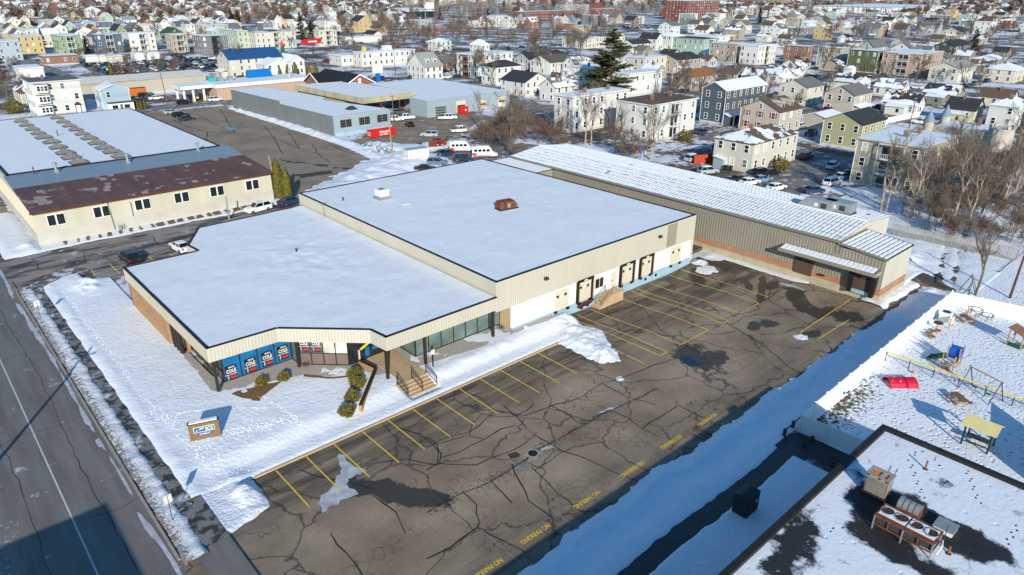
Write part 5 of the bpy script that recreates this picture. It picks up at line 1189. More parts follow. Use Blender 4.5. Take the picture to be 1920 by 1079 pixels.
# dock canopy
m_ = MB(); m_.hull([(87.9,29.7,3.75),(89.55,29.7,4.05),(89.55,42.6,4.05),(87.9,42.6,3.75)],[(87.9,29.7,3.85),(89.55,29.7,4.15),(89.55,42.6,4.15),(87.9,42.6,3.85)],'grey_metal_rib'); m_.box(87.75,87.9,29.6,42.7,3.45,3.9,'grey_metal')
m_.box(87.75,89.55,29.5,29.62,3.45,4.0,'grey_metal'); ribs(m_,(87.75,42.7),(87.75,29.6),3.46,3.88,'grey_metal_rib',0.3,0.08,0.04); m_.build('dock_canopy', LB)
m_ = MB(); 
for i in range(21):
    y = 30.0+i*0.6; m_.hull([(88.0,y,3.85),(89.4,y,4.1),(89.4,y+0.55,4.1),(88.0,y+0.55,3.85)],[(88.1,y+.05,3.95),(89.3,y+.05,4.2),(89.3,y+.5,4.2),(88.1,y+.5,3.95)],'snow_roof')
m_.build('canopy_snow', LB, kind='stuff')
for y0, y1, seal in ((38.3,40.9,False),(30.3,32.6,True)):
    m_ = MB(); m_.box(89.42 if not seal else 89.2,89.58,y0,y1,0.75 if seal else 0.45,3.5,'door_brown')
    for k in range(1,5): z = 0.5+k*0.6; m_.box(89.40 if not seal else 89.18,89.6,y0,y1,z-0.02,z+0.02,'rust_dark')
    o = m_.build('dock_door', LB)
    xo = 89.40 if not seal else 89.18
    for f0 in (0.2,0.65):
        g = MB(); g.box(xo-0.02,xo,y0+(y1-y0)*f0,y0+(y1-y0)*(f0+0.18),2.3,2.6,'glass_dark'); g.v = [(a_-89.6,b__-29.3,c_+0.5) for a_,b__,c_ in g.v]; g.build('door_window', o, loc=(0,0,0))
    if seal:
        m_ = MB(); m_.box(88.7,89.55,y0-0.5,y0,0.3,3.5,'black_rubber'); m_.box(88.7,89.55,y1,y1+0.5,0.3,3.5,'black_rubber'); m_.box(88.7,89.55,y0-0.5,y1+0.5,3.3,3.6,'black_rubber'); m_.box(88.72,88.8,y1+0.0,y1+0.12,0.5,3.2,'pale_wood'); m_.build('dock_seal', LB)
        m_ = MB(); m_.box(89.1,89.46,y0,y1,0.25,0.72,'blue_base'); m_.build('dock_plate', LB)
m_ = MB(); m_.tube((89.3,37.2,1.2),(89.3,36.4,1.2),0.12,0.12,'black_rubber',8); m_.build('wall_tap', LB)
# two rooftop cooling units on the far slope
for i, (px, py) in enumerate(((1538,392),(1572,396))):
    q = P(px,py,7.4); m1 = MB(); m1.box(-1.2,1.2,-2.0,2.0,-0.6,0.5,'steel_dark'); m2 = MB(); m2.box(-1.1,1.1,-1.9,1.9,0.5,1.9,'galvanised'); m2.box(-1.16,-1.1,-1.2,-0.4,0.8,1.5,'steel_dark'); m2.box(-1.16,-1.1,0.1,0.6,0.9,1.4,'white_metal')
    if i == 0: m2.hull([(-1.1,1.9,0.5),(1.1,1.9,0.5),(1.1,3.2,0.5),(-1.1,3.2,0.5)],[(-1.1,1.9,1.9),(1.1,1.9,1.9),(1.1,2.3,1.5),(-1.1,2.3,1.5)],'galvanised')
    unit('rooftop_unit', ('left','right')[i]+' of the two large grey air handling units on the seamed snowy roof', q.x+0.2, q.y, 7.0, [('curb',m1),('cabinet',m2)], 'rooftop unit')
# low connector at the north end
m_ = MB(); 
t = thing('connector_building', 'low grey link with a seamed snowy roof at the north end of the long warehouse', 'building', (84,90,0))
m_.box(83.0,89.2,88.2,100.2,0,6.0,'grey_metal'); m_.build('wall', t); m_ = MB(); m_.box(82.9,89.25,88.1,100.3,6.0,6.12,'steel_dark'); m_.build('roof', t)
pd = MB()
for i in range(19):
    for k in range(3):
        y = 88.3+i*0.62; x = 83.1+k*2.05; pd.box(x,x+1.85,y,y+0.5,6.12,6.2,'snow_roof')
pd.build('snow_pads', t, kind='stuff')

# ---------------- left warehouse with brown lean-to roof
LW = thing('skylight_warehouse', 'cream warehouse with a rust brown lean-to roof and two rows of pyramid skylights', 'warehouse', (13.6,122.4,0))
x0, x1 = 13.5, 50.9
m_ = MB(); m_.box(x0,x1,122.5,204,1.9,5.4,'siding_cream'); m_.box(x0,x1-0.5,142.6,204,5.4,6.7,'siding_cream')
m_.face([(x0,122.5,5.4),(x0,142.6,6.9),(x0,142.6,5.4)],'siding_cream'); m_.face([(x1,122.5,5.4),(x1,142.6,5.4),(x1,142.6,6.9)],'siding_cream'); m_.build('wall', LW)
rb = MB(); ribs(rb,(x0,122.5),(x1,122.5),1.95,5.3,'siding_cream',0.3,0.05,0.03); ribs(rb,(x0,203),(x0,122.5),1.95,5.3,'siding_cream',0.3,0.05,0.03); rb.build('wall_rib', LW, kind='stuff')
m_ = MB(); m_.box(x0-0.05,x1+0.05,122.45,203,-0.2,1.9,'base_grey'); m_.build('foundation', LW)
zr = lambda y: 5.45+(y-122.0)*0.075
def slab(y0,y1,mat,name,xx0,xx1,th=0.15):
    m_ = MB(); m_.hull([(xx0,y0,zr(y0)-th),(xx1,y0,zr(y0)-th),(xx1,y1,zr(y1)-th),(xx0,y1,zr(y1)-th)],[(xx0,y0,zr(y0)),(xx1,y0,zr(y0)),(xx1,y1,zr(y1)),(xx0,y1,zr(y1))],mat); return m_.build(name, LW)
slab(122.0,134.6,'brown_roof_metal','brown_roof',x0-0.2,x1+0.25)
slab(134.6,142.3,'blue_metal_roof','metal_roof',x0-0.2,x1+0.25)
m_ = MB()
for i in range(75):
    x = x0+0.25+i*0.5; m_.hull([(x,122.0,zr(122)),(x+.05,122.0,zr(122)),(x+.05,142.2,zr(142.2)),(x,142.2,zr(142.2))],[(x,122.0,zr(122)+.04),(x+.05,122.0,zr(122)+.04),(x+.05,142.2,zr(142.2)+.04),(x,142.2,zr(142.2)+.04)],'brown_roof_metal')
    n_ = len(m_.v); m_.hull([(x-0.002,134.65,zr(134.65)),(x+.052,134.65,zr(134.65)),(x+.052,142.2,zr(142.2)),(x-0.002,142.2,zr(142.2))],[(x-0.002,134.65,zr(134.65)+.044),(x+.052,134.65,zr(134.65)+.044),(x+.052,142.2,zr(142.2)+.044),(x-0.002,142.2,zr(142.2)+.044)],'blue_metal_roof')
m_.build('roof_rib', LW, kind='stuff')
m_ = MB(); m_.box(x0-0.3,x1+0.3,121.8,122.0,5.1,5.4,'rust_dark'); m_.build('eave_gutter', LW)
RO = [(x0+0.3,142.4),(x1-1.2,142.4),(x1-1.2,203.5),(x0-25,203.5),(x0-25,190),(x0+0.3,190)]
RO = [(x0+0.3,142.6),(x1-1.2,142.6),(x1-1.2,203.5),(x0+0.3,203.5)]
m_ = MB()
for i in range(4): wallseg(m_, RO[i], RO[(i+1)%4], 6.6, 7.12, 0.35, 'roof_membrane')
m_.build('parapet', LW)
snow_top(inset(RO,0.35), 7.02, 'roof_snow', LW, 8.0, 0.03, 1.6)
Rk = (0,130,4)
for row in ([(155,385),(195,415),(240,445),(285,475),(325,505),(385,540),(435,580),(485,620),(530,655),(590,690)],[(425,360),(472,390),(518,420),(566,448),(615,480),(668,512),(725,548),(780,582),(838,612),(905,645)]):
    xm = sum(P(*cpt(Rk,*q),7.3).x for q in row)/len(row)
    for q in row:
        p = P(*cpt(Rk,*q),7.3); s = 1.15 if q[1] < 500 else 1.35
        m_ = MB(); m_.box(p.x-s-.1,p.x+s+.1,p.y-s-.1,p.y+s+.1,6.95,7.2,'steel_dark')
        m_.hull([(p.x-s,p.y-s,7.2),(p.x+s,p.y-s,7.2),(p.x+s,p.y+s,7.2),(p.x-s,p.y+s,7.2)],[(p.x-.05,p.y-.05,8.0),(p.x+.05,p.y-.05,8.0),(p.x+.05,p.y+.05,8.0),(p.x-.05,p.y+.05,8.0)],'skylight'); m_.build('skylight', LW)
for (x,y) in ((425,770),(960,700),(1487,615)):
    p = P(*cpt(Rk,x,y),6.9); m_ = MB(); m_.box(p.x-.35,p.x+.35,p.y-.35,p.y+.35,6.6,7.2,'galvanised'); m_.tube((p.x,p.y,7.2),(p.x,p.y,8.2),0.22,0.22,'galvanised',8); m_.tube((p.x,p.y,8.2),(p.x,p.y,8.5),0.36,0.36,'galvanised',8); m_.build('roof_vent', LW)
for (x,y) in ((435,500),(580,668),(258,785)):
    p = P(*cpt(Rk,x,y),7.0); m_ = MB(); m_.tube((p.x,p.y,7),(p.x,p.y,8.2),0.1,0.1,'rust_dark',6); m_.build('vent_pipe', LW)
for (cx_, cy_) in ((447,158),(780,85),(1085,28)):
    p = P(*cpt((0,380,4),cx_,cy_),3.5); x = p.x
    for dx in (-0.62,0.62):
        m_ = MB(); m_.box(x+dx-0.6,x+dx+0.6,122.40,122.5,2.7,4.5,'white_print'); f_ = m_.build('window_frame', LW)
        m_ = MB(); m_.box(x+dx-0.5-13.6,x+dx+0.5-13.6,-0.03,0.0,2.8,4.4,'glass_dark'); m_.build('window_pane', f_, loc=(0,0,0))
for (cx_, cy_) in ((1370,970),(1640,925),(1900,875)):
    p = P(*cpt(Rk,cx_,cy_),3.5); x = p.x
    for dx in (-0.62,0.62):
        m_ = MB(); m_.box(x+dx-0.6,x+dx+0.6,122.40,122.5,2.7,4.5,'white_print'); f_ = m_.build('window_frame', LW)
        m_ = MB(); m_.box(x+dx-0.5-13.6,x+dx+0.5-13.6,-0.03,0.0,2.8,4.4,'glass_dark'); m_.build('window_pane', f_, loc=(0,0,0))
m_ = MB(); m_.tube((24.0,122.3,0.3),(23.7,122.3,5.2),0.06,0.06,'grey_metal_rib'); m_.tube((27,122.3,2),(27,122.3,4.4),0.05,0.05,'galvanised'); m_.build('downpipe', LW)
m_ = MB(); m_.box(24.5,24.9,122.0,122.4,0.2,0.9,'galvanised'); m_.tube((25.3,122.2,0.1),(25.3,122.2,1.1),0.05,0.05,'galvanised'); m_.tube((25.7,122.2,0.6),(24.7,122.2,0.6),0.05,0.05,'galvanised'); m_.build('gas_meter', LW)
# west wing of the same roof running out of the picture
m_ = MB(); m_.box(-30,x0+0.25,204-16,204,0,6.6,'siding_cream'); m_.build('wall', LW)

# ---------------- grey masonry building, canopy shed, blue grey shop
GB = thing('masonry_building', 'long grey block building with snowy flat roof and dark framed windows behind the red dumpster', 'building', (88.4,168.3,0))
def shell(parent, poly, z0, z1, mat, snow=True, trim='roof_membrane', par=0.25):
    m_ = MB(); m_.prism(poly, z0, z1, mat, top='roof_membrane'); m_.build('wall', parent)
    m_ = MB(); ii = inset(poly, 0.3)
    for i in range(len(poly)): wallseg(m_, poly[i], poly[(i+1)%len(poly)], z1+0.003, z1+par, 0.28, mat)
    m_.build('parapet', parent)
    if snow: snow_top(ii, z1+par-0.06, 'roof_snow', parent, z1*3, 0.03, 2.0)
shell(GB, [(88.4,168.3),(106.4,169.0),(100.3,196),(87.0,196)], -0.1, 4.9, 'masonry_bluegrey'); shell(GB, [(87.0,196.05),(100.6,196.05),(96.5,229),(85.6,228)], -0.1, 5.7, 'masonry_bluegrey')
m_ = MB(); wallseg(m_, (88.35,168.25),(88.2,168.2),0,5.1,0.2,'masonry_grey'); wallseg(m_, (85.52,228.0),(86.95,196.05),-0.05,5.94,0.05,'masonry_grey'); wallseg(m_, (86.95,196.0),(88.34,168.25),-0.05,5.14,0.05,'masonry_grey'); m_.build('west_wall_render', GB)
m_ = MB(); m_.box(88.6,106.2,168.1,168.6,-0.1,0.9,'blue_base'); m_.build('foundation', GB)
for fx in (0.12,0.44,0.76):
    for k in (0,1):
        x = 88.4+18*fx+k*1.75; y = 168.3+0.7*(x-88.4)/18
        m_ = MB(); m_.box(x,x+1.6,y-0.06,y+0.05,1.9,3.9,'grey_brown_panel'); f_ = m_.build('window_frame', GB)
        m_ = MB()
        for r_ in range(3):
            for c_ in range(3): m_.box(x+0.06+c_*0.52-88.4,x+0.50+c_*0.52-88.4,y-0.09-168.3,y-0.062-168.3,1.98+r_*0.64,2.54+r_*0.64,'glass_dark')
        m_.build('window_pane', f_, loc=(0,0,0))
p = P(*cpt((480,130,4),715,300),5.1); m_ = MB(); m_.hull([(p.x-1.5,p.y-1.5,5.0),(p.x+1.5,p.y-1.5,5.0),(p.x+1.5,p.y+1.5,5.0),(p.x-1.5,p.y+1.5,5.0)],[(p.x-.5,p.y-.1,6),(p.x+.5,p.y-.1,6),(p.x+.5,p.y+.1,6),(p.x-.5,p.y+.1,6)],'steel_dark'); m_.build('skylight', GB)
CS = thing('canopy_shed', 'open storage shed under a deep weathered metal fascia with a snowy flat roof', 'shed', (109,187.8,0))
poly = [(109.2,188.1),(128.4,188.4),(126,226),(107.2,228.7)]
m_ = MB()
for i in range(4): wallseg(m_, poly[i], poly[(i+1)%4], 3.9, 5.6, 0.2, 'canopy_metal')
m_.build('fascia', CS); m_ = MB()
for i in (0,3): ribs(m_, poly[i], poly[(i+1)%4], 3.92, 5.5, 'canopy_metal', 0.8, 0.08, 0.05)
m_.build('fascia_rib', CS, kind='stuff'); m_ = MB(); m_.prism(inset(poly,0.21),4.9,5.2,'steel_dark'); m_.build('roof_deck', CS); snow_top(inset(poly,0.2),5.5,'roof_snow',CS,3.3,0.03,2.5)
m_ = MB(); m_.prism([(109.6,200),(121,200),(121,226),(108,228)],0,3.9,'canopy_metal'); m_.build('wall', CS)
for x, y in ((122.6,188.9),(128.0,188.9),(116,188.9),(109.6,188.9),(109.3,198),(128,196)):
    m_ = MB(); m_.box(x-.15,x+.15,y-.15,y+.15,0,3.95,'rust'); m_.build('post', CS)
m_ = MB()
for k in range(4): m_.box(112,120,192+k*1.6,193+k*1.6,0.4,1.1+0.5*(k%2),'pale_wood')
m_.build('timber_stack', CS)
BG = thing('shop_building', 'blue grey workshop with a sunlit snowy roof and white roller doors behind the yard', 'building', (123,174.6,0))
shell(BG, [(123.2,175.0),(157.2,176.2),(157.2,221),(131,221),(129,189),(123.2,184)], -0.1, 4.6, 'masonry_bluegrey')
for x, w, z in ((134.5,3.6,3.7),(144.0,2.8,3.0),(152,3.2,3.2)):
    y = 175.0+1.2*(x-123.2)/34; m_ = MB(); m_.box(x,x+w,y-0.08,y+0.15,0.2,z,'door_beige'); m_.box(x+0.3,x+w-0.3,y-0.11,y-0.08,z*0.5,z*0.66,'glass_dark'); m_.build('roller_door', BG)
for k in range(4):
    m_ = MB(); m_.box(126.0,129.6,174.0,174.9,0.5+k*0.75,0.62+k*0.75,'grey_metal_rib'); m_.build('pipe_rack', BG)
BK = thing('brick_bank', 'red brick building with crossed charcoal gable roofs and white trim', 'building', (122,222,0))
m_ = MB(); m_.box(122.6,134.5,222.4,246,0,4.6,'brick_red'); m_.box(118.5,134.5,232,243,0,4.6,'brick_red')
m_.face([(122.6,222.4,4.6),(134.5,222.4,4.6),(128.5,222.4,7.8)],'brick_red'); m_.face([(118.5,243,4.6),(118.5,232,4.6),(118.5,237.5,7.6)],'brick_red'); m_.build('wall', BK)
def gslab(a, b_, c_, d_, mat, name, par, th=0.2):
    m_ = MB(); m_.hull([(p[0],p[1],p[2]-th) for p in (a,b_,c_,d_)], [a,b_,c_,d_], mat); return m_.build(name, par)
gslab((121.8,221.8,4.4),(128.5,221.8,8.0),(128.5,246.5,8.0),(121.8,246.5,4.4),'roof_membrane','roof_slope',BK); gslab((128.5,221.8,8.0),(135.3,221.8,4.4),(135.3,246.5,4.4),(128.5,246.5,8.0),'roof_membrane','roof_slope',BK)
gslab((117.8,231.2,4.4),(128.4,231.2,4.4),(128.4,237.5,7.8),(117.8,237.5,7.8),'roof_membrane','roof_slope',BK); gslab((117.8,237.5,7.8),(128.4,237.5,7.8),(128.4,243.8,4.4),(117.8,243.8,4.4),'roof_membrane','roof_slope',BK)
for a, b_ in (((121.7,4.35),(128.5,8.0)),((128.5,8.0),(135.4,4.35))):
    m_ = MB(); m_.hull([(a[0],221.6,a[1]-.25),(b_[0],221.6,b_[1]-.25),(b_[0],221.8,b_[1]-.25),(a[0],221.8,a[1]-.25)],[(a[0],221.6,a[1]+.12),(b_[0],221.6,b_[1]+.12),(b_[0],221.8,b_[1]+.12),(a[0],221.8,a[1]+.12)],'white_print'); m_.build('gable_trim', BK)
for a, b_ in (((231.1,4.35),(237.5,7.85)),((237.5,7.85),(243.9,4.35))):
    m_ = MB(); m_.hull([(117.6,a[0],a[1]-.25),(117.8,a[0],a[1]-.25),(117.8,b_[0],b_[1]-.25),(117.6,b_[0],b_[1]-.25)],[(117.6,a[0],a[1]+.12),(117.8,a[0],a[1]+.12),(117.8,b_[0],b_[1]+.12),(117.6,b_[0],b_[1]+.12)],'white_print'); m_.build('gable_trim', BK)
m_ = MB(); m_.box(128.0,129.0,222.25,222.4,4.7,6.6,'white_print'); m_.build('vent_panel', BK); m_ = MB(); m_.box(121.5,122.6,244,245.2,4,9,'brick_chimney'); m_.build('chimney', BK)
m_ = MB(); m_.box(121.0,136.5,219.5,222.3,0,3.6,'brick_red'); m_.box(120.8,136.7,219.3,222.35,3.6,3.9,'masonry_grey'); m_.build('front_annex', BK)
# drive-through canopy building
GC = thing('drive_through_building', 'long low tan building with a white drive-through canopy on cream columns', 'building', (79,243,0))
m_ = MB(); m_.box(88,123,247,262,0,4.2,'plain_colour'); m_.build('wall', GC, color=lin(186,160,142)); m_ = MB(); m_.box(87.6,123.4,246.6,262.4,4.2,5.2,'white_metal'); m_.build('fascia', GC); m_ = MB(); m_.box(88,123,247,262,5.2,5.3,'snow_roof'); m_.build('roof_snow', GC)
m_ = MB(); m_.box(77,87.6,250,259,4.2,5.1,'white_metal'); m_.build('drive_canopy', GC); m_ = MB(); m_.box(77.3,87.5,250.3,258.7,5.1,5.2,'snow_roof'); m_.build('canopy_snow', GC)
for x, y in ((78.5,251),(81.5,251),(85,251),(78.5,258),(85,258)): m_ = MB(); m_.box(x-.3,x+.3,y-.3,y+.3,0,4.2,'white_metal'); m_.box(x-.7,x-.5,y-.7,y-.5,0,1.1,'yellow_plastic'); m_.build('column', GC)
for x, y, mt in ((90.5,257,'teal_paint'),(93,256,'galvanised'),(96.5,256,'galvanised')): m_ = MB(); m_.box(x-.9,x+.9,y-.9,y+.9,5.3,6.7,mt); m_.build('rooftop_box', GC)
m_ = MB(); m_.hull([(104,258,5.3),(113,258,5.3),(113,261,5.3),(104,261,5.3)],[(104,259.4,8.0),(113,259.4,8.0),(113,259.6,8.0),(104,259.6,8.0)],'sign_blue'); m_.build('blue_cupola_roof', GC)
# big industrial roofs etc. are in the house table; grandstand
GS = thing('grandstand', 'long low grandstand with a snowy roof over a dark green back', 'grandstand', (430,640,0))
def qb(px,py,z=0): return P(px,py,z)
a = P(762,18,9); b_ = P(882,20,9)
m_ = MB(); m_.box(a.x,b_.x,a.y,a.y+24,0,6.5,'dark_green'); m_.build('stand', GS); m_ = MB(); m_.hull([(a.x-2,a.y-3,6.6),(b_.x+2,a.y-3,6.6),(b_.x-6,a.y+26,9.5),(a.x-2,a.y+26,9.5)],[(a.x-2,a.y-3,7.1),(b_.x+2,a.y-3,7.1),(b_.x-6,a.y+26,10),(a.x-2,a.y+26,10)],'snow_roof'); m_.build('roof', GS)
# ------------------------------------------------------------------ bottom right building and its roof equipment
FB = thing('flat_roof_building', 'near building with a black edged flat roof half covered by thin trodden snow', 'building', (51.6,14.4,0))
m_ = MB(); m_.box(12,51.5,-14,14.3,-0.6,5.5,'brick_tan'); m_.build('wall', FB)
m_ = MB(); m_.box(12,51.5,-14,14.3,5.5,5.66,'snow_over_membrane'); m_.build('roof_membrane', FB)
m_ = MB(); m_.box(11.9,51.7,14.05,14.5,5.3,5.95,'roof_membrane'); m_.box(51.3,51.72,-14,14.05,5.3,5.95,'roof_membrane'); m_.build('parapet', FB)
m_ = MB(); m_.box(20,51.75,14.5,14.56,4.9,5.5,'steel_dark'); m_.build('gutter', FB)
CHM = thing('brick_chimney', 'broad square brick chimney with a concrete cap and orange flue on the near roof', 'chimney', (43.5,11.5,5.6))
CX0, CX1, CY0, CY1, CZ = 42.95, 44.0, 10.85, 12.2, 7.1
m_ = MB(); m_.box(CX0,CX1,CY0,CY1,5.6,CZ,'brick_chimney'); m_.build('shaft', CHM); m_ = MB(); m_.box(CX0-.12,CX1+.12,CY0-.12,CY1+.12,5.6,5.85,'roof_membrane'); m_.build('flashing', CHM)
hb = MB(); hb.box(-0.005,0.03,-0.05,0.05,-0.03,0.03,'concrete'); hm = hb.mesh('brick'); hb2 = MB(); hb2.box(-0.05,0.05,-0.03,0.005,-0.03,0.03,'concrete'); hm2 = hb2.mesh('brick')
o_ = CHM['_o']
for r_ in range(13):
    for c_ in range(8):
        y = CY0+.1+c_*0.16+(0.08 if r_%2 else 0)
        if y < CY1-.06: obj('brick', hm, CHM, (CX0-.03-o_[0],y-o_[1],5.95+r_*0.086-o_[2]))
    for c_ in range(6):
        x = CX0+.1+c_*0.16+(0.08 if r_%2 else 0)
        if x < CX1-.06: obj('brick', hm2, CHM, (x-o_[0],CY0-o_[1],5.95+r_*0.086-o_[2]))
m_ = MB()
for bx in ((CX0-.08,CX1+.08,CY0-.08,CY1+.08,CZ,CZ+.08),(CX0-.08,CX1+.08,CY0-.08,CY0+.18,CZ+.08,CZ+.17),(CX0-.08,CX1+.08,CY0+.45,CY0+.65,CZ+.08,CZ+.17),(CX0-.08,CX1+.08,CY1-.2,CY1+.08,CZ+.08,CZ+.17),(CX0-.08,CX0+.2,CY0-.07,CY1+.07,CZ+.08,CZ+.172),(CX1-.2,CX1+.08,CY0-.07,CY1+.07,CZ+.08,CZ+.172)): m_.box(*bx,'concrete')
m_.build('cap', CHM)
m_ = MB(); m_.box(CX0+.25,CX1-.25,CY0+.7,CY1-.25,CZ+.085,CZ+.11,'flue_inside'); m_.box(CX0+.4,CX1-.35,CY0+.22,CY0+.42,CZ+.085,CZ+.11,'flue_inside'); m_.build('flue', CHM)
m_ = MB()
for y in (10.9,11.3):
    m_.tube((44.0,y,7.2),(44.15,y,7.55),0.02,0.02,'steel_dark',5); m_.tube((44.15,y,7.55),(44.35,y,7.6),0.02,0.02,'steel_dark',5); m_.tube((44.35,y,7.6),(44.4,y,7.3),0.02,0.02,'steel_dark',5)
m_.build('ladder_hooks', CHM)
CD = thing('fan_condenser', 'rusty four fan condenser on a steel frame with snow on its top', 'air conditioner', (39.9,8.6,5.66))
X0, X1, Y0, Y1 = 39.85, 41.4, 6.9, 10.35; ZT = 6.8
m_ = MB(); m_.box(X0,X1,Y0,Y1,ZT-0.14,ZT,'rust'); m_.build('top_deck', CD)
m_ = MB(); m_.box(X0+.28,X1-.22,Y0+.12,(Y0+Y1)/2-.05,ZT+0.004,ZT+0.04,'snow_roof'); m_.box(X0+.28,X1-.22,(Y0+Y1)/2+.05,Y1-.12,ZT+0.004,ZT+0.04,'snow_roof'); m_.build('snow_cover', CD)
m_ = MB()
for x in (X0,X1-.08):
    for y in (Y0,(Y0+Y1)/2-.04,Y1-.08): m_.box(x,x+.08,y,y+.08,5.66,ZT-.14,'galvanised')
    m_.box(x,x+.08,Y0+.08,(Y0+Y1)/2-.04,6.05,6.13,'rust'); m_.box(x,x+.08,(Y0+Y1)/2+.04,Y1-.08,6.05,6.13,'rust')
for y in (Y0,Y1-.08): m_.box(X0+.08,X1-.08,y,y+.08,6.05,6.13,'rust')
for k in (1,3): yk = Y0+(Y1-Y0)*k/4; m_.box(X0+.002,X0+.06,yk-.025,yk+.025,6.13,ZT-.14,'rust')
m_.build('frame', CD); m_ = MB(); m_.box(X0+.12,X1-.12,Y0+.12,Y1-.12,6.14,ZT-.15,'steel_dark'); m_.build('coil', CD)
for k in range(4):
    yc = Y0+0.46+k*0.845; xc = (X0+X1)/2+.03; m_ = MB()
    for a_ in range(24):
        t0, t1 = 2*math.pi*a_/24, 2*math.pi*(a_+1)/24
        m_.hull([(xc+.36*math.cos(t0),yc+.36*math.sin(t0),ZT),(xc+.41*math.cos(t0),yc+.41*math.sin(t0),ZT),(xc+.41*math.cos(t1),yc+.41*math.sin(t1),ZT),(xc+.36*math.cos(t1),yc+.36*math.sin(t1),ZT)],[(xc+.36*math.cos(t0),yc+.36*math.sin(t0),ZT+.1),(xc+.39*math.cos(t0),yc+.39*math.sin(t0),ZT+.1),(xc+.39*math.cos(t1),yc+.39*math.sin(t1),ZT+.1),(xc+.36*math.cos(t1),yc+.36*math.sin(t1),ZT+.1)],'galvanised')
    m_.tube((xc,yc,ZT+.045),(xc,yc,ZT+.05),0.36,0.36,'rust_dark',24)
    m_.build('fan_ring', CD)
    m_ = MB()
    for b in range(4):
        t0 = b*math.pi/2+0.4*k; m_.face([(xc,yc,ZT+.06),(xc+.33*math.cos(t0),yc+.33*math.sin(t0),ZT+.055),(xc+.33*math.cos(t0+.5),yc+.33*math.sin(t0+.5),ZT+.09)],'steel_dark')
    m_.build('fan', CD)
    if k < 3: m_ = MB(); m_.face([(xc+.34*math.cos(t),yc+.34*math.sin(t),ZT+.1) for t in [0.5+.2*i for i in range(13-3*k)]],'snow_roof'); m_.build('fan_snow', CD)
m_ = MB(); m_.tube((X1+.1,6.8,5.8),(X1+.1,6.8,7.3),0.025,0.025,'steel_dark'); m_.tube((X0+.5,6.75,5.8),(X0+.6,6.6,6.5),0.05,0.05,'white_metal'); m_.tube((X0+.6,6.6,6.5),(X0+1.1,6.75,6.5),0.05,0.05,'white_metal'); m_.build('pipework', CD)
t = thing('exhaust_hood', 'ribbed silver barrel shaped exhaust hood with a rusty edge between chimney and condenser', 'vent', (43.0,9.3,5.66))
m_ = MB(); xc = 43.0; zc = 6.15
for k in range(4):
    y0 = 8.65+k*0.33; y1 = y0+0.30
    for a_ in range(8):
        t0, t1 = math.pi*a_/8, math.pi*(a_+1)/8
        for ra, ya, yb, mt_ in ((.48,y0,y1,'galvanised'),(.51,y1,y1+.03,'rust')):
            m_.face([(xc+ra*math.cos(t0),ya,zc+ra*math.sin(t0)),(xc+ra*math.cos(t0),yb,zc+ra*math.sin(t0)),(xc+ra*math.cos(t1),yb,zc+ra*math.sin(t1)),(xc+ra*math.cos(t1),ya,zc+ra*math.sin(t1))],mt_)
m_.build('barrel', t); m_ = MB(); m_.box(42.54,43.46,8.64,9.98,5.66,6.1,'rust'); m_.face([(xc+.48*math.cos(math.pi*a_/8),8.66,6.15+.48*math.sin(math.pi*a_/8)) for a_ in range(9)],'copper_flue'); m_.build('base', t)
t = thing('rooftop_box', 'low pale grey metal box behind the condenser on the near roof', 'vent', (43.1,7.2,5.66)); m_ = MB(); m_.box(42.7,43.8,6.65,7.75,5.66,5.95,'white_metal'); m_.build('cabinet', t); m_ = MB(); m_.box(42.65,43.85,6.6,7.8,5.95,6.0,'galvanised'); m_.build('lid', t)
for i, (px, py, h) in enumerate(((1735,880,0.75),(1778,1038,0.6))):
    q = P(px,py,5.66); t = thing('vent_pipe', ('copper coloured vent pipe standing alone in the snow of the near roof','short copper coloured vent pipe beside the condenser')[i], 'pipe', (q.x,q.y,5.6)); m_ = MB(); m_.tube((0,0,0),(0,0,h),0.07,0.07,'copper_flue',10); m_.build('pipe', t, loc=(0,0,0)); m_ = MB(); m_.tube((0,0,0.0),(0,0,0.08),0.2,0.16,'roof_membrane',10); m_.build('flashing', t, loc=(0,0,0))
mb = MB()
for k in range(11):
    p0 = (random.uniform(30,50), random.uniform(3,13.5)); an = random.uniform(-0.5,0.9); L = random.uniform(2,5)
    for s_ in range(int(L/0.45)):
        x = p0[0]+s_*0.45*math.cos(an)+random.uniform(-.05,.05); y = p0[1]+s_*0.45*math.sin(an)+(0.1 if s_%2 else -0.1)
        if 12.5 < x < 51 and -10 < y < 13.8 and not (38.8 < x < 44.6 and 5 < y < 12.4): blobmesh(mb, [(x-.09,y-.05),(x+.09,y-.05),(x+.09,y+.05),(x-.09,y+.05)], 'roof_membrane', lambda a,b: 5.66, 0.006, 0.02, 2)
mb.build('footprints', FB, kind='stuff')

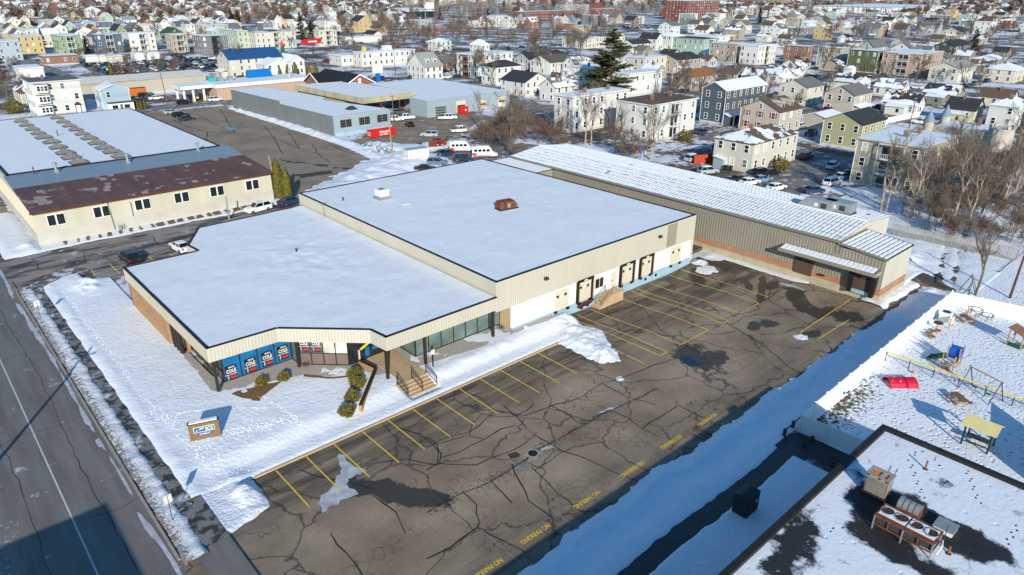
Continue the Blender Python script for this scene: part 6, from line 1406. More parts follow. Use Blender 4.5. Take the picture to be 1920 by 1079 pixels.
# ------------------------------------------------------------------ white fence round the playground
def panel_fence(name, label, pts, h, z0, step, mat='fence_white', tk=0.06, caps=True, cat='fence'):
    t = thing(name, label, cat, (pts[0][0],pts[0][1],z0))
    L_ = [Vector(p) for p in pts]
    for i in range(len(L_)-1):
        a, b_ = L_[i], L_[i+1]; d = b_-a; n = max(1, round(d.length/step)); ang = math.atan2(d.y,d.x); w = d.length/n
        pm = MB(); pm.box(0.09,w-0.09,-tk/2,tk/2,0.05,h,mat); pm.box(0.06,w-0.06,-tk/2-.02,tk/2+.02,h-.12,h+.02,mat); pmesh = pm.mesh('panel')
        sm_ = MB(); sm_.box(-0.07,0.07,-0.07,0.07,-0.3,h+0.1,mat)
        if caps: sm_.hull([(-.1,-.1,h+.1),(.1,-.1,h+.1),(.1,.1,h+.1),(-.1,.1,h+.1)],[(-.02,-.02,h+.2),(.02,-.02,h+.2),(.02,.02,h+.2),(-.02,.02,h+.2)],mat)
        smesh = sm_.mesh('post')
        for k in range(n):
            p = a+d*(k/n)-L_[0]; obj('panel', pmesh, t, (p.x,p.y,0), ang); obj('post', smesh, t, (p.x,p.y,0), ang)
        if i == len(L_)-2: p = b_-L_[0]; obj('post', smesh, t, (p.x,p.y,0), ang)
    return t
panel_fence('vinyl_fence', 'long white panel fence between the snow bank and the playground', [(54.6,21.8),(94.6,22.6)], 2.0, -0.05, 2.44)
panel_fence('vinyl_fence', 'white panel fence in shade running from its corner post to the near building', [(54.6,21.8),(55.0,14.7)], 1.85, -0.05, 2.44)
panel_fence('vinyl_fence', 'white panel fence at the far end of the playground beyond the balance toys', [(94.6,22.6),(95.4,19.5),(97.8,8.5)], 1.85, -0.02, 2.9)
panel_fence('vinyl_fence', 'white panel fence at the right edge beside the yellow posts', [(61.8,5.6),(70.5,7.9)], 1.85, 0.0, 2.44)
for k in range(5):
    x = 62.3+k*1.9; t = thing('bollard', '%s of the yellow pipe posts behind the white fence at the right edge'%['nearest','second','third','fourth','farthest'][k], 'bollard', (x,5.0+k*0.5,0), group='yellow pipe posts'); m_ = MB(); m_.tube((0,0,0),(0,0,1.1),0.12,0.12,'yellow_plastic',10); m_.build('pipe', t, loc=(0,0,0)); m_ = MB(); m_.tube((0,0,1.1),(0,0,1.18),0.12,0.06,'yellow_plastic',10); m_.build('cap', t, loc=(0,0,0))
# low chain fence with yellow top rail across the playground
t = thing('yellow_rail_fence', 'low black wire fence with a yellow top rail crossing the playground', 'fence', (73.8,22.1,0.05))
for k in range(9):
    y = 22.0-k*2.35; m_ = MB(); m_.tube((73.8,y,0),(73.8,y,1.15),0.045,0.045,'black_rubber',6); m_.build('post', t)
    if k < 8: m_ = MB(); m_.tube((73.8,y,1.15),(73.8,y-2.35,1.15),0.075,0.075,'yellow_plastic',8); m_.build('top_rail', t)
m_ = MB()
for k in range(60): y = 22.0-k*0.31; m_.tube((73.8,y,0.1),(73.8,y-0.31,1.1),0.006,0.006,'steel_dark',3,False); m_.tube((73.8,y-0.31,0.1),(73.8,y,1.1),0.006,0.006,'steel_dark',3,False)
m_.build('wire_mesh', t, kind='stuff')
# air conditioner behind the fence
t = thing('air_conditioner', 'cream outdoor air conditioner with a round top fan behind the white fence', 'air conditioner', (89.2,21.3,0.05))
m_ = MB(); m_.box(-.55,.55,-.55,.55,0,1.25,'white_metal'); m_.build('cabinet', t, loc=(0,0,0)); m_ = MB(); m_.tube((0,0,1.25),(0,0,1.29),0.45,0.42,'steel_dark',16); m_.build('fan_grille', t, loc=(0,0,0))
def toy(name, label, cat, x, y, rz=0): return thing(name, label, cat, (x,y,0.08), rz)
def part(t, nm, fn): m_ = MB(); fn(m_); m_.build(nm, t, loc=(0,0,0))
PG = (1440,500,4)
# stepping discs
for i, (px, py) in enumerate(((1230,505),(1200,520),(1270,500),(1225,545))):
    q = P(*cpt(PG,px,py),0.1); t = toy('stepping_disc', '%s of the small wooden stepping discs by the white fence'%['left','nearest left','right','lowest'][i], 'play step', q.x, q.y)
    part(t,'post',lambda m: m.tube((0,0,0),(0,0,.35),.1,.1,'pale_wood',8)); part(t,'disc',lambda m: m.tube((0,0,.35),(0,0,.42),.35,.35,'bench_wood',12))
q = P(*cpt(PG,1265,470),0.1); t = toy('round_table', 'small round wooden play table on a single post beside the air conditioner', 'table', q.x, q.y); part(t,'post',lambda m: m.tube((0,0,0),(0,0,.8),.08,.08,'pale_wood',8)); part(t,'tabletop',lambda m: m.tube((0,0,.8),(0,0,.88),.5,.5,'rust_dark',14))
q = P(*cpt(PG,1585,380),0.1); t = toy('ring_bridge', 'two joined steel rings on wooden posts at the far end of the playground', 'play ring', q.x, q.y)
def rings(m):
    for s_ in (-0.75,0.75):
        for a_ in range(16):
            t0, t1 = 2*math.pi*a_/16, 2*math.pi*(a_+1)/16; m.tube((s_*.6+.9*math.cos(t0)*.8,s_+.9*math.sin(t0)*.8,.75),(s_*.6+.9*math.cos(t1)*.8,s_+.9*math.sin(t1)*.8,.75),.05,.05,'steel_dark',5)
part(t,'rings',rings)
for k in range(6): part(t,'post',lambda m: m.tube((math.cos(k)*0.9,1.3*math.sin(k),0),(math.cos(k)*.9,1.3*math.sin(k),.75),.08,.08,'pale_wood',6))
def bench(px, py, lab, src=PG):
    q = P(*cpt(src,px,py),0.1); t = toy('picnic_bench', lab, 'picnic table', q.x, q.y, 0.9)
    for k in range(4): part(t,'plank',lambda m: m.box(-.9,.9,-.4+k*.2,-.22+k*.2,.55,.6,'bench_wood'))
    for s_ in (-.75,.7): part(t,'seat',lambda m: m.box(-.9,.9,s_,s_+.22,.32,.37,'bench_wood'))
    for s_ in (-.6,.6): part(t,'leg_frame',lambda m: (m.box(s_-.04,s_+.04,-.75,.9,.26,.32,'pale_wood'), m.hull([(s_-.04,-.7,0),(s_+.04,-.7,0),(s_+.04,-.6,0),(s_-.04,-.6,0)],[(s_-.04,-.25,.55),(s_+.04,-.25,.55),(s_+.04,-.15,.55),(s_-.04,-.15,.55)],'pale_wood'), m.hull([(s_-.04,.6,0),(s_+.04,.6,0),(s_+.04,.7,0),(s_-.04,.7,0)],[(s_-.04,.15,.55),(s_+.04,.15,.55),(s_+.04,.25,.55),(s_-.04,.25,.55)],'pale_wood')))
bench(1480,410,'small wooden bench table at the far end of the playground'); bench(1425,1015,'small wooden picnic table near the black swing frame')
q = P(*cpt(PG,1368,455),0.1); t = toy('easel_board', 'white upright drawing board between two wooden posts', 'easel', q.x, q.y)
for s_ in (-.6,.6): part(t,'post',lambda m: m.box(s_-.06,s_+.06,-.06,.06,0,1.3,'pale_wood'))
part(t,'board',lambda m: m.box(-.54,.54,-.03,.03,.4,1.25,'white_metal'))
# swings: posts with slanting arms
def swing(px, py, lab, rz):
    q = P(*cpt(PG,px,py),0.1); t = toy('swing_frame', lab, 'swing', q.x, q.y, rz)
    for s_ in (-1.6,1.6): 
        part(t,'leg',lambda m: m.tube((s_,-1.0,0),(s_,0,2.3),.05,.05,'steel_dark',6)); part(t,'leg',lambda m: m.tube((s_,1.0,0),(s_,0,2.3),.05,.05,'steel_dark',6))
    part(t,'top_bar',lambda m: m.tube((-1.8,0,2.3),(1.8,0,2.3),.06,.06,'pale_wood',6))
    for s_ in (-.7,.7):
        part(t,'chain',lambda m: (m.tube((s_-.2,0,2.3),(s_-.2,0,.5),.012,.012,'steel_dark',4), m.tube((s_+.2,0,2.3),(s_+.2,0,.5),.012,.012,'steel_dark',4))); part(t,'seat',lambda m: m.box(s_-.22,s_+.22,-.1,.1,.46,.5,'black_rubber'))
swing(1590,960,'dark metal swing frame beside the yellow rail fence',1.2); swing(1500,215,'dark metal swing frame at the far corner of the white fence',0.3)
# climbing tower
q = P(*cpt(PG,1365,745),0.1); t = toy('play_tower', 'wooden climbing tower with blue panels and twin green slides', 'play structure', q.x, q.y, 0.0); t.scale = (.72,.72,.78)
for x in (-1.6,0,1.6):
    for y in (-.8,.8): part(t,'post',lambda m: m.box(x-.08,x+.08,y-.08,y+.08,0,2.9 if x > -1 else 2.2,'pale_wood'))
part(t,'deck',lambda m: m.box(-1.5,1.5,-.72,.72,1.1,1.2,'bench_wood')); part(t,'deck_snow',lambda m: m.box(-1.4,-.1,-.65,.65,1.2,1.25,'snow'))
for x in (.25,1.45): part(t,'arch_panel',lambda m: m.box(x,x+.06,-.72,.72,1.4,2.6,'blue_plastic'))
part(t,'side_panel',lambda m: m.box(.1,1.5,-.84,-.8,1.3,2.1,'blue_plastic')); part(t,'side_panel',lambda m: [m.box(-1.5+k*.2,-1.42+k*.2,-.84,-.8,1.2,1.9,'dark_green') for k in range(7)])
for s_ in (0,1):
    def sl(m,s_=s_):
        pts = [(-.6+1.2*s_,.8,1.2),(-.6+1.2*s_,1.6,.95),(-.6+1.2*s_,2.5,.35),(-.6+1.2*s_,3.1,.2)]
        for i in range(3): a,b=pts[i],pts[i+1]; m.hull([(a[0]-.32,a[1],a[2]-.05),(a[0]+.32,a[1],a[2]-.05),(b[0]+.32,b[1],b[2]-.05),(b[0]-.32,b[1],b[2]-.05)],[(a[0]-.32,a[1],a[2]+.02),(a[0]+.32,a[1],a[2]+.02),(b[0]+.32,b[1],b[2]+.02),(b[0]-.32,b[1],b[2]+.02)],'green_plastic'); [m.hull([(c-.03,a[1],a[2]),(c+.03,a[1],a[2]),(c+.03,b[1],b[2]),(c-.03,b[1],b[2])],[(c-.03,a[1],a[2]+.22),(c+.03,a[1],a[2]+.22),(c+.03,b[1],b[2]+.22),(c-.03,b[1],b[2]+.22)],'green_plastic') for c in (a[0]-.33,a[0]+.33)]
    part(t,'slide',sl)
part(t,'ladder',lambda m: [m.box(-1.95,-1.6,-.5,.5,.15+.28*k,.2+.28*k,'bench_wood') for k in range(4)])
# pink tunnel shell
q = P(*cpt(PG,990,880),0.1); t = toy('crawl_tunnel', 'bright pink plastic crawl tunnel with yellow spots lying in the snow', 'play tunnel', q.x, q.y, -0.75); t.scale = (.9,.8,.8)
def arch(m, x0, x1, mt='pink_plastic'):
    for a_ in range(10):
        t0, t1 = math.pi*a_/10, math.pi*(a_+1)/10
        for r_ in (0.85,0.78): m.face([(x0,r_*1.25*math.cos(t0),r_*math.sin(t0)),(x1,r_*1.25*math.cos(t0),r_*math.sin(t0)),(x1,r_*1.25*math.cos(t1),r_*math.sin(t1)),(x0,r_*1.25*math.cos(t1),r_*math.sin(t1))],mt)
part(t,'shell',lambda m: (arch(m,-1.5,.2), arch(m,.45,1.5))); part(t,'shell_rim',lambda m: [m.tube((x,1.05*math.cos(math.pi*a_/10),.83*math.sin(math.pi*a_/10)),(x,1.05*math.cos(math.pi*(a_+1)/10),.83*math.sin(math.pi*(a_+1)/10)),.07,.07,'pink_plastic',5) for a_ in range(10) for x in (-1.5,.2,.45,1.5)])
part(t,'spot',lambda m: [m.box(-1.3+.3*k,-1.2+.3*k,-.6+.5*(k%3)-.04,-.5+.5*(k%3)+.04,.78-.12*(k%2),.84,'yellow_plastic') for k in range(5)])
# picnic pavilions
t = toy('picnic_shelter', 'green posted shelter with a pale yellow pitched roof in the playground', 'shelter', 64.4, 10.4)
for x in (-.9,.9):
    for y in (-1.0,1.0): part(t,'post',lambda m: m.box(x-.07,x+.07,y-.07,y+.07,0,2.0,'dark_green'))
part(t,'roof',lambda m: (m.hull([(-1.15,-1.35,1.95),(0,-1.35,2.55),(0,1.35,2.55),(-1.15,1.35,1.95)],[(-1.15,-1.35,2.03),(0,-1.35,2.63),(0,1.35,2.63),(-1.15,1.35,2.03)],'pale_yellow_metal'), m.hull([(0,-1.35,2.55),(1.15,-1.35,1.95),(1.15,1.35,1.95),(0,1.35,2.55)],[(0,-1.35,2.63),(1.15,-1.35,2.03),(1.15,1.35,2.03),(0,1.35,2.63)],'pale_yellow_metal')))
part(t,'table',lambda m: (m.box(-.4,.4,-.8,.8,.65,.7,'steel_dark'), m.box(-.8,-.6,-.8,.8,.4,.44,'steel_dark'), m.box(.6,.8,-.8,.8,.4,.44,'steel_dark')))
q = P(1906,648,0.1); t = toy('play_house', 'wooden play house with a brown roof and green base at the right edge', 'play house', q.x, q.y, -0.2); t.scale = (.8,.8,.8)
for x in (-.9,.9):
    for y in (-.9,.9): part(t,'post',lambda m: m.box(x-.08,x+.08,y-.08,y+.08,0,2.1,'pale_wood'))
part(t,'roof',lambda m: m.hull([(-1.2,-1.2,1.9),(1.2,-1.2,1.9),(1.2,1.2,2.6),(-1.2,1.2,2.6)],[(-1.2,-1.2,2.0),(1.2,-1.2,2.0),(1.2,1.2,2.7),(-1.2,1.2,2.7)],'bench_wood')); part(t,'base_panel',lambda m: (m.box(-.95,-.88,-.8,.8,0,.6,'green_plastic'), m.box(-.8,.8,-.95,-.88,0,.6,'green_plastic')))
for i, (px, py, mt, lab) in enumerate(((1568,955+0,'green_plastic','small green ball on the grass by the white fence'),(1087,795,'orange_paint','orange ball beside the yellow rail'),(1525,1027,'blue_plastic','blue ball right of the picnic table'))):
    src = (1280,700,6) if i == 0 else PG; px, py = (1810,225) if i == 0 else (px,py)
    q = P(*cpt(src,px,py),0.2); m_ = MB(); 
    for a_ in range(8):
        for b in range(4): 
            f_ = lambda u,v_: (0.16*math.cos(u)*math.sin(v_),0.16*math.sin(u)*math.sin(v_),0.16*math.cos(v_)+.16); u0,u1,v0,v1 = a_*math.pi/4,(a_+1)*math.pi/4,b*math.pi/4,(b+1)*math.pi/4; m_.face([f_(u0,v0),f_(u0,v1),f_(u1,v1),f_(u1,v0)],mt)
    o = m_.build('ball', None, loc=(q.x,q.y,0.1)); o['label'] = lab; o['category'] = 'ball'
# utility box, path rail, gate
t = thing('utility_box', 'dark green electrical cabinet standing in the shaded snow beside the path', 'utility box', (41.7,19.5,0))
m_ = MB(); m_.box(-.85,.85,-.6,.6,0,1.75,'dark_green'); m_.build('cabinet', t, loc=(0,0,0)); m_ = MB(); m_.hull([(-.9,-.65,1.75),(.9,-.65,1.75),(.9,.65,1.75),(-.9,.65,1.75)],[(-.8,-.1,1.92),(.8,-.1,1.92),(.8,.1,1.92),(-.8,.1,1.92)],'dark_green'); m_.build('lid', t, loc=(0,0,0))
m_ = MB(); m_.box(-.7,-.1,-.62,-.6,.2,1.6,'dark_green'); m_.box(.1,.7,-.62,-.6,.2,1.6,'dark_green'); m_.box(.3,.5,-.635,-.62,1.0,1.25,'white_print'); m_.build('door', t, loc=(0,0,0))
for i, pts in enumerate(([(1470,818),(1486,803),(1500,792)],[(1508,838),(1522,828)])):
    t = thing('timber_rail', ('two post dark timber rail beside the corner of the white fence','short dark timber stub by the path junction')[i], 'rail', tuple(P(*pts[0],0)))
    Q_ = [P(*p,0) for p in pts]; m_ = MB()
    for q in Q_[:2]: m_.box(q.x-.12,q.x+.12,q.y-.12,q.y+.12,0,.75 if i == 0 else .5,'steel_dark')
    m_.build('post', t)
    m_ = MB(); m_.tube(Q_[0]+Vector((0,0,.6)),Q_[-1]+Vector((0,0,.6)),.07,.07,'steel_dark'); m_.build('beam', t)
t = thing('metal_gate', 'low black barred gate between the path and the near building', 'gate', (51.9,17.6,0))
m_ = MB()
for k in range(12): y = 17.4-k*0.22; m_.tube((52.0-0.02*k,y,0),(52.0-.02*k,y,1.0),.015,.015,'steel_dark',4)
m_.build('bars', t); m_ = MB(); m_.tube((52.0,17.5,1.0),(51.8,14.8,1.0),.04,.04,'steel_dark'); m_.tube((52.0,17.5,.15),(51.8,14.8,.15),.03,.03,'steel_dark'); m_.box(51.9,52.1,17.4,17.6,0,1.15,'steel_dark'); m_.build('frame', t)

# ------------------------------------------------------------------ building outside the frame whose shadow crosses the road
t = thing('neighbour_building', 'flat roofed brick block across the road whose shadow falls on the carriageway', 'building', (-24,8,0))
m_ = MB(); m_.box(-40,-9.0,-20,31.0,0,10.0,'brick_red'); m_.build('wall', t); m_ = MB(); m_.box(-40.2,-8.8,-20.2,31.2,10.0,10.3,'roof_membrane'); m_.build('roof', t)
# ------------------------------------------------------------------ houses
COLS = dict(white=(232,230,224), paleblue=(176,192,206), yellow=(226,190,112), green=(146,176,128), slateblue=(92,112,134), tan=(186,170,146), grey=(130,132,136), palegreen=(196,212,178), cream=(222,216,196), orange=(214,148,100), darkgrey=(98,98,100),
 brickorange=(160,112,88), mint=(172,206,184), ochre=(196,168,120), brown=(140,118,100), lightgreen=(190,206,166), redbrick=(146,76,60), lightblue=(164,196,220), beige=(204,192,170), deepgreen=(52,104,66), paleteal=(176,196,192), pink=(196,128,122), concrete=(160,160,156),
 peach=(222,190,160), slate=(84,100,114), olive=(188,184,126), moss=(98,116,66), pinktan=(200,166,142), olivegrey=(150,150,126), paleyellow=(222,218,168), bluegrey=(132,144,156), palesage=(178,184,160), offwhite=(206,204,190), deepslate=(66,82,84), factory=(190,192,190), lightgrey=(186,188,188))
RC = dict(snow=(200,205,212), slate=(98,102,112), brown=(104,86,74), dark=(58,60,66), grey=(118,118,118), lightgrey=(160,162,160), white=(214,212,206), darkgreen=(48,62,56), deepgreen=(56,92,62), bluegrey=(140,154,172), bluemetal=(34,84,138), greybrown=(100,92,86), rust=(150,100,66), darkflat=(72,72,76))
WM = {}
PANE = {}
def window(t, w, h, face, loc, near):
    gm = 'glass_dark' if random.random() < .72 else ('glass_green' if random.random() < .6 else 'glass_white')
    if not near: obj('window', win_mesh(w,h,face,gm), t, loc); return
    k = (round(w,1),round(h,1),face,gm)
    if k not in PANE:
        a = MB(); b = MB()
        for z0,z1,x0,x1 in ((-h/2-.1,-h/2,-w/2-.1,w/2+.1),(h/2,h/2+.1,-w/2-.1,w/2+.1),(-h/2,h/2,-w/2-.1,-w/2),(-h/2,h/2,w/2,w/2+.1),(-.04,.04,-w/2,w/2)):
            if face == 's': a.box(x0,x1,-.09,.0,z0,z1,'white_print')
            else: a.box(-.09,.0,x0,x1,z0,z1,'white_print')
        if face == 's': b.box(-w/2,w/2,-.04,-.01,-h/2,h/2,gm)
        else: b.box(-.04,-.01,-w/2,w/2,-h/2,h/2,gm)
        PANE[k] = (a.mesh('window'), b.mesh('pane'))
    o = obj('window', PANE[k][0], t, loc); obj('pane', PANE[k][1], o)
def win_mesh(w, h, face, gm='glass_dark'):
    k = (round(w,1),round(h,1),face,gm)
    if k not in WM:
        m = MB()
        if face == 's': m.box(-w/2-.1,w/2+.1,-.07,0.02,-h/2-.1,h/2+.1,'white_print'); m.box(-w/2,w/2,-.085,-.07,-h/2,h/2,gm); m.box(-w/2,w/2,-.10,-.085,-.04,.04,'white_print')
        else: m.box(-.07,.02,-w/2-.1,w/2+.1,-h/2-.1,h/2+.1,'white_print'); m.box(-.085,-.07,-w/2,w/2,-h/2,h/2,gm); m.box(-.10,-.085,-w/2,w/2,-.04,.04,'white_print')
        WM[k] = m.mesh('window')
    return WM[k]
cm = MB(); cm.box(-.35,.35,-.35,.35,-1.5,1.2,'brick_chimney'); cm.box(-.42,.42,-.42,.42,1.2,1.35,'concrete'); CHIM = cm.mesh('chimney')
dm = MB(); dm.box(-.5,.5,-.06,.02,0,2.1,'door_brown'); dm.box(-.6,.6,-.04,.02,0,2.2,'white_print'); DOOR = dm.mesh('door')
PM = {}
def porch_mesh(n, fh, w, d, mt):
    k = (n, round(fh,1), w, mt)
    if k not in PM:
        m = MB()
        for i in range(n):
            z = 0.4+i*fh; m.box(-w/2,w/2,-d,0,z-.12,z+.08,mt)
            if i or True:
                m.box(-w/2,w/2,-d,-d+.06,z+.95,z+1.03,mt)
                for q in range(int(w/0.35)+1): m.box(-w/2+q*.35-.03,-w/2+q*.35+.03,-d,-d+.05,z+.08,z+.95,mt)
            m.box(-w/2+.6,w/2-.6,-.03,-.005,z+.1,z+2.2,'glass_dark')
        m.box(-w/2,w/2,-d,0,n*fh+.25,n*fh+.45,mt)
        for x in (-w/2,-.07,w/2-.14): m.box(x,x+.14,-d,-d+.14,0,n*fh+.3,mt)
        PM[k] = m.mesh('porch')
    return PM[k]
def house(x, y, wx, wy, h, roof, rise, wc, rc, snow, opt, lab, lod=0, cat='house', group=None, seed=None, name='house'):
    rnd = random.Random(seed if seed is not None else int(x*31+y*17))
    dist = math.hypot(x, y)
    t = thing(name, lab, cat, (x,y,0), 0, group)
    wc3 = COLS[wc]; av = sum(wc3)/3; wcol = lin(*[ (c*.72+av*.28)*.93 for c in wc3]); rcol = lin(*RC[rc])
    def B(m, nm, **k): return m.build(nm, t, loc=(0,0,0), **k)
    m = MB(); m.box(0,wx,0,wy,-0.2,h,'siding' if 'brick' not in wc else 'plain_colour')
    mt = m.names[0]
    if roof == 'y': m.face([(0,0,h),(wx,0,h),(wx/2,0,h+rise)],mt); m.face([(0,wy,h),(wx/2,wy,h+rise),(wx,wy,h)],mt)
    if roof == 'x': m.face([(0,0,h),(0,wy/2,h+rise),(0,wy,h)],mt); m.face([(wx,0,h),(wx,wy,h),(wx,wy/2,h+rise)],mt)
    B(m, 'wall', color=wcol)
    if dist < 420:
        m = MB(); m.box(-.03,wx+.03,-.03,wy+.03,-.2,.5,'base_grey'); B(m, 'foundation')
        if wc not in ('redbrick','concrete','brickorange','cream','white'):
            m = MB()
            for (a,b) in ((0,0),(wx,0),(0,wy)): m.box(a-.06,a+.06,b-.06,b+.06,.5,h,'white_print')
            B(m, 'corner_trim')
    rm = 'shingle_snowy' if snow and rc != 'snow' else 'shingle'
    o = 0.35
    if roof == 'flat':
        m = MB(); m.box(-o,wx+o,-o,wy+o,h,h+.28,'plain_colour'); B(m, 'roof_trim', color=wcol if wc not in ('slate',) else lin(230,230,226))
        m = MB(); m.box(-o+.2,wx+o-.2,-o+.2,wy+o-.2,h+.28,h+.36,'snow_roof' if rc == 'snow' else 'shingle'); B(m, 'roof', color=rcol)
        if rc == 'darkflat': m = MB(); m.box(1,wx*.35,1,wy-2,h+.36,h+.42,'snow_roof'); m.box(wx*.7,wx-.5,2,wy-1,h+.36,h+.42,'snow_roof'); B(m, 'snow_patch')
    elif roof in 'xy':
        m = MB(); th = .16
        top = 'snow_roof' if rc == 'snow' else rm
        def sl(a,b,c,d): m.hull([(p[0],p[1],p[2]-th) for p in (a,b,c,d)],[a,b,c,d],top)
        if roof == 'y':
            e = rise/(wx/2)*o; sl((-o,-o,h-e+th),(wx/2,-o,h+rise+th),(wx/2,wy+o,h+rise+th),(-o,wy+o,h-e+th)); sl((wx/2,-o,h+rise+th),(wx+o,-o,h-e+th),(wx+o,wy+o,h-e+th),(wx/2,wy+o,h+rise+th))
        else:
            e = rise/(wy/2)*o; sl((-o,-o,h-e+th),(wx+o,-o,h-e+th),(wx+o,wy/2,h+rise+th),(-o,wy/2,h+rise+th)); sl((-o,wy/2,h+rise+th),(wx+o,wy/2,h+rise+th),(wx+o,wy+o,h-e+th),(-o,wy+o,h-e+th))
        B(m, 'roof', color=rcol)
        if snow and rc != 'snow':      # snow left low on the slope
            m = MB(); f0, f1 = 0.02, rnd.uniform(.3,.5)
            if roof == 'y':
                za = lambda f: h-e+th+(rise+e)*f; xa = lambda f: -o+(wx/2+o)*f; n = 7
                up = [(xa(f1+rnd.uniform(-.14,.14)),k) for k in range(n+1)]
                for k in range(n):
                    y0_, y1_ = -o+.2+(wy+2*o-.4)*k/n, -o+.2+(wy+2*o-.4)*(k+1)/n; fa = (up[k][0]+o)/(wx/2+o); fb_ = (up[k+1][0]+o)/(wx/2+o)
                    m.hull([(xa(f0),y0_,za(f0)),(up[k][0],y0_,za(fa)),(up[k+1][0],y1_,za(fb_)),(xa(f0),y1_,za(f0))],[(xa(f0),y0_,za(f0)+.1),(up[k][0],y0_,za(fa)+.06),(up[k+1][0],y1_,za(fb_)+.06),(xa(f0),y1_,za(f0)+.1)],'snow_roof')
            else:
                za = lambda f: h-e+th+(rise+e)*f; ya = lambda f: -o+(wy/2+o)*f; n = 7; ups = [f1+rnd.uniform(-.14,.14) for k in range(n+1)]
                for k in range(n):
                    a0, a1 = -o+.2+(wx+2*o-.4)*k/n, -o+.2+(wx+2*o-.4)*(k+1)/n
                    m.hull([(a0,ya(f0),za(f0)),(a1,ya(f0),za(f0)),(a1,ya(ups[k+1]),za(ups[k+1])),(a0,ya(ups[k]),za(ups[k]))],[(a0,ya(f0),za(f0)+.1),(a1,ya(f0),za(f0)+.1),(a1,ya(ups[k+1]),za(ups[k+1])+.06),(a0,ya(ups[k]),za(ups[k])+.06)],'snow_roof')
            B(m, 'roof_snow')
    else:
        m = MB(); r_ = min(wx,wy)/2; top = 'snow_roof' if rc == 'snow' else rm
        if wx >= wy: A_, B_ = (r_,wy/2), (wx-r_,wy/2)
        else: A_, B_ = (wx/2,r_), (wx/2,wy-r_)
        c = [(-o,-o,h),(wx+o,-o,h),(wx+o,wy+o,h),(-o,wy+o,h)]; a_ = (*A_,h+rise); b_ = (*B_,h+rise)
        if wx >= wy: m.face([c[0],c[1],b_,a_],top); m.face([c[1],c[2],b_],top); m.face([c[2],c[3],a_,b_],top); m.face([c[3],c[0],a_],top)
        else: m.face([c[0],c[1],a_],top); m.face([c[1],c[2],b_,a_],top); m.face([c[2],c[3],b_],top); m.face([c[3],c[0],a_,b_],top)
        m.box(-o,wx+o,-o,wy+o,h-.15,h-.005,'plain_colour'); B(m, 'roof', color=rcol if rc != 'snow' else lin(220,220,216))
    # windows
    if 'n' not in opt:
        fl = max(1, round(h/3.05)) if roof == 'flat' else max(1, round((h)/2.9))
        fh = h/fl
        far = dist > 600
        cols_s = max(1, int(wx/(3.0 if not far else 3.6))); cols_w = max(1, int(wy/(3.0 if not far else 3.8)))
        ww, wh = 0.95, min(1.55, fh*.55)
        pw = 4.0
        for f in range(fl):
            z = f*fh+fh*.58
            for c_ in range(cols_s):
                xx = wx*(c_+.5)/cols_s
                if 'p' in opt and abs(xx-wx/2) < pw/2+.4: continue
                if rnd.random() < .08: continue
                window(t, ww, wh, 's', (xx,0,z), dist < 270)
            for c_ in range(cols_w):
                yy_ = wy*(c_+.5)/cols_w
                if 'P' in opt and abs(yy_-wy*.45) < 2.9: continue
                if rnd.random() < .1 or (far and x < 300): continue
                window(t, ww, wh, 'w', (0,yy_,z), dist < 270)
        if roof == 'y' and rise > 2.2: window(t, .8, 1.1, 's', (wx/2,0,h+rise*.33), dist < 270)
        if roof == 'x' and rise > 2.2 and x > 100: window(t, .8, 1.1, 'w', (0,wy/2,h+rise*.33), dist < 270)
        if 'p' in opt: obj('porch', porch_mesh(fl, fh*.99, pw, 1.5, 'white_metal' if 'grey' not in wc else 'steel_dark'), t, (wx/2,0,-.3))
        if 'P' in opt: obj('porch', porch_mesh(fl, fh*.97, 5.0, 0.9, 'bench_wood' if wc == 'white' else 'white_metal'), t, (0,wy*.45,-.2), -math.pi/2)
        if 'p' not in opt and dist < 500 and roof != 'flat': obj('door', DOOR, t, (wx*.5+.01,0,.4))
        if 'q' in opt:
            m = MB(); m.box(1.2,wx+.2,-2.0,-.01,0,2.5,'white_print'); m.box(1.0,wx+.4,-2.3,-.01,2.5,2.7,'steel_dark'); m.box(2.0,3.6,-2.05,-2.0,.9,1.9,'glass_dark'); m.box(5.4,7.0,-2.05,-2.0,.9,1.9,'glass_dark'); m.box(4.2,5.0,-2.05,-2.0,0,2.1,'grey_brown_panel'); B(m,'porch')
        if roof in ('x','y') and dist < 1000 and rnd.random() < .55 and 'q' not in opt and 'r' not in opt:
            m = MB()
            if rnd.random() < .55: pw_ = wx*rnd.uniform(.5,1); m.box(.2,pw_-.2,-1.8,-.05,0,2.4,'siding'); m.hull([(-.1,-2.2,2.4),(pw_,-2.2,2.4),(pw_,-.05,3.1),(-.1,-.05,3.1)],[(-.1,-2.2,2.5),(pw_,-2.2,2.5),(pw_,-.05,3.2),(-.1,-.05,3.2)],'snow_roof'); m.box(pw_*.3,pw_*.45,-1.86,-1.8,.9,2.0,'glass_dark'); m.box(pw_*.6,pw_*.75,-1.86,-1.8,.9,2.0,'glass_dark')
            else: m.box(-2.4,-.05,wy*.25,wy*.8,0,2.5,'siding'); m.hull([(-2.8,wy*.22,2.5),(-.05,wy*.22,3.3),(-.05,wy*.83,3.3),(-2.8,wy*.83,2.5)],[(-2.8,wy*.22,2.6),(-.05,wy*.22,3.4),(-.05,wy*.83,3.4),(-2.8,wy*.83,2.6)],'snow_roof'); m.box(-2.46,-2.4,wy*.4,wy*.48,.9,2.0,'glass_dark')
            B(m,'lean_to', color=wcol)
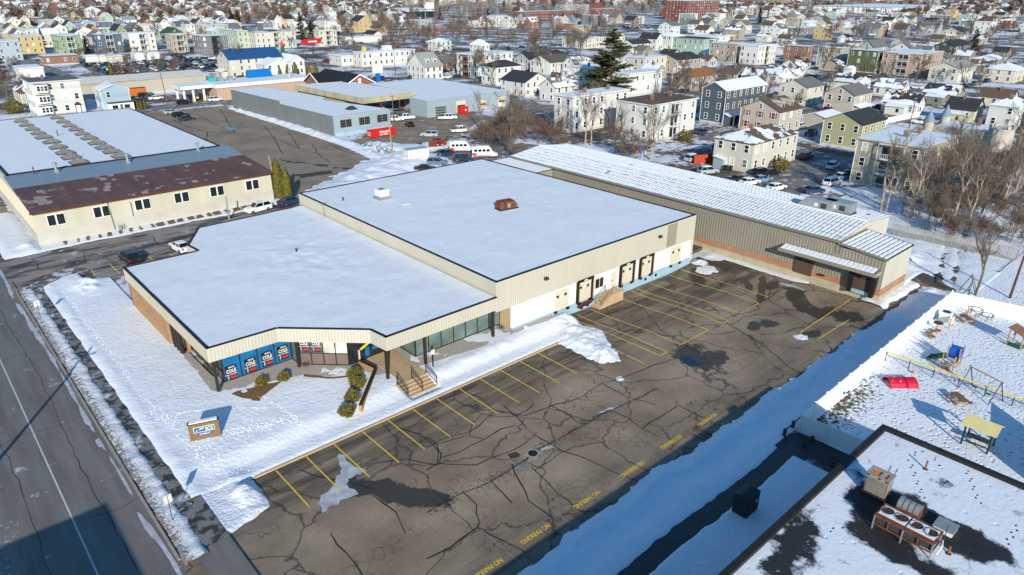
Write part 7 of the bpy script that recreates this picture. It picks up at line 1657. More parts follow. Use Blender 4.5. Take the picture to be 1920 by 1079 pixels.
        if roof == 'x' and rise > 2.3 and dist < 700 and rnd.random() < .5:
            m = MB()
            for fx in ((.3,.7) if rnd.random() < .5 else (.5,)):
                x_ = wx*fx; z_ = h+rise*.25; m.box(x_-.8,x_+.8,wy*.12,wy*.42,z_-.3,z_+1.1,'siding'); m.box(x_-.35,x_+.35,wy*.12-.05,wy*.12,z_+.15,z_+.95,'glass_dark'); m.hull([(x_-1,wy*.1,z_+1.1),(x_+1,wy*.1,z_+1.1),(x_+1,wy*.45,z_+1.1),(x_-1,wy*.45,z_+1.1)],[(x_-.05,wy*.1,z_+1.8),(x_+.05,wy*.1,z_+1.8),(x_+.05,wy*.45,z_+1.8),(x_-.05,wy*.45,z_+1.8)],'shingle')
            B(m,'dormer', color=wcol)
        if 'r' in opt:
            m = MB()
            for f in range(2):
                for c_ in range(3): yy_ = wy*(c_+.5)/3; [m.box(-.06,-.01,yy_+s*.78-.2,yy_+s*.78+.2,f*3+1.0,f*3+2.5,'banner_red') for s in (-1,1)]
            B(m, 'shutters')
        if 'b' in opt:
            for f in (0,1,2):
                m = MB(); m.hull([(1.2,-.9,f*3.1+.6),(4.0,-.9,f*3.1+.6),(4.6,0,f*3.1+.6),(.6,0,f*3.1+.6)],[(1.2,-.9,f*3.1+2.9),(4.0,-.9,f*3.1+2.9),(4.6,0,f*3.1+2.9),(.6,0,f*3.1+2.9)],'white_print'); m.box(.6,4.6,-1.0,0,f*3.1+2.9,f*3.1+3.05,'steel_dark'); B(m,'bay')
                for k in range(3): window(t, .7, 1.4, 's', (1.65+k*.95,-.9,f*3.1+1.8), dist < 270)
            m = MB(); m.box(wx-2.6,wx-1.2,-.15,0,0,2.6,'rust_dark'); m.hull([(wx-2.9,-.7,2.6),(wx-.9,-.7,2.6),(wx-.9,0,2.6),(wx-2.9,0,2.6)],[(wx-1.9,-.7,3.4),(wx-1.85,-.7,3.4),(wx-1.85,0,3.4),(wx-1.9,0,3.4)],'rust_dark'); m.box(wx-2.4,wx-1.4,-.2,-.15,0,2.3,'white_print'); B(m,'entrance')
    if wc == 'factory':
        m = MB()
        for k in range(15): y_ = wy*(k+.12)/15; m.box(-.3,-.02,y_,y_+wy/15*.8,1.2,h-1.2,'white_print')
        for k in range(20): x_ = wx*(k+.12)/20; m.box(x_,x_+wx/20*.75,-.3,-.02,1.2,h-1.2,'white_print')
        B(m,'window_bays')
    if 'c' in opt or (dist < 900 and rnd.random() < .6 and 'n' not in opt):
        zc = h+.3 if roof == 'flat' else h+rise*.8
        obj('chimney', CHIM, t, (wx*rnd.uniform(.3,.45), wy*rnd.uniform(.4,.6), zc))
        if 'c' in opt: obj('chimney', CHIM, t, (wx*.78, wy*.5, zc))
    return t
for hh in HOUSES: house(*hh)
# extra parts of particular houses
def annex(x, y, wx, wy, h, col, lab, roof='flat', rise=0, rc='snow'): house(x,y,wx,wy,h,roof,rise,col,rc,1,'n',lab)
# castle
CA = thing('castle_building', 'pale stone mock castle with battlements and light blue conical tower roofs', 'castle', (181,44,0))
m = MB(); m.box(183,197,44,57.5,0,6.6,'stone_castle'); m.build('wall', CA); m = MB(); m.box(183.4,196.6,44.4,57.1,6.6,6.7,'snow_roof'); m.build('roof_snow', CA)
mer = MB(); mer.box(-.2,.2,-.35,.35,0,.7,'stone_castle'); me_ = mer.mesh('battlement')
for k in range(18): obj('battlement', me_, CA, (183.2-181,44.6+k*.75-44,6.6))
for k in range(17): obj('battlement', me_, CA, (184+k*.78-181,44.2-44,6.6), math.pi/2)
def tower(x, y, r, h, cone):
    m = MB(); m.tube((x,y,0),(x,y,h),r,r*.96,'stone_castle',16); m.build('tower', CA)
    if cone: m = MB(); m.tube((x,y,h),(x,y,h+2.7),r*1.12,.05,'cone_blue',16); m.build('cone_roof', CA)
    else:
        for k in range(8): a_ = k*math.pi/4; obj('battlement', me_, CA, (x+r*.9*math.cos(a_)-181,y+r*.9*math.sin(a_)-44,h), a_)
tower(183,57.8,1.15,8.0,True); tower(194.5,58,1.1,8.0,True); tower(184,43.2,2.6,8.4,False); tower(198,41.5,1.5,8.4,True)
for y, w in ((53,.7),(49.5,1.1),(46.8,.8)):
    m = MB(); m.box(182.9,183.0,y-w,y+w,1.0,3.2,'rust_dark'); m.tube((182.95,y,3.2),(182.9,y,3.2),w,w,'rust_dark',14); m.build('arched_window', CA)
m = MB(); m.box(193.6,194.3,50,50.7,6.7,8.6,'brick_chimney'); m.build('chimney', CA)
# filler houses up to the top edge: same kinds, irregular rows
SP = [(h_[0],h_[1],h_[2],h_[3]) for h_ in HOUSES]
cnt = 0; rr = random.Random(11); tries = 0
wcs = ['white']*7+['cream']*3+['beige','tan','grey','lightgrey','paleblue','mint','yellow','brickorange','redbrick','bluegrey','olivegrey','brown','slateblue']
rcs = ['dark']*3+['grey']*4+['brown']*3+['slate','lightgrey','snow','snow']
nm_r = dict(dark='charcoal',grey='grey',brown='brown',slate='slate',lightgrey='pale grey',snow='snow covered')
used = {}
cot = 0; ct = 0
while cot < 34 and ct < 4000:
    ct += 1; px = rr.uniform(1150,1930); q = P(px, rr.uniform(74,150), 0); wx = rr.uniform(6.5,8.5); wy = rr.uniform(7,9)
    if any(abs(q.x+wx/2-a-c/2) < (wx+c)/2+1.5 and abs(q.y+wy/2-b-d/2) < (wy+d)/2+2.0 for a,b,c,d in SP): continue
    if any(abs(q.x+wx/2-a) < 7 for a in (229,304,425)) : continue
    SP.append((q.x,q.y,wx,wy)); w = rr.choice(['white','white','cream','beige','lightgrey','olivegrey','tan']); r = rr.choice(['dark','grey','snow','brown'])
    lab = 'small %s cottage, %s roof, among the dense rows %s'%(dict(lightgrey='pale grey',olivegrey='olive grey').get(w,w),nm_r[r],('right of the pine','behind the slate blue house','behind the olive house','near the right edge')[min(3,int((px-1150)/195))])
    house(q.x,q.y,wx,wy,rr.uniform(2.9,4.2),rr.choice('xyy'),rr.uniform(1.8,2.4),w,r,rr.random()<.5,'',lab,group=lab+', cottages',seed=900+cot); cot += 1
FH = MB(); fhn = 0
while (cnt < 185 or fhn < 650) and tries < 16000:
    tries += 1
    px = rr.uniform(-20,1940); lim = 95 if px < 300 else (80 if px < 620 else (56 if px < 1260 else 74)); py = 2+(lim-2)*rr.random()**1.1
    q = P(px,py,0)
    if q.length > 2300: continue
    top = py < (26 if px < 960 else 34)
    if (top and fhn >= 650) or (not top and cnt >= 185): continue
    gx = q.x; gy = round(q.y/15)*15+rr.uniform(-1,1)
    kind = rr.choice('yyyxxf'); wx = rr.uniform(8,11); wy = rr.uniform(9,13)
    if kind == 'f': wx, wy = rr.uniform(10,18), rr.uniform(11,16)
    if any(abs(gx+wx/2-a-c/2) < (wx+c)/2+1.2 and abs(gy+wy/2-b-d/2) < (wy+d)/2+2.0 for a,b,c,d in SP): continue
    if 975 < px < 1250 and 12 < py < 42: continue
    if 1500 < px < 1760 and 6 < py < 32: continue
    if 750 < px < 960 and 10 < py < 48: continue
    SP.append((gx,gy,wx,wy)); w = rr.choice(wcs); r = rr.choice(rcs) if kind != 'f' else 'snow'
    if top:
        hh_ = rr.uniform(5.5,8); wm = rr.choice(('far_wall_white','far_wall_white','far_wall_tan','far_wall_grey','far_wall_brick')); rm_ = rr.choice(('far_roof_dark','far_roof_dark','snow_roof','far_roof_brown')); FH.box(gx,gx+wx,gy,gy+wy,0,hh_,wm,top='snow_roof' if kind == 'f' else rm_)
        if kind != 'f':
            rs = rr.uniform(2.5,3.6)
            if kind == 'y': FH.face([(gx,gy,hh_),(gx+wx,gy,hh_),(gx+wx/2,gy,hh_+rs)],wm); FH.face([(gx-.3,gy,hh_-.1),(gx+wx/2,gy,hh_+rs),(gx+wx/2,gy+wy,hh_+rs),(gx-.3,gy+wy,hh_-.1)],rm_); FH.face([(gx+wx+.3,gy,hh_-.1),(gx+wx/2,gy,hh_+rs),(gx+wx/2,gy+wy,hh_+rs),(gx+wx+.3,gy+wy,hh_-.1)],rm_)
            else: FH.face([(gx,gy,hh_),(gx,gy+wy/2,hh_+rs),(gx,gy+wy,hh_)],wm); FH.face([(gx,gy-.3,hh_-.1),(gx+wx,gy-.3,hh_-.1),(gx+wx,gy+wy/2,hh_+rs),(gx,gy+wy/2,hh_+rs)],rm_); FH.face([(gx,gy+wy+.3,hh_-.1),(gx+wx,gy+wy+.3,hh_-.1),(gx+wx,gy+wy/2,hh_+rs),(gx,gy+wy/2,hh_+rs)],rm_)
        for fl_ in range(2):
            for c_ in range(3): xx = gx+wx*(c_+.5)/3; FH.face([(xx-.5,gy-.05,1.2+fl_*2.9),(xx+.5,gy-.05,1.2+fl_*2.9),(xx+.5,gy-.05,2.8+fl_*2.9),(xx-.5,gy-.05,2.8+fl_*2.9)],'glass_dark')
        fhn += 1; continue
    s_w = dict(bluegrey='blue grey',redbrick='red brick',brickorange='orange brick',lightgrey='pale grey',paleblue='pale blue',olivegrey='olive grey',slateblue='slate blue').get(w,w)
    where = ('far left','left of centre','centre','right of centre','far right')[min(4,max(0,int(px/384)))]
    near = 'top rows' if py < 25 else ('upper rows' if py < 55 else 'lower rows')
    typ = dict(y='gable front house',x='broadside house',f='flat roofed block')[kind]
    lab = '%s %s, %s roof, %s %s'%(s_w,typ,nm_r[r],near,where)
    used[lab] = used.get(lab,0)+1
    house(gx,gy,wx,wy,rr.uniform(5.5,7) if kind != 'f' else rr.choice((6.5,9,9.3)),{'f':'flat'}.get(kind,kind),rr.uniform(2.6,3.6),w,r,rr.random()<.4,'' if kind != 'f' else rr.choice(('','p')),lab,group=lab+', far houses',seed=cnt)
    cnt += 1
FH.build('far_houses', kind='stuff')
# big distant blocks along the top right
for (px,py,w,d,h,c,lab) in ((1300,3,150,40,12,'lightgrey','long pale grey industrial hall at the top edge left of the factory'),(1420,12,90,40,16,'brown','dark brown brick hall at the top edge beside the apartment block'),(1640,3,260,60,12,'factory','very long pale industrial hall on the skyline at the top right'),(1800,12,120,30,8,'redbrick','low red brick row at the top right behind the bare trees'),(1120,6,90,30,10,'paleblue','pale blue grey row of blocks at the top edge in the centre'),(820,2,140,30,8,'lightgrey','low grey hall behind the grandstand at the top')):
    q = P(px,py,0); house(q.x,q.y,w,d,h,'flat',0,c,'snow',1,'',lab,cat='building')
# ------------------------------------------------------------------ trees
def bare_tree(seed, H, spread, levels, nb, twig_r, bark='bark', stems=1, twigs=3, base_r=None, tmat='twig'):
    r = random.Random(seed); tr = MB(); cr = MB()
    def stick(m, a, b, r0, mat):
        d = (b-a); 
        if d.length < 1e-5: return
        d.normalize(); u = d.cross(Vector((0.3,0.2,1))).normalized(); w = d.cross(u); n = len(m.v)
        for k in range(3):
            t = 2.094*k; m.v.append(tuple(a+(u*math.cos(t)+w*math.sin(t))*r0))
        m.v.append(tuple(b)); mi = m.mi(mat)
        for k in range(3): m.f.append((n+k,n+(k+1)%3,n+3)); m.m.append(mi)
    def rec(p, d, L, rad, lv):
        segs = 3 if lv <= 1 else 2; q = p; dd = d.copy()
        for s_ in range(segs):
            dd = (dd+Vector((r.uniform(-.18,.18),r.uniform(-.18,.18),r.uniform(-.05,.16)))).normalized(); e = q+dd*(L/segs)
            r0 = rad*(1-.35*s_/segs); r1 = rad*(1-.35*(s_+1)/segs)
            if lv <= 2: tr.tube(q, e, r0, r1, bark, 6 if lv == 0 else 4, False)
            else: cr.tube(q, e, max(twig_r,r0), max(twig_r*.8,r1), tmat, 3, False)
            if lv >= 2:
                for t in range(twigs):
                    o_ = q.lerp(e, r.random()); v_ = (dd*.7+Vector((r.uniform(-1,1),r.uniform(-1,1),r.uniform(-.4,.9)))).normalized(); stick(cr, o_, o_+v_*L*r.uniform(.35,.8), twig_r, tmat)
            q = e
            if lv < levels and (s_ > 0 or lv > 0):
                for k in range(nb if s_ == segs-1 else max(1,nb-1)):
                    az = r.uniform(0,6.283); tilt = r.uniform(.35,.95)*spread
                    u = dd.cross(Vector((math.cos(az),math.sin(az),.1))).normalized()
                    nd = (dd*math.cos(tilt)+u*math.sin(tilt)); nd.z += .12; nd.normalize()
                    rec(q, nd, L*r.uniform(.55,.8), rad*.55, lv+1)
    for s_ in range(stems):
        a = r.uniform(0,6.28); off = Vector((math.cos(a),math.sin(a),0))*(0.5*s_*.6)
        d0 = Vector((r.uniform(-.1,.1),r.uniform(-.1,.1),1)) if stems == 1 else Vector((math.cos(a)*.3,math.sin(a)*.3,1))
        rec(off, d0.normalized(), H*.42, (base_r or H*.018)/(1 if stems == 1 else 1.6), 0)
    return tr.mesh('trunk'), cr.mesh('crown')
NEAR = [bare_tree(1,11,.9,4,2,.014,'bark'), bare_tree(2,12,.75,4,2,.014,'bark_pale',1,4), bare_tree(3,9,1.0,4,2,.014,'bark_pale',1,4), bare_tree(4,12,.8,4,2,.015,'bark',1,4)]
BUSH = [bare_tree(11,4.5,1.1,3,2,.014,'twig',5,4,.06), bare_tree(12,3.8,1.2,3,2,.014,'twig_red',5,4,.05,'twig_red'), bare_tree(13,6,1.0,3,2,.016,'bark',4,5,.08)]
FAR = [bare_tree(21,11,1.0,4,2,.032,'bark',1,4), bare_tree(22,12,.8,4,2,.034,'bark',1,4), bare_tree(23,10,1.1,4,2,.032,'bark',1,4,None,'twig_red')]
VFAR = [bare_tree(31,11,1.05,3,3,.10,'twig',1,5), bare_tree(32,12,.9,3,3,.11,'twig',1,5,None,'twig_red'), bare_tree(33,10,1.1,3,3,.10,'twig',1,5)]
def put_tree(meshes, x, y, s, rz, lab, group=None, cat='tree', name='bare_tree', z=0.0, parts=('trunk','crown')):
    t = thing(name, lab, cat, (x,y,z), rz, group)
    t.scale = (s,s,s*random.uniform(.9,1.1))
    for me, nm in zip(meshes, parts): obj(nm, me, t)
    return t
random.seed(21)
c_ = (960,130,4); d_ = (1440,150,4); b_ = (480,130,4); C_ = (960,0,4); DD = (1440,0,4); AA = (0,0,4); S2 = (320,0,6); S3 = (640,0,6)
NT = [(c_,550,560,1,1.0,'tall pale barked bare tree before the left face of the near white triple decker'),(c_,592,572,1,.95,'slim bare tree just right of the pale one by the near white triple decker'),
 (c_,775,625,0,1.0,'bare tree standing before the porch gap of the near white triple deckers'),(c_,850,640,3,.85,'leaning bare tree before the dark roofed triple decker'),(c_,1040,680,1,1.1,'forked pale bare tree at the edge of the long metal warehouse'),
 (c_,1130,550,2,1.0,'low spreading bare tree before the front of the dark roofed triple decker'),(c_,300,560,0,.9,'bare tree in the scrub left of the near white triple decker'),(c_,120,520,3,.9,'spreading bare tree in the scrub behind the snowy roof'),
 (b_,1885,620,3,1.35,'large wide bare tree behind the parked vans'),(b_,1700,480,0,.9,'bare tree with a dense low crown beside the dirt yard'),
 (d_,845,980,1,1.1,'pale bare tree with long limbs before the dark porch recess'),(d_,885,990,1,.9,'second pale bare tree before the dark porch recess'),(d_,1065,1040,1,1.15,'tall pale bare tree at the corner of the tan apartment house'),
 (d_,1195,1000,0,1.0,'bare tree before the sunny side of the tan apartment house'),(d_,1390,1060,1,1.1,'pale bare tree in the thicket below the castle'),(d_,1470,1000,3,1.0,'dark bare tree in the thicket below the castle'),
 (d_,1600,1010,0,1.05,'bare tree in the thicket right of the castle wall'),(d_,1740,980,2,1.1,'spreading bare tree in the thicket at right'),(d_,1860,940,3,1.1,'dark bare tree near the right edge of the thicket'),(d_,1000,1010,2,.8,'small bare tree in front of the thicket at the apartment house'),
 (d_,1300,1030,3,1.05,'crooked bare tree in the middle of the right thicket'),
 ((0,0,1),1828,554,3,.85,'lone bare tree standing in the snow beyond the white fence corner'),
 (C_,215,560,0,.9,'bare tree before the white gabled houses at the centre'),(C_,1300,600,2,.8,'dark dense bare tree left of the slate blue house'),
 (DD,405,580,3,1.25,'wide spreading bare tree before the pale sage triple decker'),(DD,1100,620,1,1.1,'pale bare tree before the pinkish tan triple decker'),(DD,1560,720,0,.9,'bare tree above the pale yellow cottage'),
 (S2,735,865,3,1.2,'large bare tree before the cream hall with the blue roof'),(S2,900,850,0,1.0,'bare tree before the snow streaked hall'),(AA,60,750,3,1.0,'spreading bare tree left of the white three storey house'),
 (AA,950,665,2,1.0,'bare tree before the beige shed left of the dense clump'),(AA,1010,670,0,.9,'second bare tree before the beige shed'),(AA,1210,670,3,1.15,'broad bare tree before the beige shed'),(AA,1330,660,2,1.0,'bare tree at the right end of the beige shed'),
 (S3,1470,930,1,1.1,'tall bare tree before the white triple decker with brown porches'),(S3,1725,975,1,1.2,'tall pale bare tree right of the white triple decker with brown porches'),(S3,760,850,2,.8,'small dark bare tree before the grey roofed white house'),
 (S3,1290,600,0,1.0,'bare tree before the white hipped house'),(C_,470,590,2,.7,'small bare tree beside the utility pole'),
 ((0,0,1),1790,300,0,1.0,'bare tree behind the castle battlements'),((0,0,1),1900,330,3,1.2,'bare tree at the right edge below the castle')]
for src, px, py, k, s, lab in NT:
    q = P(*cpt(src,px,py),0); dist = q.length; M = NEAR if dist < 230 else FAR
    put_tree(M[k%len(M)], q.x, q.y, s, random.uniform(0,6.28), lab)
BS = 0
import numpy as np
JOIN = []
def join_trees(name):
    cache = {}; V = []; LI = []; LS = []; MI = []; names = []; vo_ = 0
    for me, x, y, sc, rz in JOIN:
        if me.name not in cache:
            v = np.empty(len(me.vertices)*3, 'f'); me.vertices.foreach_get('co', v); li = np.empty(len(me.loops), 'i'); me.loops.foreach_get('vertex_index', li)
            lt = np.empty(len(me.polygons), 'i'); me.polygons.foreach_get('loop_total', lt); mi = np.empty(len(me.polygons), 'i'); me.polygons.foreach_get('material_index', mi)
            mp = []
            for m_ in me.materials:
                if m_.name not in names: names.append(m_.name)
                mp.append(names.index(m_.name))
            cache[me.name] = (v.reshape(-1,3), li, lt, np.array(mp)[mi])
        v, li, lt, mi = cache[me.name]; c, s_ = math.cos(rz), math.sin(rz)
        w = np.empty_like(v); w[:,0] = (v[:,0]*c-v[:,1]*s_)*sc+x; w[:,1] = (v[:,0]*s_+v[:,1]*c)*sc+y; w[:,2] = v[:,2]*sc
        V.append(w); LI.append(li+vo_); LS.append(lt); MI.append(mi); vo_ += len(v)
    V = np.concatenate(V); LI = np.concatenate(LI); LS = np.concatenate(LS); MI = np.concatenate(MI)
    me = bpy.data.meshes.new(name); me.vertices.add(len(V)); me.vertices.foreach_set('co', V.ravel()); me.loops.add(len(LI)); me.loops.foreach_set('vertex_index', LI.astype('i'))
    me.polygons.add(len(LS)); st = np.concatenate(([0], np.cumsum(LS)[:-1])).astype('i'); me.polygons.foreach_set('loop_start', st); me.polygons.foreach_set('material_index', MI.astype('i'))
    for n_ in names: me.materials.append(MATS[n_])
    me.update(calc_edges=True); print(name, len(LS)); return obj(name, me, kind='stuff')
def scatter(poly, n, meshes, smin, smax, lab, group, name='bush', cat='bush', avoid=True, join=False):
    k = 0; tries = 0; xs_ = [p[0] for p in poly]; ys_ = [p[1] for p in poly]
    while k < n and tries < n*30:
        tries += 1; px = random.uniform(min(xs_),max(xs_)); py = random.uniform(min(ys_),max(ys_)); ins = False
        for i in range(len(poly)):
            x1,y1 = poly[i]; x2,y2 = poly[(i+1)%len(poly)]
            if (y1 > py) != (y2 > py) and px < (x2-x1)*(py-y1)/(y2-y1)+x1: ins = not ins
        if not ins: continue
        q = P(px,py,0)
        if avoid and any(a-1.5 < q.x < a+c+1.5 and b-1.5 < q.y < b+d+1.5 for a,b,c,d in SP): continue
        k += 1; M_ = random.choice(meshes); sc_t = random.uniform(smin,smax); rz_t = random.uniform(0,6.28)
        if join: JOIN.extend((me_i, q.x, q.y, sc_t, rz_t) for me_i in M_)
        else: put_tree(M_, q.x, q.y, sc_t, rz_t, lab, group, cat, name)
scatter([(955,300),(1040,285),(1200,300),(1300,340),(1240,345),(1080,275),(960,200),(900,260)], 26, BUSH, .8,1.3, 'tangled leafless bush in the scrub behind the long metal warehouse', 'scrub bushes behind the long warehouse')
scatter([(870,250),(960,200),(1050,270),(950,292),(890,285)], 16, BUSH, .9,1.4, 'tangled leafless bush in the scrub beside the dirt yard', 'scrub bushes beside the dirt yard')
scatter([(1690,380),(1740,300),(1920,330),(1920,470),(1760,445)], 40, BUSH, .7,1.3, 'tangled leafless bush in the thicket at the right edge', 'thicket bushes at the right edge')
scatter([(1700,420),(1760,330),(1920,340),(1920,440),(1780,430)], 20, NEAR, .65,1.0, 'slender bare tree in the thicket at the right edge', 'thicket trees at the right edge','bare_tree','tree')
scatter([(1110,165),(1300,170),(1290,205),(1130,210)], 6, FAR, .6,.9, 'bare tree between the white blocks right of the pine', 'bare trees right of the pine','bare_tree','tree')
scatter([(1500,30),(1920,30),(1920,110),(1500,100)], 44, FAR, .7,1.2, 'bare tree among the houses in the upper right', 'bare trees in the upper right','bare_tree','tree', join=True)
scatter([(960,50),(1120,45),(1160,105),(960,110)], 30, FAR, .9,1.4, 'large bare tree in the belt left of the cream flat roofed house', 'bare trees of the centre belt','bare_tree','tree')
scatter([(640,25),(960,30),(960,95),(640,80)], 80, FAR, .8,1.35, 'bare tree in the wooded belt below the grandstand', 'bare trees below the grandstand','bare_tree','tree')
scatter([(0,10),(640,5),(640,60),(0,45)], 90, VFAR, .8,1.3, 'bare tree between the gabled rows at the upper left', 'bare trees at the upper left','bare_tree','tree', join=True)
scatter([(960,2),(1920,2),(1920,40),(960,30)], 80, VFAR, .9,1.5, 'bare tree among the large blocks along the top right', 'bare trees along the top right','bare_tree','tree', join=True)
scatter([(0,125),(60,120),(60,165),(0,200)], 8, BUSH, .9,1.5, 'leafless bush at the left edge beyond the skylight roof', 'bushes at the left edge')
scatter([(120,90),(400,92),(400,105),(140,112)], 16, BUSH, .7,1.1, 'leafless bush along the back of the far car park', 'bushes behind the far car park')
scatter([(640,70),(840,70),(850,110),(640,100)], 14, FAR, .6,1.0, 'bare tree behind the long white block', 'bare trees behind the long white block','bare_tree','tree')
scatter([(1560,60),(1900,60),(1900,150),(1500,160)], 14, BUSH, .9,1.4, 'leafless bush in the back gardens at the upper right', 'garden bushes at the upper right')
scatter([(1440,150),(1900,170),(1900,200),(1500,230)], 12, BUSH, .5,.8, 'low leafless garden bush between the cottages', 'garden bushes between the cottages')
join_trees('distant_trees')
# far woods that read as one mass
mb = MB(); rw = random.Random(5)
for i in range(7000):
    px = rw.uniform(-40,1960); py = 1+rw.random()**1.6*(34 if px > 640 else 40)
    q = P(px,py,0)
    if q.length > 2400 or any(a-3 < q.x < a+c+3 and b-3 < q.y < b+d+3 for a,b,c,d in SP): continue
    H_ = rw.uniform(7,13); w = rw.uniform(2.5,5); mat_ = 'twig' if rw.random() < .85 else 'needle_dark'
    for k in range(7):
        a_ = rw.uniform(0,6.28); r0 = rw.uniform(.1,1)*w; z0 = rw.uniform(.15,.8)*H_; z1 = z0+rw.uniform(.2,.5)*H_; x0 = q.x+r0*.5*math.cos(a_); y0 = q.y+r0*.5*math.sin(a_)
        mb.face([(x0,y0,z0),(x0+rw.uniform(-.9,.9),y0+rw.uniform(-.9,.9),z0+.5),(q.x+r0*math.cos(a_),q.y+r0*math.sin(a_),z1)],mat_)
mb.build('far_woods', kind='stuff')
# conifers
def conifer(seed, H, w, mat, drop=.25, pine=False):
    r = random.Random(seed); tr = MB(); tr.tube((0,0,0),(0,0,H*.95),H*.022,.03,'bark',7,False); cr = MB()
    n = int(H*(4.2 if pine else 7)); 
    for i in range(n):
        f = (i+r.random())/n; z = H*(.12+.86*f); L = w*(1-f)**(.6 if pine else .85)*r.uniform(.6,1.1)+.25
        if pine and r.random() < .12: L *= 1.25
        a = r.uniform(0,6.283); tr.tube((0,0,z),(L*math.cos(a)*.9,L*math.sin(a)*.9,z+L*(.12 if pine else -drop)),.05,.02,'bark',3,False)
        for k in range(int(L*(24 if pine else 14))+6):
            t = r.uniform(.22,1); ww = .32*L*(1.1-t*.6); x = L*t*math.cos(a)+r.uniform(-ww,ww); y = L*t*math.sin(a)+r.uniform(-ww,ww); zz = z+L*t*(.12 if pine else -drop)+r.uniform(-.12,.22)
            s_ = r.uniform(.22,.50)*(1.35 if pine else 1); b = r.uniform(0,3.14); v1 = Vector((math.cos(b)*s_,math.sin(b)*s_,r.uniform(-.08,.14))); v2 = Vector((-math.sin(b)*s_*.5,math.cos(b)*s_*.5,r.uniform(-.06,.1)))
            c = Vector((x,y,zz)); cr.face([c-v1,c+v2,c+v1,c-v2],mat)
    return tr.mesh('trunk'), cr.mesh('crown')
PINE = conifer(1,20,8.0,'needle',pine=True); SPR = [conifer(2,14,3.6,'needle_dark'), conifer(3,12,3.2,'needle_dark')]
def big_at(src, px, py, meshes, s, lab, name='pine_tree', cat='tree'):
    q = P(*cpt(src,px,py),0); return put_tree(meshes, q.x, q.y, s, random.uniform(0,6), lab, None, cat, name)
q = P(*cpt(C_,740,690),3.5); put_tree(PINE, q.x, q.y, 1.25, .3, 'tall green pine towering over the white blocks at the centre', None, 'tree', 'pine_tree')
q = P(*cpt(C_,655,690),3.5); put_tree(PINE, q.x, q.y, .85, 2.1, 'smaller pine leaning against the left of the tall pine', None, 'tree', 'pine_tree')
for px, py, s, k, lab, src in ((700,330,1.2,0,'dark spruce left of the pair above the long apartment row',S2),(770,330,1.15,1,'bushy dark conifer joined to the spruce above the long apartment row',S2),(1480,500,1.35,0,'tall dark spruce left of the narrow cream house',S2),(1600,500,1.3,1,'second dark spruce touching the narrow cream house',S2),
    (980,590,.85,1,'grey green spruce between the green and the slate blue triple deckers',(0,0,6)),(500,560,.8,0,'dark spruce behind the yellow three storey block',(0,0,6)),(510,380,.75,1,'narrow dark spruce left of the pair of big spruces',S2),(40,900,.9,0,'olive green spruce at the left edge',(0,0,6)),
    (1110,230,1.1,1,'dark conifer right of the scoreboard',S3),(1650,290,1.1,0,'olive conifer in the bare trees at upper centre',S3),(1830,130,1.4,1,'black green conifer at the top near the light poles',S3),(430,240,.95,0,'dark conifer at the far upper left terrace',(0,0,6)),
    (1530,400,1.3,1,'dark conifer at the upper right among bare trees',DD),(1850,190,1.2,0,'dark conifer before the dark red hall at the top',C_),(40,60,1.3,1,'dark conifer at the top left of the brick stadium wing',C_)):
    big_at(src,px,py,SPR[k],s,lab,'spruce_tree')
def leafy(seed, rx, rz_, n, mat, s0=.05, s1=.12):
    r = random.Random(seed); m = MB()
    for i in range(n):
        u = r.uniform(-1,1); t = r.uniform(0,6.283); rad = r.uniform(.72,1.04)*(1+.12*math.sin(3*t+seed)+.1*math.sin(7*u+seed)); c = Vector((rx*rad*math.sqrt(1-u*u)*math.cos(t),rx*rad*math.sqrt(1-u*u)*math.sin(t),rz_*(1+rad*u)))
        s_ = r.uniform(s0,s1); b = r.uniform(0,3.14); e = r.uniform(-1,1); v1 = Vector((math.cos(b),math.sin(b),e)).normalized()*s_; v2 = Vector((-math.sin(b),math.cos(b),r.uniform(-.8,.8))).normalized()*s_*.7
        m.face([c-v1,c+v2,c+v1,c-v2],mat)
    st = MB(); st.tube((0,0,0),(0,0,rz_*1.2),.05,.03,'bark',5,False)
    return st.mesh('stem'), m.mesh('foliage')
SHR = [leafy(1,.95,.72,1500,'leaf_olive'), leafy(2,.62,.5,900,'leaf_olive')]
for i, (x,y,k,s,lab) in enumerate(((21.7,61.4,1,.95,'small round olive shrub in the gravel, left of the two'),(23.7,60.7,1,.95,'small round olive shrub in the gravel, right of the two'),(29.4,56.4,0,.86,'topmost of the four olive shrubs along the brick garden wall'),(28.6,54.6,0,.86,'second from the top of the four shrubs along the garden wall'),(27.0,52.8,0,.78,'third from the top of the four shrubs along the garden wall'),(25.4,51.0,0,.82,'lowest of the four olive shrubs along the garden wall'))):
    put_tree(SHR[k], x, y, s, i*1.3, lab, None, 'shrub', 'round_shrub', .05, ('stem','foliage'))
for i, (x,y,lab) in enumerate(((26.7,61.4,'leafless reddish bush against the left dark panels'),(30.4,58.0,'leafless reddish bush against the right dark panels'),(47.3,54.6,'leafless reddish brown bush in the gravel by the white dock wall'))):
    put_tree(BUSH[1], x, y, .22, i, lab, None, 'bush', 'bush', .1)
ARB = conifer(7,7,1.0,'arborvitae',drop=-.3)
def arb(seed, H, w):
    r = random.Random(seed); m = MB()
    for i in range(3600):
        f = r.random()**1.1; z = H*f; R_ = w*(1-f**3.6)*(.25+.75*min(1,f*6))*r.uniform(.78,1.06); t = r.uniform(0,6.283); R_ *= 1+.12*math.sin(5*t+seed)
        c = Vector((R_*math.cos(t),R_*math.sin(t),z)); s_ = r.uniform(.07,.17); v1 = Vector((r.uniform(-.3,.3),r.uniform(-.3,.3),1)).normalized()*s_*1.6; v2 = Vector((-math.sin(t),math.cos(t),0))*s_
        m.face([c-v1,c+v2*.7,c+v1,c-v2*.7],'arborvitae')
    st = MB(); st.tube((0,0,0),(0,0,H*.8),.12,.04,'bark',6,False); return st.mesh('trunk'), m.mesh('foliage')
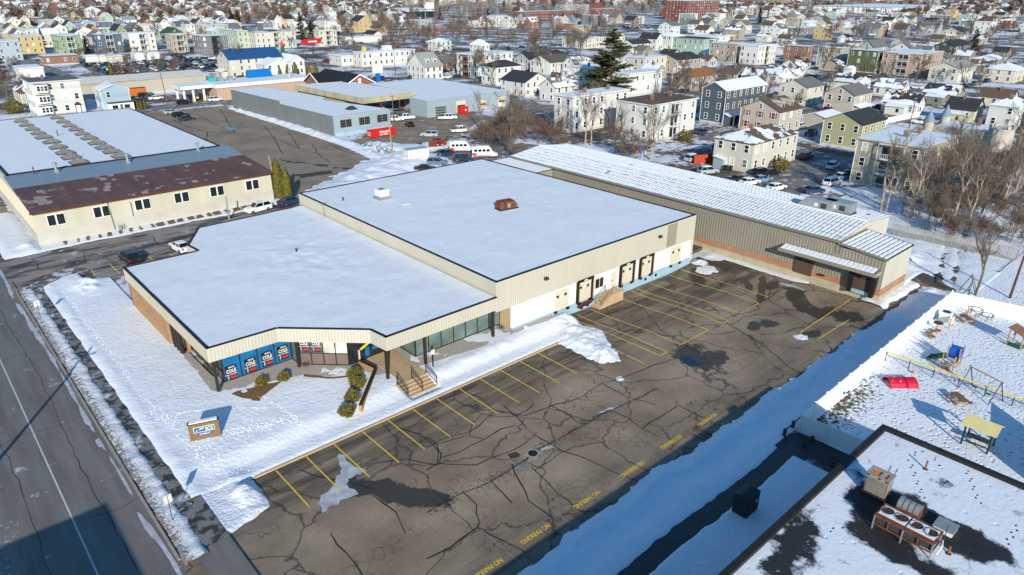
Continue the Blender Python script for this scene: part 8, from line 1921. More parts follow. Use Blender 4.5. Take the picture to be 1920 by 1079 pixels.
AR = arb(1,7.0,1.15)
for i, (px,py,s) in enumerate(((525,373,1.0),(541,375,.93))):
    q = P(px,py,0); put_tree(AR, q.x, q.y, s, i*2, ('taller left','shorter right')[i]+' of the two columnar evergreens beside the cream warehouse', None, 'tree', 'columnar_evergreen', 0, ('trunk','foliage'))
for i, (px,py) in enumerate(((250,212),(256,213),(262,214),(269,213))):
    q = P(px+4,py-8,0); put_tree(AR, q.x, q.y, .42, i, ('leftmost','second','third','rightmost')[i]+' of the four low evergreens beside the light blue house', None, 'shrub', 'columnar_evergreen', 0, ('trunk','foliage'))
for i, (px,py,s,src) in enumerate(((1240,905,.75,S2),(1330,900,.9,S2),(1420,900,.95,S2),(1560,890,.95,S2),(1640,890,1.0,S2),(1260,860,.8,(0,0,6)),(1560,980,.8,(0,0,6)),(1780,1020,.8,(0,0,6)),(420,560,.6,S3),(600,540,.6,S3),(1210,330,.9,S2),(1330,300,.9,S2))):
    q = P(*cpt(src,px,py),0); nm_ = ['left of the flag pole','just right of the flag pole','third right of the flag pole','left of the brick bank','nearest the brick bank','in the dense clump before the beige shed','under the bare trees before the beige shed','at the right end of the beige shed','behind the long white block','right of the roof box on the long white block','left of the tall spruce pair','touching the tall spruce pair'][i]
    put_tree(AR, q.x, q.y, s, i, 'olive green evergreen '+nm_, None, 'tree', 'columnar_evergreen', 0, ('trunk','foliage'))
q = P(*cpt(d_,90,680),0); put_tree(SHR[0], q.x, q.y, 1.9, 1, 'rounded golden green shrub beside the cream two storey house', None, 'shrub', 'round_shrub', 0, ('stem','foliage'))
q = P(*cpt(AA,120,850),0); put_tree(SHR[0], q.x, q.y, 2.8, 1, 'broad dark evergreen bush left of the white three storey house', None, 'shrub', 'round_shrub', 0, ('stem','foliage'))
q = P(*cpt(c_,1290,540),0); put_tree(SHR[0], q.x, q.y, 2.0, 1, 'low green hedge bush below the dark roofed triple decker', None, 'shrub', 'round_shrub', 0, ('stem','foliage'))

# ------------------------------------------------------------------ vehicles
def loft(m, st, mat):
    """stations (x, halfwidth, z0, z1) along the length, chamfered boxes joined"""
    rings = []
    for x, w, z0, z1 in st:
        c = min(.14, (z1-z0)*.25); n = len(m.v); m.v += [(x,-w,z0),(x,-w,z1-c),(x,-w+c,z1),(x,w-c,z1),(x,w,z1-c),(x,w,z0)]; rings.append(n)
    mi = m.mi(mat)
    for a, b in zip(rings, rings[1:]):
        for k in range(6): j = (k+1)%6; m.f.append((a+k,b+k,b+j,a+j)); m.m.append(mi)
    m.f.append(tuple(rings[0]+k for k in range(6))); m.m.append(mi); m.f.append(tuple(rings[-1]+k for k in range(5,-1,-1))); m.m.append(mi)
VK = {
 'sedan': dict(L=4.7, body=[(-2.35,.75,.4,.8),(-2.2,.86,.3,.95),(-1.3,.9,.25,1.0),(.9,.9,.25,.95),(2.1,.84,.28,.78),(2.35,.7,.38,.62)], cab=(-1.75,-1.0,.45,1.15,.95,1.42,.62)),
 'suv': dict(L=4.7, body=[(-2.35,.8,.45,1.05),(-2.25,.9,.35,1.1),(.9,.92,.3,1.08),(2.1,.86,.32,.98),(2.35,.74,.42,.8)], cab=(-2.25,-1.9,.35,1.05,1.06,1.72,.68)),
 'pickup': dict(L=5.7, body=[(-2.85,.88,.55,1.1),(-.6,.92,.45,1.12),(1.4,.92,.42,1.14),(2.6,.88,.45,1.1),(2.85,.8,.5,.95)], cab=(-.7,-.55,.95,1.5,1.1,1.85,.7)),
 'van': dict(L=5.9, body=[(-2.95,.95,.45,1.3),(1.3,.98,.4,1.3),(2.2,.95,.4,1.15),(2.95,.85,.45,.9)], cab=(-2.93,-2.85,1.0,2.0,1.28,2.5,.82)),
}
VM = {}
def vmesh(k):
    if k in VM: return VM[k]
    d = VK[k]; out = []
    m = MB(); loft(m, d['body'], 'car_paint'); 
    if k == 'pickup': m.box(-2.7,-.8,-.78,.78,1.125,1.13,'steel_dark')
    out.append(('body', m.mesh('body')))
    a0,a1,b1,b0,z0,z1,w = d['cab']; m = MB(); wb = .80 if k != 'van' else .92
    m.hull([(a0,-wb,z0),(b0,-wb,z0),(b0,wb,z0),(a0,wb,z0)],[(a1,-w,z1-.06),(b1,-w,z1-.06),(b1,w,z1-.06),(a1,w,z1-.06)],'glass_car' if k != 'van' else 'car_paint'); out.append(('cabin_glass' if k != 'van' else 'cabin', m.mesh('cabin_glass')))
    m = MB(); m.hull([(a1-.03,-w-.02,z1-.07),(b1+.03,-w-.02,z1-.07),(b1+.03,w+.02,z1-.07),(a1-.03,w+.02,z1-.07)],[(a1+.1,-w+.08,z1),(b1-.1,-w+.08,z1),(b1-.1,w-.08,z1),(a1+.1,w-.08,z1)],'car_paint')
    for s_ in (-1,1):
        for (t0,t1) in ((a0,a1),((a0+b0)/2-.04,(a1+b1)/2-.04),(b0,b1)):
            m.hull([(t0-.05,s_*wb-.02,z0),(t0+.05,s_*wb-.02,z0),(t0+.05,s_*wb+.02,z0),(t0-.05,s_*wb+.02,z0)],[(t1-.05,s_*w-.02,z1-.05),(t1+.05,s_*w-.02,z1-.05),(t1+.05,s_*w+.02,z1-.05),(t1-.05,s_*w+.02,z1-.05)],'car_paint')
    out.append(('roof', m.mesh('roof')))
    if k == 'van':
        m = MB(); m.hull([(b0-.02,-.84,z0+.1),(b0+.02,-.84,z0+.1),(b0+.02,.84,z0+.1),(b0-.02,.84,z0+.1)],[(b1+.12,-.72,z1-.3),(b1+.18,-.72,z1-.3),(b1+.18,.72,z1-.3),(b1+.12,.72,z1-.3)],'glass_car')
        for s_ in (-1,1):
            for q in range(4): x = -2.5+q*.95; m.hull([(x,s_*.93-.01,1.45),(x+.75,s_*.93-.01,1.45),(x+.75,s_*.93+.01,1.45),(x,s_*.93+.01,1.45)],[(x,s_*.885-.01,2.0),(x+.75,s_*.885-.01,2.0),(x+.75,s_*.885+.01,2.0),(x,s_*.885+.01,2.0)],'glass_car')
        out.append(('window_strip', m.mesh('window_strip')))
    L = d['L']/2; m = MB(); m.tube((0,-.11,0),(0,.11,0),.33,.33,'tyre',12); m.tube((0,-.12,0),(0,.12,0),.19,.19,'rim',8); out.append(('wheel', m.mesh('wheel')))
    m = MB(); m.box(L-.12,L+.01,-.72,-.42,.6,.74,'head_light'); out.append(('headlight', m.mesh('headlight'))); m = MB(); m.box(-L-.01,-L+.1,-.8,-.5,.72,.92,'tail_light'); out.append(('taillight', m.mesh('taillight')))
    VM[k] = out; return out
snb = MB(); snb.hull([(-.9,-.6,0),(.9,-.6,0),(.9,.6,0),(-.9,.6,0)],[(-.75,-.5,.09),(.75,-.5,.09),(.75,.5,.09),(-.75,.5,.09)],'snow_roof'); SNB = snb.mesh('snow_cover')
def car(kind, x, y, rz, col, lab, name='parked_car', cat='car', group=None, z=0.02, full=True, snow=False):
    t = thing(name, lab, cat, (x,y,z), rz, group); c = lin(*col); L = VK[kind]['L']/2
    for nm, me in vmesh(kind):
        if nm == 'wheel':
            for a in ((-L*.62,-.82),(-L*.62,.82),(L*.62,-.82),(L*.62,.82)): obj('wheel', me, t, (a[0],a[1],.33))
        elif nm in ('headlight','taillight'):
            if full: obj(nm, me, t); obj(nm, me, t, (0,1.14 if nm == 'headlight' else 1.3,0))
        else: obj(nm, me, t, color=c)
    if snow: obj('snow_cover', SNB, t, ((-.5 if kind != 'van' else -.6),0,VK[kind]['cab'][5]), sc=(1 if kind != 'van' else 1.7,1,1))
    return t
BLK=(30,32,36); WHT=(232,232,230); SIL=(170,174,178); BLU=(44,58,92); RED=(120,30,34); GRY=(96,100,104)
PI = math.pi
def carp(kind, px, py, rz, col, lab, src=(0,0,1), **k):
    q = P(*cpt(src,px,py),0.3); return car(kind, q.x, q.y, rz, col, lab, **k)
carp('suv', 243, 487, PI/2+.05, BLK, 'black sport utility car with red tail lights parked beside the wing roof corner')
carp('sedan', 339, 466, PI/2+.1, WHT, 'white saloon half hidden behind the wing roof notch')
carp('suv', 484, 394, PI+.12, WHT, 'white sport utility car with a roof rack parked below the cream warehouse', snow=False)
carp('sedan', 545, 380, .1, BLU, 'dark blue car just left of the upper warehouse roof corner')
carp('sedan', 322, 212, .05, SIL, 'silver car in the north lot, farthest of the three'); carp('suv', 338, 218, .05, BLK, 'black car in the middle of the three in the north lot'); carp('sedan', 350, 224, .05, (50,54,60), 'dark grey saloon nearest of the three in the north lot')
carp('sedan', 1170, 742, .05, WHT, 'white car on the street behind the light blue house', src=AA); carp('sedan', 1140, 730, .05, (60,80,90), 'slate coloured car behind the white one near the light blue house', src=AA); carp('suv', 1090, 725, .05, BLK, 'black car parked by the orange trailer', src=AA)
carp('pickup', 1120, 372, -.45, WHT, 'white pickup with a covered bed in the dirt yard beside the shed', src=b_, name='pickup_truck', cat='pickup truck', z=.05)
carp('pickup', 1035, 385, -.4, WHT, 'white pickup half hidden behind the grey building corner', src=b_, name='pickup_truck', cat='pickup truck')
carp('pickup', 1435, 372, -.5, WHT, 'white flatbed truck before the roller door of the workshop', src=b_, name='flatbed_truck', cat='truck')
carp('pickup', 1535, 468, -.3, WHT, 'old white truck under the bare trees at the yard edge', src=b_, name='pickup_truck', cat='pickup truck', snow=True)
carp('suv', 1360, 710, -.75, (96,112,132), 'blue grey sport utility car right of the white trailer', src=b_); carp('suv', 1560, 680, -.75, (36,50,58), 'dark teal car between the two vans and the warehouse roof', src=b_); carp('sedan', 1270, 752, -.75, BLK, 'black car mostly hidden behind the warehouse roof edge', src=b_)
for i, (px,py) in enumerate(((1545,610),(1715,650))):
    t = carp('van', px, py, -.6, WHT, ('white passenger van with a red swoosh parked in the snow','white and red van with a blue flash beside the large bare tree')[i], src=b_, name='passenger_van', cat='van', snow=True)
    m = MB()
    for s_ in (-1,1): m.hull([(-2.9,s_*.985-.01,.6),(-1.6,s_*.99-.01,.5),(-1.6,s_*.99+.01,.5),(-2.9,s_*.985+.01,.6)],[(-2.9,s_*.965-.01,1.25),(-2.2,s_*.97-.01,1.2),(-2.2,s_*.97+.01,1.2),(-2.9,s_*.965+.01,1.25)],'red_paint'); m.box(-1.6,1.5,s_*.99-.01,s_*.99+.01,.5,.65,'red_paint')
    if i: m.box(-2.98,-2.93,-.8,.8,.8,2.2,'blue_plastic')
    m.build('red_flash', t, loc=(0,0,0))
# white enclosed trailer
q = P(*cpt(b_,1205,680),0.3); t = thing('cargo_trailer', 'white enclosed twin axle trailer with gold and red stripes standing in the snow', 'trailer', (q.x,q.y,0.05), -.12)
m = MB(); m.box(-2.6,2.6,-1.1,1.1,.5,2.8,'white_metal'); m.build('body', t, loc=(0,0,0)); m = MB(); m.box(-2.7,2.7,-1.15,1.15,2.8,2.95,'masonry_bluegrey'); m.build('roof', t, loc=(0,0,0))
m = MB(); m.box(-2.5,-.4,-1.12,-1.1,1.35,1.55,'gold_print'); m.box(-2.5,2.5,-1.12,-1.1,.85,.95,'red_paint'); m.box(-2.62,-2.6,-.9,.9,1.35,1.5,'gold_print'); m.build('stripe', t, loc=(0,0,0))
for x in (-.9,-.1): m = MB(); m.tube((x,-1.15,.36),(x,-.9,.36),.36,.36,'tyre',12); m.tube((x,-1.16,.36),(x,-1.0,.36),.2,.2,'rim',8); m.build('wheel', t, loc=(0,0,0))
m = MB(); m.box(2.6,4.0,-.06,.06,.5,.6,'steel_dark'); m.build('drawbar', t, loc=(0,0,0))
# red dumpster and others
a = P(*cpt(b_,868,518),0.05); b2 = P(*cpt(b_,1040,492),0.05); ang = math.atan2(b2.y-a.y,b2.x-a.x); Ld = 7.4
t = thing('dumpster', 'long open red dumpster lettered PINARD in front of the grey block building', 'dumpster', (a.x,a.y,0), ang)
m = MB(); m.box(0,Ld,0,.08,.15,1.75,'red_paint'); m.box(0,Ld,2.2,2.28,.15,1.75,'red_paint'); m.box(0,.08,.08,2.2,.15,1.75,'red_paint'); m.box(Ld-.08,Ld,.08,2.2,.15,1.75,'red_paint'); m.box(.08,Ld-.08,.08,2.2,.15,.3,'red_paint'); m.box(-.05,Ld+.05,-.06,.12,1.75,1.85,'red_paint'); m.box(-.05,Ld+.05,2.16,2.34,1.75,1.85,'red_paint'); m.build('bin', t, loc=(0,0,0))
m = MB(); [m.box(-.02,0,.3,2.0,.5+k*.4,.6+k*.4,'white_print') for k in range(3)]; m.build('end_stripe', t, loc=(0,0,0)); m = MB(); m.box(.2,Ld-.2,.2,2.1,.3,1.3,'pale_wood'); m.build('rubble', t, loc=(0,0,0))
txt('PINARD', .75, t, 'white_print', (Ld*.55,-.03,1.25), (PI/2,0,0), bold=True, sx=1.25); txt('669-7300', .5, t, 'white_print', (Ld*.5,-.03,.6), (PI/2,0,0), bold=True, sx=1.3)
q = P(*cpt(b_,1553,335),0); t = thing('dumpster', 'boxy red container beside the white roller door of the workshop', 'dumpster', (q.x,q.y,0), -.1); m = MB(); m.box(-1.4,1.4,-.9,.9,.2,2.1,'red_paint'); m.build('bin', t, loc=(0,0,0)); m = MB(); m.box(-1.45,1.45,-.95,.95,2.1,2.2,'red_paint'); m.build('lid', t, loc=(0,0,0)); m = MB(); m.box(.2,.7,-.93,-.9,1.0,1.5,'white_print'); m.build('label', t, loc=(0,0,0))
q = P(*cpt(AA,1035,730),0); t = thing('trailer', 'orange box trailer between the light blue house and the beige shed', 'trailer', (q.x,q.y,0), 0); m = MB(); m.box(-2.8,2.8,-1.2,1.2,.6,3.1,'orange_paint'); m.build('body', t, loc=(0,0,0)); m = MB(); m.box(-2.8,2.8,-1.2,1.2,3.1,3.2,'rust'); m.build('roof', t, loc=(0,0,0)); m = MB(); m.tube((-1.8,-1.25,.4),(-1.8,1.25,.4),.4,.4,'tyre',10); m.build('wheel', t, loc=(0,0,0))
q = P(*cpt(AA,1390,672),0); t = thing('school_bus', 'orange yellow school bus seen over the drive-through canopy', 'bus', (q.x,q.y,0), 0); m = MB(); m.box(-4.5,3.6,-1.2,1.2,.7,3.0,'orange_paint'); m.box(3.6,4.8,-1.1,1.1,.7,1.7,'orange_paint'); m.build('body', t, loc=(0,0,0)); m = MB(); [m.box(-4.2+k*1.1,-3.3+k*1.1,-1.23,-1.2,1.9,2.6,'glass_car') for k in range(7)]; m.build('window', t, loc=(0,0,0)); m = MB(); [m.tube((x,-1.2,.5),(x,1.2,.5),.5,.5,'tyre',10) for x in (-2.8,3.6)]; m.build('wheel', t, loc=(0,0,0))
# cars in the streets at the right
for kind, px, py, rz, col, lab, src, sn in (('pickup',325,408,.1,BLK,'black pickup behind the olive house in the shaded drive',d_,False),('suv',285,585,.05,BLK,'black sport utility car on the shaded street corner',d_,False),('suv',485,655,.15,WHT,'white car with snow along its roof in the shaded parking row',d_,True),
  ('suv',480,780,-.1,WHT,'white sport utility car nearest the tan apartment wall',d_,False),('sedan',560,735,-.3,(120,140,160),'pale blue snow covered car behind the white one',d_,True),('sedan',590,715,-.3,BLK,'black car behind the snow covered one',d_,False),('sedan',340,838,-.4,BLU,'dark blue saloon beside the rooftop units',d_,False),('sedan',20,705,-.3,BLK,'black car beside the golden green shrub',d_,False),('sedan',60,815,-.2,WHT,'white car with snow beside the long seamed roof',d_,True),
  ('suv',1355,680,.0,SIL,'grey pickup parked left of the red wooden fence',c_,True),('suv',1470,775,-.4,SIL,'silver off road car with snow at the end of the red fence',c_,True),('suv',1870,785,-.1,BLK,'black sport utility car with red tail light before the cream house',c_,False),('sedan',1870,835,-.3,(110,140,170),'light blue car below the black one',c_,False),('sedan',1780,855,-.3,WHT,'white car with snow at the roof edge',c_,True),('sedan',1700,835,-.2,(50,40,44),'dark maroon car half behind the seamed roof',c_,False),('suv',1555,590,.1,BLK,'black truck in deep shade beside the cream house',c_,False),
  ('sedan',245,950,.1,SIL,'parked car among snow beside the cream gabled house deck',DD,True),('suv',470,575,.1,(60,70,80),'dark car behind the small shed in the upper right',DD,True)):
    carp(kind, px, py, rz, col, lab, src=src, snow=sn)
# far car park: rows of cars
rc_ = random.Random(4); pal = [BLK,BLK,WHT,WHT,SIL,GRY,BLU,RED,(70,76,84),(40,60,70)]
n_ = 0
for j, y in enumerate((352,359,368,375,384,391)):
    for i in range(22):
        x = 80+i*2.85+(j%2)*.6
        if rc_.random() < .12: continue
        if j > 3 and i > 19: continue
        car(rc_.choice(('sedan','suv','suv')), x, y, PI/2+rc_.uniform(-.04,.04)+(PI if rc_.random() < .5 else 0), rc_.choice(pal), 'parked car in the crowded rows of the far car park behind the beige shed', group='cars in the far car park', full=False); n_ += 1
for px, py, col in ((205,690,BLK),(300,690,(60,30,50)),(400,705,WHT),(465,665,WHT),(420,790,(60,70,80)),(480,830,SIL),(60,640,(40,56,50)),(120,655,BLK),(465,700,BLK)):
    carp('suv', px, py, .15, col, 'parked car near the gable of the cream hall with the blue roof', src=S2, group='cars beside the blue roofed hall', full=False)
for k in range(26):
    px, py = rc_.uniform(1160,1260), rc_.uniform(50,58); 
    q = P(px,py,0); car('sedan', q.x, q.y, rc_.uniform(0,3), rc_.choice(pal), 'tiny parked car in the rows below the brick apartment block', group='cars below the brick apartments', full=False)
for px, py, rz, col, lab in ((790,880,.4,(70,80,84),'grey green car by the flag pole'),(1290,1010,.1,(60,76,70),'dark green car behind the canopy shed'),(870,1030,.1,BLK,'dark car behind the grey block building')):
    carp('sedan', px, py, rz, col, lab, src=S2, full=False)
carp('sedan', 800, 875, .1, (40,70,90), 'dark blue car at the curb behind the snowy shop roof', src=S3, full=False); carp('suv', 1170, 815, .1, BLK, 'black car beside the red brick house', src=S3, full=False); carp('suv', 455, 895, .1, BLU, 'dark blue car right of the blue and white pylon sign', src=S3, full=False)
for px,py,col in ((1720,210,WHT),(1640,240,SIL),(1750,245,WHT),(1620,205,BLK)):
    carp('suv', px, py, .3, col, 'car between the cottages at right', group='cars between the cottages', full=False, snow=True)

scatter([(1250,120),(1440,120),(1500,230),(1300,215)], 18, FAR, .5,.85, 'small bare tree between the houses right of the pine', 'bare trees between the houses right of the pine','bare_tree','tree')
scatter([(1440,60),(1900,60),(1900,190),(1440,170)], 40, FAR, .5,.9, 'small bare tree in the back gardens at the upper right', 'garden trees at the upper right','bare_tree','tree')
scatter([(640,100),(960,110),(960,150),(700,140)], 16, FAR, .5,.85, 'small bare tree between the houses at the centre', 'bare trees between the centre houses','bare_tree','tree')
scatter([(640,85),(960,95),(960,125),(640,120)], 22, BUSH, .9,1.5, 'leafless bush on the open lots at the upper centre', 'bushes on the open lots')
scatter([(0,60),(640,60),(640,95),(0,90)], 26, FAR, .5,.8, 'small bare tree between the triple deckers at the left', 'bare trees between the triple deckers','bare_tree','tree')
for xs0,ys0,dx,dy,n in ((170,95,1,0,14),(172,131,1,0,16),(161,90,0,1,4),(229,60,0,1,14),(304,60,0,1,20),(64,342,1,0,0),(160,342,1,0,16),(70,245,1,0,10),(425,80,0,1,18),(130,244,1,0,12),(254,260,0,1,14)):
    for k in range(n):
        st = 8.5*k+rc_.uniform(0,5); x = xs0+dx*st*1.6+(dy*rc_.choice((-2.6,2.6))); y = ys0+dy*st*1.6+(dx*rc_.choice((-2.2,2.2)))
        car(rc_.choice(('sedan','suv','suv')), x, y, 0 if dx else PI/2, rc_.choice(pal), 'parked car along one of the residential streets', group='cars parked along the residential streets', full=False, snow=rc_.random() < .4)
for i,(px,py) in enumerate(((1080,330),(1150,420),(1300,500),(1420,640),(1360,560))):
    carp(('suv','sedan','suv','sedan','pickup')[i], px, py, .3+i, (GRY,BLK,SIL,BLU,RED)[i], ('grey car near the canopy posts of the yard','black car in the middle of the dirt yard','silver car at the snow edge of the dirt yard','blue car below the timber screen','maroon pickup beside the timber screen')[i], src=b_)
# ------------------------------------------------------------------ poles, wires, signs
def pole(px, py, h, lab, arms=0, src=(0,0,1), lamp=False, lean=0, mat='wood_pole', rz=.0):
    q = P(*cpt(src,px,py),0); t = thing('utility_pole' if not lamp else 'street_lamp', lab, 'pole' if not lamp else 'street lamp', (q.x,q.y,0), rz)
    m = MB(); m.tube((0,0,0),(lean,0,h),.16,.11,mat,8); m.build('pole_shaft', t, loc=(0,0,0))
    for k in range(arms):
        m = MB(); m.box(-1.2+lean,1.2+lean,-.06,.06,h-.5-k*.8,h-.38-k*.8,mat); m.build('crossarm', t, loc=(0,0,0))
        m = MB(); [m.tube((x+lean,0,h-.38-k*.8),(x+lean,0,h-.2-k*.8),.05,.03,'white_metal',6) for x in (-1.1,-.4,.4,1.1)]; m.build('insulator', t, loc=(0,0,0))
    if lamp: m = MB(); m.tube((lean,0,h),(lean+1.2,0,h+.2),.05,.05,'galvanised',6); m.hull([(lean+1.1,-.12,h+.1),(lean+1.7,-.12,h+.1),(lean+1.7,.12,h+.1),(lean+1.1,.12,h+.1)],[(lean+1.15,-.08,h+.24),(lean+1.65,-.08,h+.24),(lean+1.65,.08,h+.24),(lean+1.15,.08,h+.24)],'galvanised'); m.build('lamp_arm', t, loc=(0,0,0))
    return (q.x+lean,q.y,h)
PL = []
pole(517,352,6.5,'thin leaning wooden pole beside the columnar evergreens',0,lean=-.6,mat='pale_wood')
pole(318,209,12,'tall wooden lamp pole between the north lot and the light blue house',0,lamp=True,lean=-.7)
pole(430,412,4.0,'thin grey pole before the cream warehouse windows',0,mat='galvanised')
p1 = pole(737,295,7.5,'leaning wooden pole between the red dumpster and the trailer',0,lean=-.5,mat='pale_wood'); p2 = pole(739,240,9,'wooden pole with a lamp at the corner of the grey building',1)
p3 = pole(1838,545,9.0,'red brown steel pole standing in the snow at the right edge',0,lean=.0,mat='rust_dark') if False else None
pole(1893,560,6.5,'slanting rust coloured pole in the snow at the right edge',0,lean=.9,mat='rust_dark')
w1 = pole(325,720,11,'wooden pole among the white gables at the centre',1,src=C_); pole(370,700,10,'mossy wooden pole right of the one among the white gables',0,src=C_)
w2 = pole(1085,700,8.5,'wooden pole with crossarm behind the near triple deckers',2,src=C_)
w3 = pole(1652,975,10,'dark wooden pole before the slate blue house',0,src=C_,lean=.4); w4 = pole(1710,975,9,'second dark wooden pole before the beige shuttered house',0,src=C_); w5 = pole(1845,950,9,'wooden pole with a crossarm before the beige shuttered house',1,src=C_)
w6 = pole(1058,962,8.5,'wooden pole with a transformer left of the castle',2,src=DD); w7 = pole(1005,665,8,'pale pole before the white cottages',0,src=DD,mat='galvanised')
pole(265,690,9,'white flag pole with a small flag before the canopy shed',0,src=(480,0,4),mat='white_metal'); q = P(*cpt((480,0,4),262,690),0); t = thing('flag', 'small red and white striped flag on the white pole', 'flag', (q.x,q.y,7.6)); m = MB(); [m.box(.1,1.2,-.01,.01,-.6+k*.12,-.54+k*.12,'red_paint') for k in range(5)]; [m.box(.1,1.2,-.008,.008,-.54+k*.12,-.48+k*.12,'white_print') for k in range(5)]; m.build('cloth', t, loc=(0,0,0)); m = MB(); m.box(.1,.55,-.015,.015,-.24,.0,'blue_plastic'); m.build('canton', t, loc=(0,0,0))
v1 = pole(1045,570,12,'wooden pole before the long white two storey block',1,src=(480,0,4)); v2 = pole(1360,580,12,'mossy wooden pole at the corner of the grey roofed white house',1,src=(480,0,4)); v3 = pole(790,490,11,'wooden pole at the left end of the long white block',1,src=(480,0,4))
for px, py, h in ((948,200,22),(1210,140,26),(1545,145,28),(1755,130,28)):
    q = P(*cpt(S3,px,py),0); t = thing('floodlight_mast', 'slim pale floodlight mast over the sports ground, %s'%{948:'leftmost of four',1210:'second of four',1545:'third of four',1755:'rightmost of four'}[px], 'light mast', (q.x,q.y,0)); m = MB(); m.tube((0,0,0),(0,0,h),.35,.25,'galvanised',6); m.build('mast', t, loc=(0,0,0)); m = MB(); m.box(-2,2,-.2,.2,h,h+1.6,'white_metal'); m.build('lamp_bank', t, loc=(0,0,0))
for px in (1355,1415):
    q = P(*cpt(S3,px,185),0); t = thing('goal_post', 'yellow upright post on the sports field, %s of two'%('left' if px == 1355 else 'right'), 'goal post', (q.x,q.y,0)); m = MB(); m.tube((0,0,0),(0,0,11),.2,.2,'yellow_plastic',6); m.build('upright', t, loc=(0,0,0))
def wire(name, lab, a, b_, n=3, sag=.6, off=.5, r_=.018, group=None):
    t = thing(name, lab, 'wire', tuple(a), 0, group); a = Vector(a); b_ = Vector(b_)
    for k in range(n):
        m = MB(); pr = None; o = Vector((0,0,-.3*k)) if n > 1 else Vector((0,0,0))
        for i in range(13):
            f = i/12; q = a.lerp(b_,f)+o; q.z -= sag*4*f*(1-f)
            if pr: m.tube(pr,q,r_,r_,'black_rubber',3,False)
            pr = q
        m.build('strand', t)
wire('overhead_wire','overhead wires crossing before the slate blue house',w2,w3,3,1.0); wire('overhead_wire','overhead wires between the two poles at the slate blue house',w3,w5,4,.5); wire('overhead_wire','overhead wires crossing before the olive yellow house to the castle',w5,w6,4,1.0); wire('overhead_wire','overhead wires running right across the castle towers',w6,(w6[0]+20,w6[1]-40,8),3,1.0)
wire('overhead_wire','overhead wires over the white two storey block',v3,v1,3,.8); wire('overhead_wire','overhead wires before the grey roofed white house',v1,v2,3,.8); wire('overhead_wire','overhead wires from the grey roofed house to the white triple decker',v2,(v2[0]+60,v2[1]-60,11),3,1.2)
a = P(318,209,0); wire('overhead_wire','overhead wires across the white three storey house front',(a.x-.7,a.y,10.5),(a.x-60,a.y+6,10.5),3,1.0)
wire('overhead_wire','low cable from the grey building pole to the centre poles',w1,w2,2,1.2)
# street signs on the verge
for i, (bx,by,lab) in enumerate(((324.5,978,'white street sign on a thin post in the verge nearest the camera'),(77.5,599,'white street sign on a thin post farther up the verge'))):
    q = P(bx,by,.08); t = thing('street_sign', lab, 'sign', (q.x,q.y,.05), .2); m = MB(); m.tube((0,0,0),(0,0,2.4),.03,.03,'steel_dark',5); m.build('post', t, loc=(0,0,0)); m = MB(); m.box(-.3,.3,-.015,.015,1.75,2.45,'white_metal'); m.build('panel', t, loc=(0,0,0))
# utility pole across the road, outside the picture, that throws its shadow over the carriageway
t = thing('utility_pole','tall wooden utility pole across the road left of the picture','pole',(-4.6,57.5,0)); m = MB(); m.tube((0,0,0),(0,0,11.5),.2,.13,'wood_pole',8); m.build('pole_shaft', t, loc=(0,0,0)); m = MB(); m.box(-1.2,1.2,-.06,.06,10.6,10.75,'wood_pole'); m.build('crossarm', t, loc=(0,0,0))
# bank pylon sign, red plane sign, scoreboard
q = P(*cpt(S3,415,915),0); t = thing('pylon_sign', 'white sign box on a blue base behind the brick bank', 'sign', (q.x,q.y,0)); m = MB(); m.box(-.9,.9,-.4,.4,0,3.2,'sign_blue'); m.build('base', t, loc=(0,0,0)); m = MB(); m.box(-2.3,2.3,-.35,.35,3.2,6.8,'white_metal'); m.build('sign_box', t, loc=(0,0,0))
q = P(*cpt(S3,265,720),0); t = thing('shop_sign', 'yellow and grey box sign on a pole beside the long white block', 'sign', (q.x,q.y,0)); m = MB(); m.tube((0,0,0),(0,0,6),.2,.2,'steel_dark',6); m.build('post', t, loc=(0,0,0)); m = MB(); m.box(-1.3,1.3,-.25,.25,4.8,8.4,'grey_metal'); m.box(-1.1,1.1,-.28,-.25,5.6,7.8,'yellow_plastic'); m.build('sign_box', t, loc=(0,0,0))
q = P(*cpt(S2,1610,650),0); t = thing('winged_sign', 'bright red wing shaped sign with white script on a pole by the road', 'sign', (q.x,q.y,0)); m = MB(); m.tube((0,0,0),(0,0,5.5),.4,.4,'steel_dark',6); m.build('post', t, loc=(0,0,0)); m = MB(); m.hull([(-7,-.4,7.2),(5,-.4,7.2),(5,.4,7.2),(-7,.4,7.2)],[(-5,-.4,9.3),(5.6,-.4,9.8),(5.6,.4,9.8),(-5,.4,9.3)],'red_paint'); m.hull([(-11,-.35,8),(-7,-.35,7.6),(-7,.35,7.6),(-11,.35,8)],[(-10.5,-.35,9.8),(-6,-.35,9.2),(-6,.35,9.2),(-10.5,.35,9.8)],'masonry_bluegrey'); m.build('wing', t, loc=(0,0,0)); m = MB(); m.box(-2.5,2.5,-.46,-.4,7.9,8.5,'white_print'); m.build('script_band', t, loc=(0,0,0))
q = P(*cpt(S2,1265,610),0); t = thing('painted_figure_sign', 'tall red and green figure shaped roadside sign behind the blue roof', 'sign', (q.x,q.y,0)); m = MB(); m.tube((0,0,0),(0,0,4.5),1.3,1.0,'green_plastic',8); m.build('base', t, loc=(0,0,0)); m = MB(); m.tube((0,0,4.5),(0,0,7.5),1.1,.3,'red_paint',8); m.build('top', t, loc=(0,0,0))
q = P(*cpt(S3,990,190),0); t = thing('scoreboard', 'white scoreboard facing the sports field', 'scoreboard', (q.x,q.y,0)); m = MB(); m.box(-7,7,-.5,.5,9,16,'white_metal'); m.build('board', t, loc=(0,0,0)); m = MB(); [m.box(x,x+.5,-.3,.3,0,9,'steel_dark') for x in (-5,5)]; m.build('post', t, loc=(0,0,0))
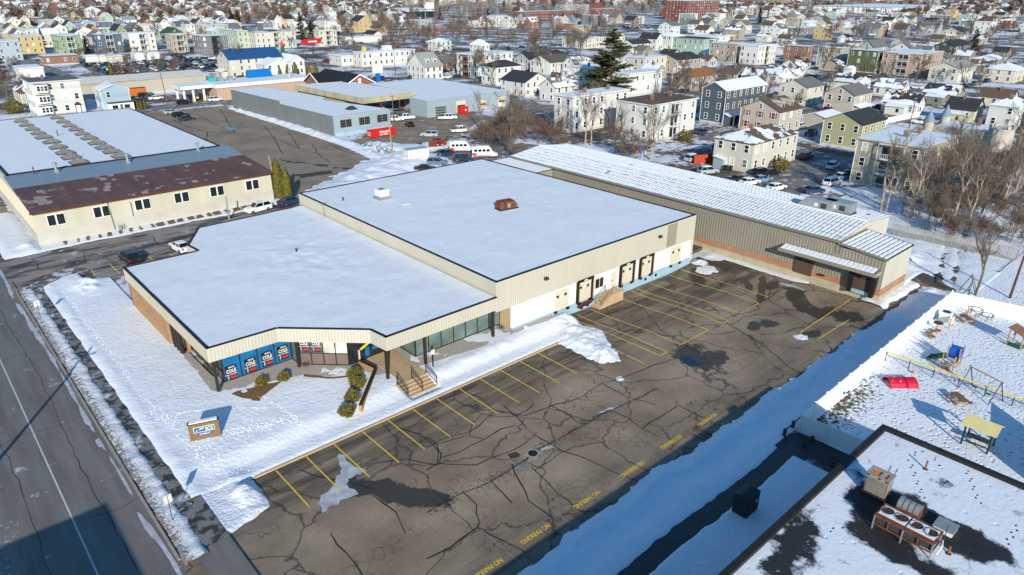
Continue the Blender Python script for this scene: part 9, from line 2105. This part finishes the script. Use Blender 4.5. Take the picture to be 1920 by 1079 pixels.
q = P(*cpt(S2,1532,918),0); t = thing('yellow_bin', 'small yellow box on the road behind the canopy shed', 'box', (q.x,q.y,0)); m = MB(); m.box(-.9,.9,-.7,.7,0,2,'yellow_plastic'); m.build('body', t, loc=(0,0,0)); m = MB(); m.box(-1,1,-.8,.8,2,2.15,'yellow_plastic'); m.build('lid', t, loc=(0,0,0))
q = P(*cpt(S3,845,850),0); t = thing('banner_sign', 'small orange sign by the porch of the grey roofed white house', 'sign', (q.x,q.y,0)); m = MB(); m.box(-1,1,-.1,.1,.5,2.2,'orange_paint'); m.build('panel', t, loc=(0,0,0)); m = MB(); m.box(-.9,-.8,-.08,.08,0,.5,'steel_dark'); m.box(.8,.9,-.08,.08,0,.5,'steel_dark'); m.build('legs', t, loc=(0,0,0))
q = P(*cpt(S3,510,555),7); t = thing('roof_box', 'white lift box on the roof of the long white block', 'roof box', (q.x,q.y,6.85)); m = MB(); m.box(-2,2,-1.5,1.5,0,1.8,'white_metal'); m.build('box_body', t, loc=(0,0,0)); m = MB(); m.box(-2.1,2.1,-1.6,1.6,1.8,1.9,'snow_roof'); m.build('roof', t, loc=(0,0,0))
# fences at right
def slatfence(name, lab, a, b_, h, mat, step=2.4, tk=.05):
    return panel_fence(name, lab, [(a.x,a.y),(b_.x,b_.y)], h, 0.0, step, mat, tk, False)
slatfence('wooden_fence','red stained wooden fence beside the cream two storey house',P(*cpt(c_,1365,712),0),P(*cpt(c_,1575,690),0),1.9,'fence_red',1.0)
A_ = P(1668,440,0); B_ = P(1905,490,0); t = thing('wire_fence','grey chain link fence behind the snow field at the right','fence',tuple(A_)); d = (B_-A_); 
for k in range(15):
    p = d*(k/14); m = MB(); m.tube((p.x,p.y,0),(p.x,p.y,1.9),.05,.05,'grey_metal',6); m.build('post', t, loc=(0,0,0))
m = MB()
for k in range(240):
    p = d*(k/240); q_ = d*(min(240,k+6)/240); m.tube((p.x,p.y,0),(q_.x,q_.y,1.8),.012,.012,'grey_metal',3,False); m.tube((p.x,p.y,1.8),(q_.x,q_.y,0),.012,.012,'grey_metal',3,False)
m.build('wire_mesh', t, loc=(0,0,0), kind='stuff'); m = MB(); m.tube((0,0,1.85),(d.x,d.y,1.85),.04,.04,'grey_metal',6); m.build('top_rail', t, loc=(0,0,0))
slatfence('wooden_fence','white board fence left of the castle',P(*cpt(DD,870,930),0),P(*cpt(DD,1130,880),0),1.6,'fence_white',2.0)
q = P(*cpt(b_,1350,590),0); slatfence('wooden_fence','rust coloured timber screen beside the dirt yard',q+Vector((-2,0,0)),q+Vector((3.6,.5,0)),1.8,'rust',1.2)
q = P(*cpt(c_,1570,735),0); t = thing('garden_shed','small pale shed with a snowy roof right of the red fence','shed',(q.x,q.y,0)); m = MB(); m.box(-1.6,1.6,-1.2,1.2,0,2.1,'masonry_bluegrey'); m.build('wall', t, loc=(0,0,0)); m = MB(); m.hull([(-1.8,-1.4,2.1),(1.8,-1.4,2.1),(1.8,1.4,2.5),(-1.8,1.4,2.5)],[(-1.8,-1.4,2.2),(1.8,-1.4,2.2),(1.8,1.4,2.6),(-1.8,1.4,2.6)],'snow_roof'); m.build('roof', t, loc=(0,0,0)); m = MB(); m.box(-.6,.2,-1.24,-1.2,.1,1.8,'white_metal'); m.build('door', t, loc=(0,0,0))
q = P(*cpt(DD,608,555),0); t = thing('garden_shed','small white shed with a snowy gable beside the moss green triple decker','shed',(q.x,q.y,0)); m = MB(); m.box(-2.4,2.4,-1.8,1.8,0,2.4,'white_metal'); m.build('wall', t, loc=(0,0,0)); m = MB(); m.hull([(-2.7,-2.1,2.4),(2.7,-2.1,2.4),(2.7,2.1,2.4),(-2.7,2.1,2.4)],[(-2.7,-.05,3.5),(2.7,-.05,3.5),(2.7,.05,3.5),(-2.7,.05,3.5)],'snow_roof'); m.build('roof', t, loc=(0,0,0))
# pallets, pipes and rubbish near the snow heap and along the scrub
rb_ = random.Random(9)
for i, (px,py) in enumerate(((805,590),(890,600),(960,620),(1000,640),(920,630))):
    q = P(*cpt(b_,px,py),0); t = thing('scrap_rack', ('long dark steel beams lying in the snow right of the red dumpster','tangled metal racks in the snow, left of the middle heap','tangled metal racks in the snow, in the middle heap','wheel frames and racks next to the leaning wooden pole','red brown scrap barrow in the snow')[i], 'scrap', (q.x,q.y,.3), rb_.uniform(0,3))
    for k in range(9):
        m = MB(); p0 = Vector((rb_.uniform(-1.2,1.2),rb_.uniform(-.8,.8),rb_.uniform(0,.4))); m.tube(p0,p0+Vector((rb_.uniform(-1.2,1.2),rb_.uniform(-.8,.8),rb_.uniform(0,1.0))),.06,.06,'steel_dark' if i != 4 else 'rust_dark',4); m.build('bar', t, loc=(0,0,0))
for i, (px,py,mt,lab) in enumerate(((925,635,'orange_paint','orange bin in the scrub behind the long roof'),(965,610,'blue_plastic','dark blue drum in the scrub behind the long roof'),(990,640,'white_metal','white drum in the scrub behind the long roof'))):
    q = P(*cpt(c_,px,py),0); t = thing('drum', lab, 'drum', (q.x,q.y,0)); m = MB(); m.tube((0,0,0),(0,0,1.1),.5,.5,mt,10); m.build('barrel', t, loc=(0,0,0)); m = MB(); m.tube((0,0,1.1),(0,0,1.15),.52,.5,'steel_dark',10); m.build('lid', t, loc=(0,0,0))
for i, (px,py) in enumerate(((1600,760),(1635,765))):
    q = P(*cpt(c_,px,py),0); t = thing('wheeled_bin', ('left','right')[i]+' of the two dark green bins beside the small shed', 'bin', (q.x,q.y,0)); m = MB(); m.hull([(-.25,-.3,.1),(.25,-.3,.1),(.25,.3,.1),(-.25,.3,.1)],[(-.32,-.38,1.1),(.32,-.38,1.1),(.32,.38,1.1),(-.32,.38,1.1)],'dark_green'); m.build('bin_body', t, loc=(0,0,0)); m = MB(); m.box(-.34,.34,-.4,.4,1.1,1.16,'dark_green'); m.build('lid', t, loc=(0,0,0))
for o in bpy.data.objects:
    if '_o' in o: del o['_o']
